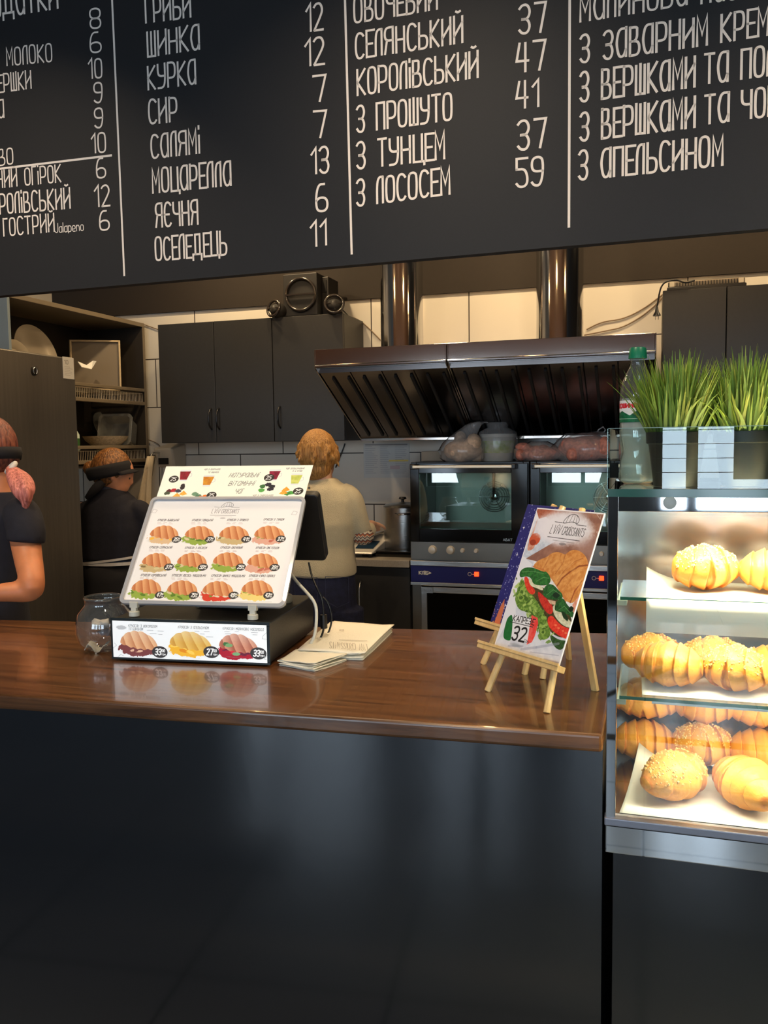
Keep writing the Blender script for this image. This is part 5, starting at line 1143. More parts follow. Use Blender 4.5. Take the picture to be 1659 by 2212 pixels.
# rear easel with starry blue card
rL, rR, rB = P(1043, 1434, Z=ZK), P(1172, 1466, Z=ZK), P(1229, 1424, Z=ZK)
zl2 = 1.045; eA, eB, eC, eD = rect3((1058, 1346), (1195, 1388), (1133, 1092), (1291.5, 1099), zl2)
u2 = (eB-eA).normalized(); v2 = (eC-eA).normalized(); n2 = u2.cross(v2).normalized()
if n2.y > 0: n2 = -n2
ew, eh = (eB-eA).length, (eC-eA).length
rt = build_easel(rL, rR, rB, eA, u2, v2, n2, ew, eh, -.042, ew+.01, ((ew*.36, eh+.008), (ew*.60, eh-.002)), 'pale pine tabletop easel behind the front one, holding the starry blue card', M['pine'])
g = MB(); q = P(1133, 1456, Z=ZK); g.tube([q, eA+u2*ew*.5+v2*.1-n2*.03], .0078, 8); g.build('centre_leg', M['pine'], rt)
PW = 300; PH = int(PW*eh/ew); cv = CV(PW, PH, (34, 36, 112), 61)
for k in range(520):
    x, y = cv.rng.uniform(0, PW), cv.rng.uniform(0, PH); s_ = cv.rng.uniform(.7, 2.6); cv.ell(x, y, s_, s_, (190, 195, 240), al=cv.rng.uniform(.4, 1))
for k in range(26):
    x, y = cv.rng.uniform(4, PW), cv.rng.uniform(4, PH); cv.line([(x-6, y), (x+6, y)], 1, (210, 215, 250)); cv.line([(x, y-6), (x, y+6)], 1, (210, 215, 250)); cv.ell(x, y, 2.4, 2.4, (255, 255, 255))
for k in range(160): cv.ell(cv.rng.uniform(0, PW), PH-abs(cv.rng.normal(0, 40)), cv.rng.uniform(1, 3), cv.rng.uniform(1, 3), (235, 170, 110), al=.8)
cv.poly([(20, PH), (26, PH-60), (34, PH-84), (44, PH-60), (50, PH)], (196, 112, 80)); cv.poly([(70, PH), (75, PH-30), (82, PH)], (150, 90, 80))
cv.text('НОВОРІЧНЕ МЕНЮ', 60, PH*.5, 16, 190, 2, (225, 225, 245))
t = thing('starry_card', 'dark blue card of white stars half hidden behind the sandwich card', 'card', (eA+eB)/2)
print_sheet('printed_card', cv, [eC, eD, eB, eA], M['print'], t, .002)
# ============================================================ PEOPLE
M['skin'] = mat('skin', (205, 140, 105), .5, sss=.15, noise=.05, nscale=30); M['skin2'] = mat('skin_pale', (222, 170, 140), .5, sss=.15)
M['navy'] = mat('navy_polo', (27, 26, 36), .9, noise=.12, nscale=40, bump=.2, bscale=30)
M['sweater'] = mat('cream_knit', (214, 198, 160), .95, bump=.5, bscale=260, noise=.05, nscale=14, sheen=.3)
M['denim'] = mat('dark_denim', (28, 33, 62), .85, noise=.25, nscale=45, bump=.3, bscale=200)
M['denim2'] = mat('blue_denim', (52, 60, 78), .85, noise=.2, nscale=40)
M['shoe'] = mat('dark_shoe', (30, 28, 28), .6)
def hairmat(name, c1, c2, sc=(60, 60, 4)):
    m = mat(name, c1, .45, c2=c2, nscale=3, stretch=sc, bump=.6, bscale=3); return m
def rings_px(rs, Y, ax, dep=None):
    """rings from outline samples (cx, cy, half width, depth m, shift toward kitchen m)"""
    out = []; s = mpp(Y); a = Vector((math.cos(ax), math.sin(ax), 0)); b = Vector((-a.y, a.x, 0))
    for r in rs:
        cx, cy, hw, d = r[:4]; sh = r[4] if len(r) > 4 else 0
        c = P(cx, cy, Y=Y)+b*sh; ring = []
        for k in range(28):
            t = 2*math.pi*k/28; ct, st = math.cos(t), math.sin(t)
            ct = math.copysign(abs(ct)**.85, ct); st = math.copysign(abs(st)**.85, st)
            ring.append(c+a*hw*s*ct+b*d*st)
        out.append(ring)
    return out
def limb(mb, pts, rad, n=16):
    q = chaikin([tuple(p)+(r,) for p, r in zip(pts, rad)], 2); return mb.tube([Vector(p[:3]) for p in q], [p[3] for p in q], n)
def hand(mb, wrist, d, palm_n, s=1.0, curl=.5, left=False):
    """palm, four unequal bent fingers and a side thumb; d = direction of the fingers, palm_n = where the palm faces"""
    d = Vector(d).normalized(); pn = Vector(palm_n); pn = (pn-d*pn.dot(d)).normalized(); sd = d.cross(pn)*(-1 if left else 1)
    w = Vector(wrist); rings = []
    for t, hw, th in ((-.01, .026, .020), (.02, .032, .017), (.055, .040, .015), (.085, .042, .013), (.097, .036, .010)):
        c = w+d*t*s; rings.append([c+(sd*hw*math.cos(a)+pn*th*math.sin(a))*s for a in [2*math.pi*k/14 for k in range(14)]])
    mb.ring_loft(rings)
    for k, (off, L) in enumerate(((-.030, .066), (-.010, .075), (.010, .070), (.029, .055))):
        p = w+(d*.085+sd*off)*s; pts = [p]; dr = d.copy(); 
        for j in range(3):
            dr = (dr*math.cos(curl*.6)+pn*math.sin(curl*.6)).normalized(); nrm = (pn*math.cos(curl*.6)-d*math.sin(curl*.6)); p = p+dr*L*s*(.42, .33, .25)[j]; pts.append(p)
        mb.tube(pts, [.0098*s, .0092*s, .0085*s, .0062*s], 8)
    p = w+(d*.025-sd*.028)*s; q = p+(d*.035-sd*.030+pn*.012)*s; r = q+(d*.030-sd*.008+pn*.016)*s; mb.tube([p, q, r], [.0125*s, .011*s, .0075*s], 8)
def legs(mb, x, y, zhip, gap=.09, r=(.095, .062, .045), lean=0):
    for sx in (-1, 1): limb(mb, [(x+sx*gap, y, zhip), (x+sx*gap*1.02, y-.01, zhip*.75), (x+sx*gap, y+.0, zhip*.52), (x+sx*gap, y-.01, zhip*.3), (x+sx*gap, y, .07)], (r[0], r[0]*.92, r[1], r[1]*.95, r[2]))
def shoes(x, y, gap, face, parent):
    for sx in (-1, 1):
        g = MB(); c = Vector((x+sx*gap, y, 0)); f = Vector((math.cos(face), math.sin(face), 0)); s_ = Vector((-f.y, f.x, 0)); rg = []
        for z, k in ((.001, 1), (.03, 1), (.055, .8), (.09, .42)):
            rg.append([c+f*((.07 if z < .08 else .0)+.13*k*math.cos(a))+s_*.045*min(1, k+.15)*math.sin(a)+Vector((0, 0, z)) for a in [2*math.pi*i/20 for i in range(20)]])
        g.ring_loft(rg); g.build('shoe', M['shoe'], parent, smooth=True)
def face(mb, c, fdir, s, up=Vector((0, 0, 1))):
    """nose, brows, lips, chin, ears added to a head of radius about .085 m"""
    f = fdir.normalized(); r = f.cross(up).normalized(); u_ = r.cross(f)
    mb.ell(c+f*.092*s-u_*.012*s, (.013*s, .013*s, .020*s), 10, 8); mb.tube([c+f*.080*s+u_*.025*s, c+f*.098*s-u_*.018*s], [.008*s, .012*s], 8)
    mb.ell(c+f*.076*s-u_*.052*s, (.024*s, .024*s, .008*s), 10, 8); mb.ell(c+f*.066*s-u_*.088*s, (.028*s, .028*s, .022*s), 12, 8)
    for k in (-1, 1):
        mb.ell(c+f*.072*s+r*.032*s*k+u_*.022*s, (.020*s, .020*s, .007*s), 10, 6); mb.ell(c+r*.078*s*k-f*.002-u_*.01*s, (.012*s, .014*s, .030*s), 10, 8)
def eyes(c, fdir, s, parent, up=Vector((0, 0, 1))):
    f = fdir.normalized(); r = f.cross(up).normalized(); u_ = r.cross(f); g = MB()
    for k in (-1, 1): g.ell(c+f*.074*s+r*.030*s*k+u_*.004*s, .0115*s, 12, 8)
    g.build('eyes', mat('eye', (60, 50, 45), .2), parent, smooth=True)

# ---- person in the cream sweater
Y3 = 3.62; s3 = mpp(Y3); ax3 = math.radians(8)
pc = P(700, 1230, Y=Y3)
t = thing('person', 'person with short blond hair in a cream sweater and jeans, back turned at the worktop', 'person', (pc.x, Y3, 0))
hc_ = P(688, 984, Y=Y3); fd = Vector((-.15, 1, -.35)).normalized()
g = MB(); g.ell(hc_, (.078, .094, .108), 28, 18); g.ell(hc_+Vector((0, .03, -.05)), (.06, .07, .07), 20, 12); face(g, hc_+Vector((0, .0, 0)), Vector((-.15, 1, -.2)), 1.0)
g.ring_loft(rings_px([(694, 1012, 22, .05, -.01), (697, 1040, 23, .052, -.01), (699, 1062, 40, .06, 0)], Y3, ax3))
g.ring_loft(rings_px([(700, 1048, 34, .06), (702, 1075, 68, .09), (704, 1130, 66, .115), (702, 1180, 60, .105), (700, 1215, 60, .11), (698, 1260, 66, .13), (698, 1310, 70, .14), (698, 1345, 64, .13)], Y3, ax3))
zh = P(698, 1330, Y=Y3).z; legs(g, pc.x, Y3, zh, .075)
def arm3(mb, k, rr_, hnd=True):
    S_ = P(704+k*50, 1080, Y=Y3); E = P(704+k*72, 1158, Y=Y3)+Vector((0, .03, 0)); Wr = E+Vector((-k*.03, .24, .03))
    limb(mb, [S_+Vector((-k*.03, 0, 0)), S_+Vector((0, 0, -.03)), E*.5+S_*.5, E, E*.5+Wr*.5, Wr], rr_)
    return S_, E, Wr
for k in (1, -1):
    S_, E, Wr = arm3(g, k, (.036, .040, .036, .033, .030, .022)); hand(g, Wr, (-k*.2, 1, -.15), (0, 0, -1), .95, .5, left=(k < 0))
body = blob('body', g, M['skin2'], t, .008, 4)
eyes(hc_, Vector((-.15, 1, -.2)), 1.0, t)
g = MB(); g.ring_loft(rings_px([(698, 1032, 27, .058), (700, 1043, 37, .068), (703, 1056, 58, .088), (705, 1080, 71, .104), (706, 1130, 66, .126), (702, 1180, 62, .118), (699, 1222, 70, .138), (698, 1240, 71, .142)], Y3, ax3))
for k in (1, -1):
    S_ = P(704+k*52, 1074, Y=Y3); E = P(704+k*76, 1158, Y=Y3)+Vector((0, .03, 0)); Wr = E+Vector((-k*.014, .12, .015))
    limb(g, [S_+Vector((-k*.04, 0, .02)), S_+Vector((k*.01, 0, 0)), P(704+k*68, 1110, Y=Y3), E, Wr], (.050, .052, .045, .044, .04))
sw = blob('sweater', g, M['sweater'], t, .007, 8)
m_ = mat('fair_isle_knit', (214, 198, 160), .95); nt = m_.node_tree; bs = nt.nodes['Principled BSDF']
tc = nt.nodes.new('ShaderNodeTexCoord'); sp = nt.nodes.new('ShaderNodeSeparateXYZ'); nt.links.new(tc.outputs['Object'], sp.inputs[0])
wz = nt.nodes.new('ShaderNodeMath'); wz.operation = 'PINGPONG'; wz.inputs[1].default_value = .009; nt.links.new(sp.outputs['X'], wz.inputs[0])
ad = nt.nodes.new('ShaderNodeMath'); nt.links.new(sp.outputs['Z'], ad.inputs[0]); nt.links.new(wz.outputs[0], ad.inputs[1])
ml = nt.nodes.new('ShaderNodeMath'); ml.operation = 'MULTIPLY_ADD'; ml.inputs[1].default_value = 1/.03; ml.inputs[2].default_value = .3; nt.links.new(ad.outputs[0], ml.inputs[0])
fr_2 = nt.nodes.new('ShaderNodeMath'); fr_2.operation = 'FRACT'; nt.links.new(ml.outputs[0], fr_2.inputs[0])
rp = nt.nodes.new('ShaderNodeValToRGB'); rp.color_ramp.interpolation = 'CONSTANT'; el = rp.color_ramp.elements
el[0].position = 0; el[0].color = (*lin((215, 200, 175)), 1); el[1].position = .3; el[1].color = (*lin((90, 70, 66)), 1)
for p_, c_ in ((.48, (215, 200, 175)), (.62, (176, 96, 62)), (.84, (100, 80, 76))): e = el.new(p_); e.color = (*lin(c_), 1)
nt.links.new(fr_2.outputs[0], rp.inputs[0]); nt.links.new(rp.outputs[0], bs.inputs['Base Color'])
E = P(780, 1158, Y=Y3)+Vector((0, .03, 0)); g = MB(); g.ell(E+Vector((0, .0, -.002)), (.050, .050, .043), 24, 16); g.build('patterned_cuff', m_, sw, smooth=True, label='patterned brown and rust sleeve end')
g = MB()
for zz in (1062, 1085): q = P(668, zz-8, Y=Y3-.098); g.lathe([(.006, 0), (.006, .003), (.001, .003)], q, 12, RX)
g.build('button', M['rackm'], sw)
g = MB(); g.ring_loft(rings_px([(698, 1226, 66, .132), (698, 1262, 69, .142), (698, 1312, 72, .15), (698, 1345, 68, .14)], Y3, ax3))
for sx in (-1, 1): limb(g, [(pc.x+sx*.078, Y3, zh+.04), (pc.x+sx*.08, Y3, zh*.75), (pc.x+sx*.075, Y3, zh*.52), (pc.x+sx*.075, Y3, zh*.3), (pc.x+sx*.075, Y3, .10)], (.11, .105, .08, .075, .07))
je = blob('jeans', g, M['denim'], t, .008, 4)
g = MB()
for cx_ in (661, 728):
    c = P(cx_, 1278, Y=Y3-.165); w_ = 25*s3; h_ = 30*s3
    for a, b in (((-w_, h_), (w_, h_)), ((-w_, h_), (-w_, -h_*.7)), ((w_, h_), (w_, -h_*.7)), ((-w_, -h_*.7), (0, -h_*1.1)), ((w_, -h_*.7), (0, -h_*1.1))): g.tube([c+Vector((a[0], .002, a[1])), c+Vector((b[0], .002, b[1]))], .0014, 4)
g.build('pocket_seam', mat('denim_thread', (50, 55, 85), .8), je)
shoes(pc.x, Y3, .075, math.pi/2, t)
# short blond hair
g = MB(); g.ell(hc_+Vector((0, -.014, .012)), (.088, .098, .112), 32, 20); g.ell(hc_+Vector((0, -.035, -.062)), (.070, .062, .055), 24, 14)
rg = random.Random(4)
for k in range(120):
    a = rg.uniform(0, 2*math.pi); el_ = rg.uniform(-.3, 1.4); d_ = Vector((math.cos(a)*math.cos(el_), math.sin(a)*math.cos(el_), math.sin(el_)))
    if d_.y > .55 and d_.z < .5: continue
    p = hc_+Vector((0, -.014, .01))+Vector((d_.x*.083, d_.y*.094, d_.z*.108)); q = p+Vector((d_.x*.012+rg.uniform(-.01, .01), d_.y*.012, d_.z*.008-.038)); g.tube([p, p*.5+q*.5+d_*.006, q], [.009, .008, .002], 6)
blob('hair', g, hairmat('blond_hair', (204, 150, 80), (136, 88, 38), (90, 90, 5)), t, .006, 2)

# ---- person with the bun
Y2 = 3.86; s2 = mpp(Y2); ax2 = math.radians(4)
pc = P(246, 1230, Y=Y2)
t = thing('person', 'person in navy with a hair bun, dark visor and white apron strings, head turned right', 'person', (pc.x, Y2, 0))
hc_ = P(249, 1022, Y=Y2); fd = Vector((.86, .45, -.42)).normalized(); upv = Vector((.35, .25, 1)).normalized()
def headR(fd, up=Vector((0, 0, 1))):
    f = fd.normalized(); r = f.cross(up).normalized(); u_ = r.cross(f); return Matrix((r, f, u_)).transposed().to_4x4()
HR = headR(fd)
g = MB(); g.ell(hc_, (.076, .094, .106), 28, 18, M=HR); g.ell(hc_+HR @ Vector((0, .03, -.05)), (.058, .066, .062), 20, 12, M=HR); face(g, hc_, fd, 1.0)
g.ring_loft(rings_px([(238, 1035, 26, .05, 0), (236, 1060, 28, .055, 0), (238, 1085, 44, .06, 0)], Y2, ax2))
g.ring_loft(rings_px([(240, 1078, 44, .065), (244, 1100, 66, .09), (246, 1140, 70, .11), (244, 1190, 68, .12), (242, 1215, 66, .12), (240, 1270, 70, .14), (240, 1320, 66, .13)], Y2, ax2))
zh = P(240, 1310, Y=Y2).z; legs(g, pc.x, Y2, zh, .08)
for k in (1, -1):
    S_ = P(244+k*64, 1100, Y=Y2); E = P(244+k*72, 1178, Y=Y2)+Vector((0, .04, 0)); Wr = E+Vector((-k*.05, .22, .02))
    limb(g, [S_+Vector((-k*.03, 0, 0)), S_, E*.5+S_*.5, E, E*.5+Wr*.5, Wr], (.045, .045, .038, .032, .029, .022)); hand(g, Wr, (-k*.25, 1, -.2), (0, 0, -1), .95, .5, left=(k < 0))
blob('body', g, M['skin'], t, .008, 4); eyes(hc_, fd, 1.0, t)
g = MB(); g.ring_loft(rings_px([(236, 1052, 33, .066), (240, 1066, 42, .076), (242, 1082, 62, .095), (246, 1105, 76, .112), (248, 1140, 78, .128), (246, 1180, 76, .135), (243, 1206, 76, .137)], Y2, ax2))
for k in (1, -1):
    S_ = P(246+k*62, 1104, Y=Y2); E = P(246+k*70, 1165, Y=Y2)+Vector((0, .03, 0)); limb(g, [S_+Vector((-k*.04, 0, .01)), S_, E], (.055, .056, .05))
sh = blob('shirt', g, M['navy'], t, .008, 8)
g = MB(); g.ring_loft(rings_px([(235, 1046, 31, .064), (237, 1060, 34, .07), (238, 1070, 40, .074)], Y2, ax2)); g.build('collar', mat('navy_collar', (44, 48, 66), .8), sh, smooth=True)
g = MB(); g.ring_loft(rings_px([(242, 1198, 71, .13), (240, 1230, 72, .135), (240, 1280, 74, .148), (240, 1322, 70, .14)], Y2, ax2))
for sx in (-1, 1): limb(g, [(pc.x+sx*.082, Y2, zh+.04), (pc.x+sx*.084, Y2, zh*.75), (pc.x+sx*.08, Y2, zh*.52), (pc.x+sx*.08, Y2, zh*.3), (pc.x+sx*.08, Y2, .10)], (.112, .105, .08, .075, .07))
blob('jeans', g, M['denim2'], t, .009, 4)
# apron skirt wrapping from the right, strings
def band(cy, hw, d, r, cx_, m, name, parent, a0=0, a1=2*math.pi, Y=Y2, ax=ax2, tilt=0):
    s = mpp(Y); a = Vector((math.cos(ax), math.sin(ax), 0)); b = Vector((-a.y, a.x, 0)); c = P(cx_, cy, Y=Y); pts = []
    for k in range(33):
        t_ = a0+(a1-a0)*k/32; ct, st = math.cos(t_), math.sin(t_)
        ct = math.copysign(abs(ct)**.85, ct); st = math.copysign(abs(st)**.85, st); pts.append(c+a*hw*s*ct+b*d*st+Vector((0, 0, tilt*s*ct)))
    g = MB(); rings = [[p+Vector((0, 0, r))+(p-c).normalized()*.002, p+Vector((0, 0, -r))+(p-c).normalized()*.002, p+Vector((0, 0, -r))-(p-c).normalized()*.002, p+Vector((0, 0, r))-(p-c).normalized()*.002] for p in pts]
    g.ring_loft(rings); return g.build(name, m, parent)
M['string'] = mat('white_apron_string', (205, 198, 192), .8); M['apron'] = mat('black_apron', (22, 20, 24), .9)
g = MB(); s = s2; a_ = Vector((math.cos(ax2), math.sin(ax2), 0)); b_ = Vector((-a_.y, a_.x, 0)); rows = []
for cy, hw, d, lo in ((1212, 75, .150, -2.15), (1250, 77, .160, -2.0), (1290, 79, .17, -1.9), (1330, 80, .172, -1.85), (1500, 84, .18, -1.8)):
    c = P(241, cy, Y=Y2); r_ = []
    for k in range(29):
        t_ = lo+(math.pi*.5-lo+.6)*k/28; r_.append(c+a_*hw*s*math.cos(t_)+b_*d*math.sin(t_))
    rows.append(r_)
g.add([p for r_ in rows for p in r_], [(i*29+j, i*29+j+1, (i+1)*29+j+1, (i+1)*29+j) for i in range(len(rows)-1) for j in range(28)])
ap = g.build('apron', M['apron'], t, smooth=True); ap.modifiers.new('s', 'SOLIDIFY').thickness = .004
band(1211, 77, .152, .0085, 242, M['string'], 'apron_string', ap)
band(1206, 77, .153, .006, 244, M['string'], 'apron_string', ap, -math.pi*.62, -.05, tilt=9)
shoes(pc.x, Y2, .08, math.pi/2, t)
g = MB(); g.ell(hc_+HR @ Vector((0, -.030, .014)), (.090, .104, .114), 28, 18, M=HR); g.ell(P(200, 1012, Y=Y2), (.046, .045, .042), 20, 14)
rg = random.Random(8)
for k in range(9):
    a = k*.7; c = P(200, 1012, Y=Y2); g.tube([c+Vector((.036*math.cos(a+j*.5), -.012-.01*math.sin(j), .030*math.sin(a+j*.5))) for j in range(5)], .011, 6)
blob('hair', g, hairmat('brown_hair', (164, 108, 54), (80, 46, 22), (40, 40, 12)), t, .006, 2)
g = MB(); c0 = P(222, 1004, Y=Y2-.03); g.tube([c0+Vector((.004, 0, .03)), c0+Vector((-.002, -.03, 0)), c0+Vector((.004, 0, -.03))], .006); g.build('hair_tie', mat('pale_tie', (190, 160, 120), .6), t, smooth=True)
# visor band around the head with a hanging tail
g = MB(); Mx = Matrix.Translation(hc_) @ HR @ Matrix.Rotation(math.radians(34), 4, 'X'); rings = []
for z, k in ((-.026, 1.0), (-.01, 1.07), (.012, 1.08), (.028, 1.02)): rings.append([Mx @ Vector((.092*k*math.cos(a), -.026+.112*k*math.sin(a), .018+z*1.25)) for a in [2*math.pi*i/36 for i in range(36)]])
g.ring_loft(rings, cap=False)
vz = g.build('visor_band', M['apron'], t, smooth=True); vz.modifiers.new('s', 'SOLIDIFY').thickness = .006
g = MB(); g.add([Mx @ Vector(q) for q in [(.088*math.cos(a)*k, -.022+.108*math.sin(a)*k+(k-1)*.05, .012-(k-1)*.12) for k in (1.0, 1.22) for a in [math.pi*(.12+.76*i/16) for i in range(17)]]], [(i, i+1, i+18, i+17) for i in range(16)])
vb = g.build('visor_brim', M['apron'], vz, smooth=True); vb.modifiers.new('s', 'SOLIDIFY').thickness = .004
g = MB(); limb(g, [P(222, 1040, Y=Y2-.08), P(206, 1056, Y=Y2-.10), P(188, 1076, Y=Y2-.10)], (.022, .026, .014)); g.build('scarf_tail', M['apron'], t, smooth=True)

# ---- person at the left edge with a pink ponytail
Y1 = 2.56; s1 = mpp(Y1); ax1 = math.radians(35)
pc = P(0, 1230, Y=Y1)
t = thing('person', 'person at the left picture edge, pink ponytail, navy t-shirt, bare forearm bent', 'person', (pc.x, Y1, 0))
hc_ = P(-28, 975, Y=Y1); fd = Vector((-.90, .30, -.22)).normalized(); HR = headR(fd)
g = MB(); g.ell(hc_, (.078, .096, .110), 28, 18, M=HR); g.ell(hc_+HR @ Vector((0, .03, -.055)), (.058, .066, .065), 20, 12, M=HR); face(g, hc_, fd, 1.0)
g.ring_loft(rings_px([(0, 1020, 34, .055), (0, 1055, 36, .058), (2, 1090, 56, .07)], Y1, ax1))
g.ring_loft(rings_px([(0, 1085, 50, .07), (0, 1110, 78, .10), (-5, 1170, 62, .11), (-10, 1250, 60, .12), (-12, 1320, 68, .135), (-12, 1400, 80, .15), (-12, 1480, 84, .15)], Y1, ax1))
zh = P(-12, 1470, Y=Y1).z; legs(g, P(-12, 1470, Y=Y1).x, Y1, zh, .085)
S_ = P(48, 1120, Y=Y1-.10); E = P(74, 1272, Y=Y1-.20); Wr = P(-45, 1285, Y=Y1-.27)
limb(g, [S_+Vector((-.02, .03, .0)), S_, P(58, 1190, Y=Y1-.12), E+Vector((-.005, 0, .02)), E+Vector((-.02, .01, -.012)), E*.5+Wr*.5, Wr], (.055, .056, .050, .042, .040, .034, .024)); hand(g, Wr, Wr-E, (0, 0, -1), 1.0, .4)
S2 = P(-62, 1120, Y=Y1+.06); E2 = P(-72, 1265, Y=Y1+.02); W2 = E2+Vector((-.03, -.2, .03))
limb(g, [S2, E2*.5+S2*.5, E2, E2*.5+W2*.5, W2], (.05, .045, .038, .032, .024)); hand(g, W2, W2-E2, (0, 0, -1), 1.0, .4, left=True)
blob('body', g, mat('skin_warm', (206, 128, 84), .5, sss=.15, noise=.05, nscale=30), t, .008, 4); eyes(hc_, fd, 1.0, t)
g = MB(); g.ring_loft(rings_px([(0, 1062, 44, .072), (0, 1080, 64, .085), (0, 1105, 86, .115), (-4, 1170, 74, .13), (-8, 1250, 70, .14), (-12, 1330, 80, .15), (-12, 1380, 88, .16)], Y1, ax1))
limb(g, [S_+Vector((-.05, .05, .015)), S_+Vector((.002, 0, .01)), P(58, 1150, Y=Y1-.12), P(56, 1172, Y=Y1-.125)], (.062, .066, .066, .064))
limb(g, [S2+Vector((.04, 0, .02)), S2, S2*.6+E2*.4], (.06, .062, .058))
blob('tshirt', g, M['navy'], t, .008, 7)
g = MB(); g.ring_loft(rings_px([(-12, 1372, 84, .155), (-12, 1420, 88, .165), (-12, 1485, 90, .16)], Y1, ax1)); lx = P(-12, 1470, Y=Y1).x
for sx in (-1, 1): limb(g, [(lx+sx*.088, Y1, zh+.05), (lx+sx*.09, Y1, zh*.75), (lx+sx*.085, Y1, zh*.52), (lx+sx*.085, Y1, zh*.3), (lx+sx*.085, Y1, .10)], (.115, .105, .08, .075, .07))
blob('jeans', g, M['denim'], t, .009, 4); shoes(lx, Y1, .085, math.radians(160), t)
g = MB(); g.ell(hc_+HR @ Vector((0, -.028, .012)), (.092, .108, .118), 28, 18, M=HR); g.ell(P(12, 985, Y=Y1), (.05, .05, .055), 20, 12)
rg = random.Random(2)
blob('hair', g, hairmat('auburn_hair', (150, 84, 62), (84, 36, 34), (40, 40, 8)), t, .006, 3)
g = MB(); tie = P(24, 1012, Y=Y1-.06)
for k in range(16):
    o = Vector((rg.uniform(-.02, .02), rg.uniform(-.018, .018), 0)); e = P(rg.uniform(38, 62), rg.uniform(1075, 1108), Y=Y1-.13)
    limb(g, [tie+o*.3, P(44, 1035, Y=Y1-.10)+o*1.2, P(54, 1068, Y=Y1-.13)+o, e], (.012, .017, .014, .003), 8)
blob('ponytail', g, hairmat('pink_hair', (226, 138, 126), (160, 84, 70), (50, 50, 6)), t, .005, 2)
g = MB(); torus(g, tie+Vector((.0, 0, .003)), .021, .009, 24, 8, Matrix.Rotation(math.pi/2, 4, 'X') @ Matrix.Rotation(.6, 4, 'Z') @ Matrix.Rotation(.6, 4, 'X')); g.build('scrunchie', M['string'], t, smooth=True)
g = MB(); Mx = Matrix.Translation(hc_) @ HR @ Matrix.Rotation(math.radians(8), 4, 'X'); rings = []
for z, k in ((-.022, 1.02), (0, 1.08), (.022, 1.05)): rings.append([Mx @ Vector((.094*k*math.cos(a), -.026+.114*k*math.sin(a), -.018+z)) for a in [2*math.pi*i/36 for i in range(36)]])
g.ring_loft(rings, cap=False); vz = g.build('visor_band', M['apron'], t, smooth=True); vz.modifiers.new('s', 'SOLIDIFY').thickness = .006
# ============================================================ PASTRY CASE
t = thing('pastry_display_case', 'glass and chrome pastry display case standing at the right end of the counter', 'display case', (CX0+.5, 1.8, .733))
ZB, ZTOP = .735, 1.414
M['mirror'] = mat('case_steel_liner', (.50, .47, .46), .16, 1, bump=.02, bscale=5)
M['sheen'] = mat('mirror_chrome', (.86, .88, .90), .03, 1)
pt = CY1-.03
g = MB(); g.box((CX0, CY0, ZB+.06), (CX0+.018, CY0+.02, ZTOP-.004)); g.build('corner_post', M['sheen'], t, bevel=.0015)
g = MB(); g.box((CX1-.018, CY0, ZB+.06), (CX1, CY0+.02, ZTOP-.004)); g.build('corner_post', M['sheen'], t, bevel=.0015)
g = MB(); g.box((CX0+.0185, CY0+.003, 1.373), (CX1-.0185, CY0+.02, ZTOP-.014)); hd = g.build('header_strip', M['sheen'], t, bevel=.001)
c = P(1447, 1086, Y=CY0); MB().lathe([(.0115, 0), (.0115, .003), (.009, .0045), (.001, .0045)], (c.x, CY0+.003, c.z), 28, RX).build('round_cap', M['peg'], hd, smooth=2)
g = MB(); g.box((CX0, CY0-.002, ZB), (CX1, CY0+.02, .788)); g.build('base_skirt', M['sheen'], t, bevel=.002)
g = MB(); g.box((CX0-.002, CY0-.006, .7885), (CX1, CY0+.022, .803)); g.build('sill', mat('satin_aluminium', (150, 150, 160), .35, .6), t, bevel=.002)
g = MB(); g.box((CX0+.003, CY0+.021, ZB), (CX1-.003, CY1, .79)); g.build('base_box', M['steel'], t)
g = MB(); g.box((CX0, CY1-.006, .79), (CX1, CY1, 1.40)); g.build('rear_doors', M['mirror'], t)
g = MB(); g.box((CX0+.004, CY0+.021, .7905), (CX1-.004, CY1-.0065, .797)); g.build('case_floor', M['mirror'], t)
for x in (CX0+.003, CX1-.009): g = MB(); g.box((x, CY0+.021, .798), (x+.005, CY1-.007, 1.398)); g.build('side_glass', M['glass'], t)
g = MB(); g.box((CX0+.019, CY0+.007, .804), (CX1-.019, CY0+.011, 1.3725)); g.build('front_glass', M['glass'], t)
# top slab: pane with a green edge
def pane(x0, y0, z0, x1, y1, z1, name, e=.0015, edges='f'):
    g = MB(); g.box((x0, y0, z0), (x1, y1, z1)); o = g.build(name, M['glass'], t)
    g = MB(); g.box((x0, y0-e, z0), (x1, y0-.0001, z1)); g.build('glass_edge', M['glassedge'], o); return o
pane(CX0, CY0-.004, 1.400, CX1, CY1+.02, ZTOP, 'top_glass')
S1, S2_, SD1, SD2 = 1.213, 1.026, 1.80, 1.86
pane(CX0+.022, CY0+.03, S1-.006, CX1-.022, SD1, S1, 'upper_shelf'); pane(CX0+.022, CY0+.03, S2_-.006, CX1-.022, SD2, S2_, 'middle_shelf')
for zz, sd in ((S1, SD1), (S2_, SD2)):
    g = MB(); g.box((CX0+.018, CY0+.028, zz-.016), (CX0+.034, sd, zz-.0065)); g.build('shelf_bracket', mat('bracket_clear', (150, 160, 150), .3), t)
    g = MB(); g.box((CX1-.034, CY0+.028, zz-.016), (CX1-.018, sd, zz-.0065)); g.build('shelf_bracket', M['steel'], t)
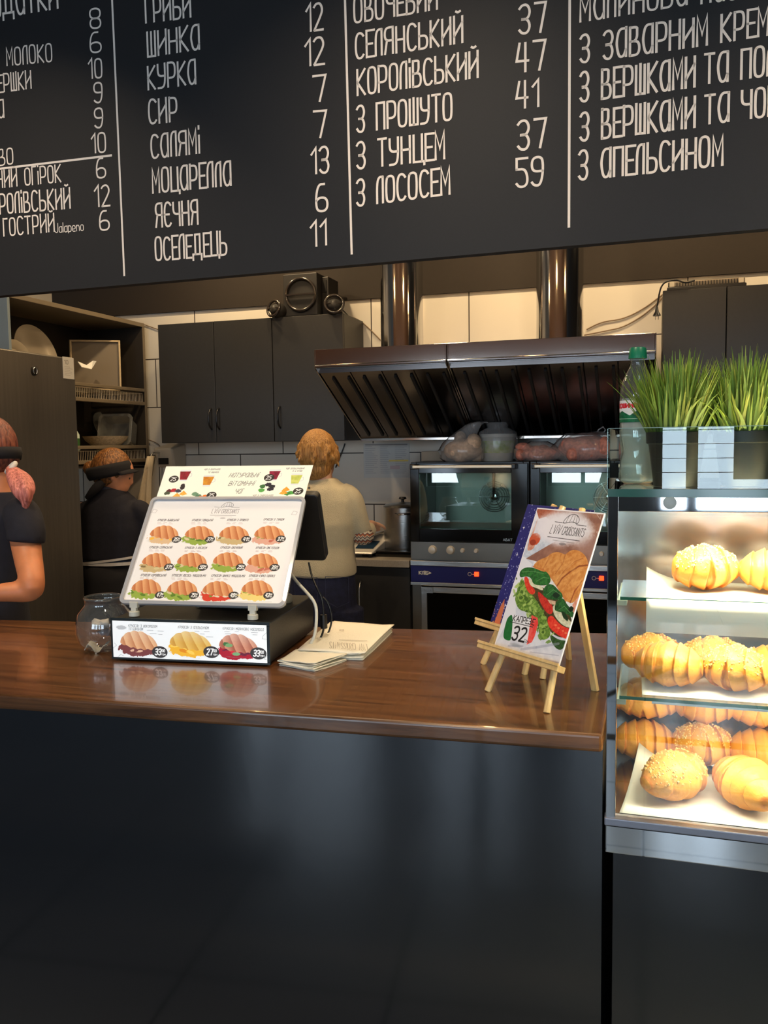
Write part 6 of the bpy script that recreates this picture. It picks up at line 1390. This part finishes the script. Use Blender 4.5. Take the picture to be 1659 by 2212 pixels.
# the case's own lamp behind the header
g = MB(); g.box((CX0+.08, CY0+.024, 1.384), (CX1-.04, CY0+.044, 1.396)); g.build('lamp_strip', mat('lamp_diffuser', (255, 236, 200), .5, emis=(255, 226, 178), es=30), t)
L_ = arealight('case_lamp', ((CX0+CX1)/2+.02, CY0+.045, 1.382), CX1-CX0-.15, CASEW, (1, .86, .62), (math.radians(10), 0, 0), sy=.02)
for zz, yy_ in ((S1, CY0+.036), (S2_, CY0+.036)):  # strips and lights added under both shelves to brighten the lower croissants
    g = MB(); g.box((CX0+.08, yy_, zz-.0125), (CX1-.04, yy_+.012, zz-.0068)); g.build('added_fill_strip', M['steel'], t)
    arealight('added_shelf_fill', ((CX0+CX1)/2+.02, yy_+.006, zz-.0135), CX1-CX0-.15, CASEW*.45, (1, .86, .62), (math.radians(12), 0, 0), sy=.01)
# glass parapet on the top
g = MB(); g.box((CX0-.001, CY0+.002, ZTOP+.0005), (CX1, CY0+.007, 1.522)); g.build('parapet_glass', glassmat('parapet_pane', (.90, .96, .94), 1.5, 1.1), t)
g = MB(); g.box((CX0-.001, CY0+.0075, ZTOP+.0005), (CX0+.004, CY1, 1.522)); g.build('parapet_side', M['glass'], t)
g = MB(); g.box((CX0, CY0+.0015, 1.5221), (CX1, CY0+.0075, 1.5231)); g.box((CX0-.0018, CY0+.002, ZTOP+.001), (CX0-.0011, CY0+.007, 1.522)); g.build('parapet_edge', mat('pale_glass_edge', (120, 150, 142), .2), t)
# papers
def sheet(rows, label, name='baking_paper'):
    g = MB(); n = len(rows[0]); g.add([p for r in rows for p in r], [(i*n+j, i*n+j+1, (i+1)*n+j+1, (i+1)*n+j) for i in range(len(rows)-1) for j in range(n-1)])
    o = g.build(name, M['paper'], smooth=True); s_ = o.modifiers.new('s', 'SOLIDIFY'); s_.thickness = .0006; s_.offset = 0; return setp(o, label, 'paper')
xa = P(1396, 1300, Y=1.6).x; XE = CX1-.05
def row(y, z, x0=xa, x1=XE, n=24, curl=0): return [Vector((x0+(x1-x0)*(j/(n-1))**1.5, y, z+curl*max(0, 1-(x0+(x1-x0)*(j/(n-1))**1.5-x0)/.09)**2)) for j in range(n)]
sheet([row(1.775, S1+.004, curl=.028), row(1.72, S1+.0025, curl=.022), row(1.66, S1+.002, curl=.012), row(1.606, S1+.0022), row(1.5945, S1-.004), row(1.592, S1-.02), row(1.5915, S1-.062)], 'white baking paper on the upper case shelf, its front edge hanging down')
xb = P(1385, 1490, Y=1.62).x
sheet([row(1.84, S2_+.0022, xb), row(1.72, S2_+.0022, xb), row(1.61, S2_+.0022, xb+.002)], 'white baking paper under the croissants on the middle case shelf')
xc = P(1338, 1750, Y=1.6).x
q = P(1380, 1637, Z=.83); rows = []
for v_ in range(9):
    f_ = v_/8; y = 1.602+.24*f_; x0 = xc+(P(1380, 1640, Y=1.84).x-xc)*f_
    rows.append([Vector((x0+(XE-x0)*(j/23)**1.5, y, .7985+.0012+(.055*f_**2)*max(0, 1-((XE-x0)*(j/23)**1.5)/.13)**2)) for j in range(24)])
sheet(rows, 'white baking paper with a raised left corner on the floor of the case')
# croissants
M['cro'] = attrmat('croissant_crust', .42, spec=.4, attr='crust', bump=.35, bscale=55, sss=0)
def croissant_mesh(name, L, R, segs, bendr, seed, crumbs=False, blunt=.5):
    rg = np.random.default_rng(seed); n, m = 110, 40; V = []; Cc = []
    nz = vnoise(n, m+1, 9, rg)
    for i in range(n):
        u_ = i/(n-1); x = (u_-.5); ang_ = x*bendr
        c = Vector((math.sin(ang_)/max(bendr, 1e-3)*L, (1-math.cos(ang_))/max(bendr, 1e-3)*L, 0)); tx = Vector((math.cos(ang_), math.sin(ang_), 0)); ty = Vector((-math.sin(ang_), math.cos(ang_), 0))
        env = max(0.0, math.sin(math.pi*(.02+.96*u_)))**blunt
        for j in range(m):
            v_ = 2*math.pi*j/m; ph = abs(x)*2*segs/2+.22*math.sin(v_+seed)+.10*math.cos(2*v_+seed)
            fr = ph-math.floor(ph); st = (1-fr)**1.0
            # overlapping layers step down towards both tips
            r = R*env*(.88+.15*(1-fr/.86 if fr < .86 else (fr-.86)/.14)**.9)*(1+.03*(nz[i, j]-.5)*2)
            if i in (0, n-1): r = R*.12
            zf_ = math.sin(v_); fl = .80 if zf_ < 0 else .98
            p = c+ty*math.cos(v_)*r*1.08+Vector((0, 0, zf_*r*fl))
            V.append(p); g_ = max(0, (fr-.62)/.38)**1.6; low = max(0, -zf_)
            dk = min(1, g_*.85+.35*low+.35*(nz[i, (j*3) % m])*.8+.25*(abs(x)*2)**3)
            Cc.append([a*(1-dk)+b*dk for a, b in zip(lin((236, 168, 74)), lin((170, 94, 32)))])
    F = [(i*m+j, i*m+(j+1) % m, (i+1)*m+(j+1) % m, (i+1)*m+j) for i in range(n-1) for j in range(m)]+[tuple(range(m-1, -1, -1)), tuple(range((n-1)*m, n*m))]
    zmin = min(p.z for p in V); V = [p-Vector((0, 0, zmin)) for p in V]
    me = bpy.data.meshes.new(name); me.from_pydata([tuple(p) for p in V], [], F); me.update()
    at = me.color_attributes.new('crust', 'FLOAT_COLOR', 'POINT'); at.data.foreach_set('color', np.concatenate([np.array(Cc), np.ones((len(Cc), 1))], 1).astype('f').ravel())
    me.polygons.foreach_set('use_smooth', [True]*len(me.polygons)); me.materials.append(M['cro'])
    cm = None
    if crumbs:
        rr_ = random.Random(seed); g = MB()
        for k in range(420):
            i = int(rr_.uniform(8, n-10)); j = rr_.choice(range(2, m//2-1)); tt = rr_.random(); p = V[i*m+j]*tt+V[(i+1)*m+j+1]*(1-tt); e = rr_.uniform(.0008, .0020)
            M_ = Matrix.Rotation(rr_.uniform(0, 3), 4, 'X') @ Matrix.Rotation(rr_.uniform(0, 3), 4, 'Z'); g.box((-e, -e, -e), (e, e*.7, e), Matrix.Translation(p) @ M_)
        cm = g
    return me, cm, V
M['crumb'] = mat('nut_crumbs', (222, 178, 104), .7)
CM_ = {}
for key, a in dict(e=(.165, .051, 6, .8, 17, False, .62), g=(.16, .050, 6, .9, 18, True, .60), a=(.135, .047, 5, .9, 11, True, .42), b=(.13, .050, 6, .5, 12, False, .40), c=(.15, .044, 7, 1.2, 13, False, .5), d=(.125, .052, 5, .7, 14, True, .38)).items():
    CM_[key] = croissant_mesh('croissant_'+{'e': 'tapered', 'g': 'crumbed_tapered', 'a': 'crumbed', 'b': 'plump', 'c': 'long', 'd': 'round'}[key], *a)
CRM = {}
def croissant(key, loc, rz, label, group, sc=1.0, tilt=0):
    me, cm, V = CM_[key]
    o = bpy.data.objects.new('croissant', me); COL.objects.link(o); o.location = loc; o.rotation_euler = (tilt, 0, rz); o.scale = (sc,)*3
    setp(o, label, 'croissant', group)
    if cm is not None:
        if key not in CRM:
            k = cm.build('nut_crumbs', M['crumb'], None); CRM[key] = k.data; k.parent = o
        else:
            k = bpy.data.objects.new('nut_crumbs', CRM[key]); COL.objects.link(k); k.parent = o
        k['kind'] = 'stuff'
    return o
def at(px, Y, z): p = P(px, 1300, Y=Y); return (p.x, Y, z)
GU, GM, GB = 'croissants on the upper shelf of the case', 'croissants on the middle shelf of the case', 'croissants on the floor of the case'
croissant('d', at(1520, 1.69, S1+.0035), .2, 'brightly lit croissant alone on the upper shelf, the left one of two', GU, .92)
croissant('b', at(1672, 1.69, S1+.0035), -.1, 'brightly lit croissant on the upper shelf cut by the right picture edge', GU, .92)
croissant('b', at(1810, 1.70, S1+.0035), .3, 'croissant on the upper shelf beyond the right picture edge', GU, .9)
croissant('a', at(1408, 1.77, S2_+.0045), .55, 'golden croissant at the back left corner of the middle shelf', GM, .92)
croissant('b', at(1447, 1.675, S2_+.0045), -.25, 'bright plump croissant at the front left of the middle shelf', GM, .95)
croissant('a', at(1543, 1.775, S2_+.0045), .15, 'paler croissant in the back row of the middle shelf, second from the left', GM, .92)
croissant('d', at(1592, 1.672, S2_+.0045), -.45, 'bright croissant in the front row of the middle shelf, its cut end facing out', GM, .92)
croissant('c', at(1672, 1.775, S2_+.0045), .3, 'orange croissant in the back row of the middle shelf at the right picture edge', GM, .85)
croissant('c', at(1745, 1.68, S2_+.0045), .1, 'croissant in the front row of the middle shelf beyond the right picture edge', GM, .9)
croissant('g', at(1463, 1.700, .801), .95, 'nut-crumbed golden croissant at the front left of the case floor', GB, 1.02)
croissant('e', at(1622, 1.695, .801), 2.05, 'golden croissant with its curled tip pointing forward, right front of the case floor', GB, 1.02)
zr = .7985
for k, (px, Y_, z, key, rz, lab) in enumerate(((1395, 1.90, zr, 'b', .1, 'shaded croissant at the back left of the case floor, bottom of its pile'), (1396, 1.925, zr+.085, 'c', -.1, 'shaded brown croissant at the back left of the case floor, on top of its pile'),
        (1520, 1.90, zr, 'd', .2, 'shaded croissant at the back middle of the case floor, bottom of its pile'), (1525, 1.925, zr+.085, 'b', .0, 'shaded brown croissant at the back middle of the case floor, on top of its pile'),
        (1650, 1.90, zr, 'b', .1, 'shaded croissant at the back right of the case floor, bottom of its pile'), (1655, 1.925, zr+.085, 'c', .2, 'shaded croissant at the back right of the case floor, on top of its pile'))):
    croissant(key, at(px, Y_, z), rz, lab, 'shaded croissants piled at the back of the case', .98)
# ============================================================ ON TOP OF THE CASE: bottle, grass plants
bc = P(1375, 1044, Y=1.77); bc.z = ZTOP+.0006; bx = bc.x
t = thing('water_bottle', 'clear plastic mineral water bottle with a green cap and red lettering on its label', 'bottle', (bx, 1.77, ZTOP))
k = 1.70*1.02/1820
prof = [(.002, 0), (.026, 0), (.034, .006), (.0355, .022), (.034, .045), (.030, .060), (.031, .070), (.034, .088), (.0345, .118), (.0335, .120), (.0335, .165), (.0348, .168), (.0335, .185), (.028, .205), (.018, .226), (.0135, .236), (.0135, .246), (.016, .247), (.016, .250), (.013, .251), (.013, .262)]
rings = []
for r_, z in prof:
    rings.append([Vector((bx+r_*(1+(.05*math.cos(5*a) if z < .06 else (.015*math.cos(8*a) if z < .115 else 0)))*math.cos(a), 1.77+r_*(1+(.05*math.cos(5*a) if z < .06 else 0))*math.sin(a), bc.z+z)) for a in [2*math.pi*i/60 for i in range(60)]])
g = MB(); g.ring_loft(rings, cap=False); g.build('bottle_shell', glassmat('bottle_plastic', (.90, .94, .94), 1.45, 2.2, .02, haze=.05), t, smooth=True)
g = MB(); rings2 = [[Vector((bx+(q.x-bx)*.965, 1.77+(q.y-1.77)*.965, q.z+.001)) for q in rg_] for rg_ in rings[1:12]]; g.ring_loft(rings2); g.build('water', glassmat('water_body', (.86, .92, .93), 1.33, 2.5, .05, haze=.34, hazec=(.80, .85, .86)), t, smooth=True)
cz = bc.z+.247; g = MB(); n = 60; rg_ = []
for z, r0 in ((.001, .0175), (.004, .0172), (.020, .0165), (.023, .014)):
    rg_.append([Vector((bx+(r0+(.0006 if i % 2 and z < .02 else 0))*math.cos(2*math.pi*i/n), 1.77+(r0+(.0006 if i % 2 and z < .02 else 0))*math.sin(2*math.pi*i/n), cz+z)) for i in range(n)])
g.ring_loft(rg_); g.build('cap', mat('green_cap', (22, 118, 84), .35), t, smooth=2)
# label: wrapped sheet with lettering
cv = CV(520, 110, (226, 226, 232), 71); cv.poly([(0, 110), (0, 72), (60, 60), (90, 40), (120, 62), (150, 52), (200, 76), (240, 50), (270, 66), (320, 44), (360, 70), (420, 52), (460, 70), (520, 60), (520, 110)], (20, 110, 72), c2=(14, 84, 54))
cv.text('Моршинська', 96, 36, 30, 200, 6.5, (206, 24, 44)); cv.text('вода', 330, 58, 18, 60, 4, (206, 24, 44)); cv.line([(0, 92), (520, 92)], 2, (200, 220, 210)); cv.poly([(400, 10), (500, 10), (500, 40), (400, 40)], (190, 200, 210))
t0 = -3.5; la = []; H_, W_2 = cv.h, cv.w
zz = np.linspace(.165, .122, H_)[:, None]+np.zeros((1, W_2)); aa = (t0-.75+np.linspace(0, 5.9, W_2))[None]+np.zeros((H_, 1))
V_ = np.stack([.0342*np.cos(aa), .0342*np.sin(aa), zz+bc.z-ZTOP], -1).reshape(-1, 3); i = (np.arange(H_-1)[:, None]*W_2+np.arange(W_2-1)[None]).reshape(-1)
me = bpy.data.meshes.new('bottle_label'); me.from_pydata(V_.tolist(), [], np.stack([i, i+W_2, i+W_2+1, i+1], 1).tolist()); me.update()
at_ = me.color_attributes.new('print', 'FLOAT_COLOR', 'POINT'); c_ = srgb2lin(cv.a).reshape(-1, 3); at_.data.foreach_set('color', np.concatenate([c_, np.ones((len(c_), 1))], 1).astype('f').ravel())
o = bpy.data.objects.new('bottle_label', me); COL.objects.link(o); o.parent = t; me.materials.append(M['print']); me.polygons.foreach_set('use_smooth', [True]*len(me.polygons))
# grass
def gmat():
    m = mat('artificial_grass', (120, 150, 50), .55); nt = m.node_tree; b = nt.nodes['Principled BSDF']; a = nt.nodes.new('ShaderNodeAttribute'); a.attribute_name = 'blade'; nt.links.new(a.outputs['Color'], b.inputs['Base Color'])
    b.inputs['Transmission Weight'].default_value = 0; b.inputs['Subsurface Weight'].default_value = 0; return m
M['grass'] = gmat(); M['pot'] = mat('black_pot', (20, 21, 25), .45)
def plant(px, Y, label, seed, zbase=ZTOP+.0008):
    c = P(px, 1040, Y=Y); t = thing('artificial_grass_plant', label, 'plant', (c.x, Y, zbase)); rg = random.Random(seed)
    MB().lathe([(.001, 0), (.040, 0), (.050, .078), (.054, .080), (.055, .100), (.051, .101), (.048, .08), (.001, .078)], (c.x, Y, zbase), 36).build('pot', M['pot'], t, smooth=2)
    vs, fs, cl = [], [], []
    for k in range(760):
        a = rg.uniform(0, 2*math.pi); r_ = .047*math.sqrt(rg.random()); b0 = Vector((c.x+r_*math.cos(a), Y+r_*math.sin(a), zbase+.079)); L = rg.uniform(.09, .185)*(1-.18*r_/.05); lean = rg.uniform(.03, .33)*(r_/.05)+rg.uniform(0, .12)
        a2 = a+rg.uniform(-.6, .6); d = Vector((math.cos(a2), math.sin(a2), 0)); w = rg.uniform(.0018, .0036); sdv = Vector((-math.sin(a2+rg.uniform(-1, 1)), math.cos(a2), 0)).normalized(); n0 = len(vs); S = 6; droop = rg.uniform(.0, .7) if rg.random() < .3 else rg.uniform(0, .2)
        base = [lin((46, 70, 24)), lin((34, 60, 26)), lin((64, 84, 22))][rg.randrange(3)]; tip = [lin((150, 178, 58)), lin((120, 156, 56)), lin((176, 186, 70)), lin((140, 168, 62))][rg.randrange(4)]
        for i in range(S+1):
            f = i/S; th = lean*(1+f*droop*2.2)+lean*.3*f; p = b0+d*(math.sin(min(th, 1.5))*L*f)+Vector((0, 0, math.cos(min(th, 1.5))*L*f)); ww = w*(1-f**2.2)+.0002
            vs += [p-sdv*ww, p+sdv*ww]; cc_ = [x*(1-f)+y*f for x, y in zip(base, tip)]; cl += [cc_, cc_]
        fs += [(n0+2*i, n0+2*i+1, n0+2*i+3, n0+2*i+2) for i in range(S)]
    Mi = Vector((c.x, Y, zbase)); me = bpy.data.meshes.new('grass_blades'); me.from_pydata([tuple(p-Mi) for p in vs], [], fs); me.update()
    at2 = me.color_attributes.new('blade', 'FLOAT_COLOR', 'POINT'); at2.data.foreach_set('color', np.concatenate([np.array(cl), np.ones((len(cl), 1))], 1).astype('f').ravel())
    o = bpy.data.objects.new('grass_blades', me); COL.objects.link(o); o.parent = t; me.materials.append(M['grass']); o['kind'] = 'stuff'
    g = MB(); g.lathe([(.001, .081), (.047, .081)], (c.x, Y, zbase), 24); g.build('soil', mat('dark_soil', (24, 26, 14), .9), t)
plant(1460, 1.67, 'spiky artificial grass in a black pot just right of the water bottle', 5)
plant(1606, 1.69, 'spiky artificial grass plant, the one further right, cut by the picture edge', 9)
plant(1750, 1.68, 'spiky artificial grass plant on the case beyond the right picture edge', 13)

M['bulb'] = mat('warm_bulb', (255, 210, 150), .4, emis=(255, 205, 140), es=110)
for x, lab in ((-1.75, 'added bulb over the kitchen aisle nearest the fridge, hidden behind the menu board'), (-.62, 'added bulb over the kitchen aisle in line with the hoods, hidden behind the menu board'), (.35, 'added bulb over the kitchen aisle near the right cabinets, hidden behind the menu board')):
    t = thing('added_pendant_lamp', lab, 'lamp', (x, 3.0, 2.5), 0, 'added bulbs over the kitchen aisle')  # unseen bulbs added for the highlights mirrored in the ducts
    g = MB(); g.tube([(x, 3.0, 2.6), (x, 3.0, ZC)], .004); g.build('cord', M['black'], t)
    MB().lathe([(.02, 2.56), (.022, 2.6), (.008, 2.63)], (x, 3.0, 0), 16).build('socket', M['black'], t, smooth=2)
    g = MB(); g.ell((x, 3.0, 2.535), (.026, .026, .032)); g.build('bulb', M['bulb'], t, smooth=True)
# ============================================================ CUSTOMER SIDE, seen only as reflections
M['tmetal'] = mat('black_tube_metal', (18, 18, 20), .4)
M['ttop'] = woodmat('cafe_table_top', (150, 110, 70), (110, 76, 44), (2, 20, 20), .4, .2)
t = thing('cafe_table', 'cafe table with crossed black metal trestle legs behind the viewer, seen in reflections', 'table', (.22, -.12, 0))
MB().box((-.55, -.42, .73), (1.0, .18, .76)).build('table_top', M['ttop'], t, bevel=.003)
for x in (-.45, .9):
    g = MB()
    for a, b in (((-.38, 0), (.14, .73)), ((.14, 0), (-.38, .73)), ((-.38, 0.015), (.14, 0.015)), ((-.38, .72), (.14, .72))): g.tube([(x, a[0], a[1]+.014), (x, b[0], b[1]-.005)], .014, 8)
    g.build('trestle_leg', M['tmetal'], t, smooth=2)
g = MB(); g.tube([(-.45, -.12, .37), (.9, -.12, .37)], .012, 8); g.tube([(-.45, -.12, .37), (.22, -.12, .72)], .010, 8); g.tube([(.9, -.12, .37), (.22, -.12, .72)], .010, 8); g.build('brace', M['tmetal'], t)
def stool(x, y, label):
    t = thing('bar_stool', label, 'stool', (x, y, 0), 0, 'stools behind the viewer')
    MB().lathe([(.001, .66), (.16, .66), (.17, .67), (.17, .69), (.15, .70), (.001, .70)], (x, y, 0), 32).build('seat', M['blackm'], t, smooth=2)
    for k in range(4):
        a = math.pi/4+k*math.pi/2; g = MB(); g.tube([(x+.12*math.cos(a), y+.12*math.sin(a), .66), (x+.2*math.cos(a), y+.2*math.sin(a), .0)], .012, 8); g.build('leg', M['tmetal'], t, smooth=2)
    g = MB(); torus(g, (x, y, .25), .175, .008, 32, 6, Matrix.Rotation(math.pi/2, 4, 'X')); g.build('foot_ring', M['tmetal'], t, smooth=True)
stool(-1.7, -.9, 'black round bar stool behind the viewer at left, seen mirrored in the counter front')
stool(-.95, -1.4, 'black round bar stool behind the viewer nearer the middle, seen mirrored in the counter front')
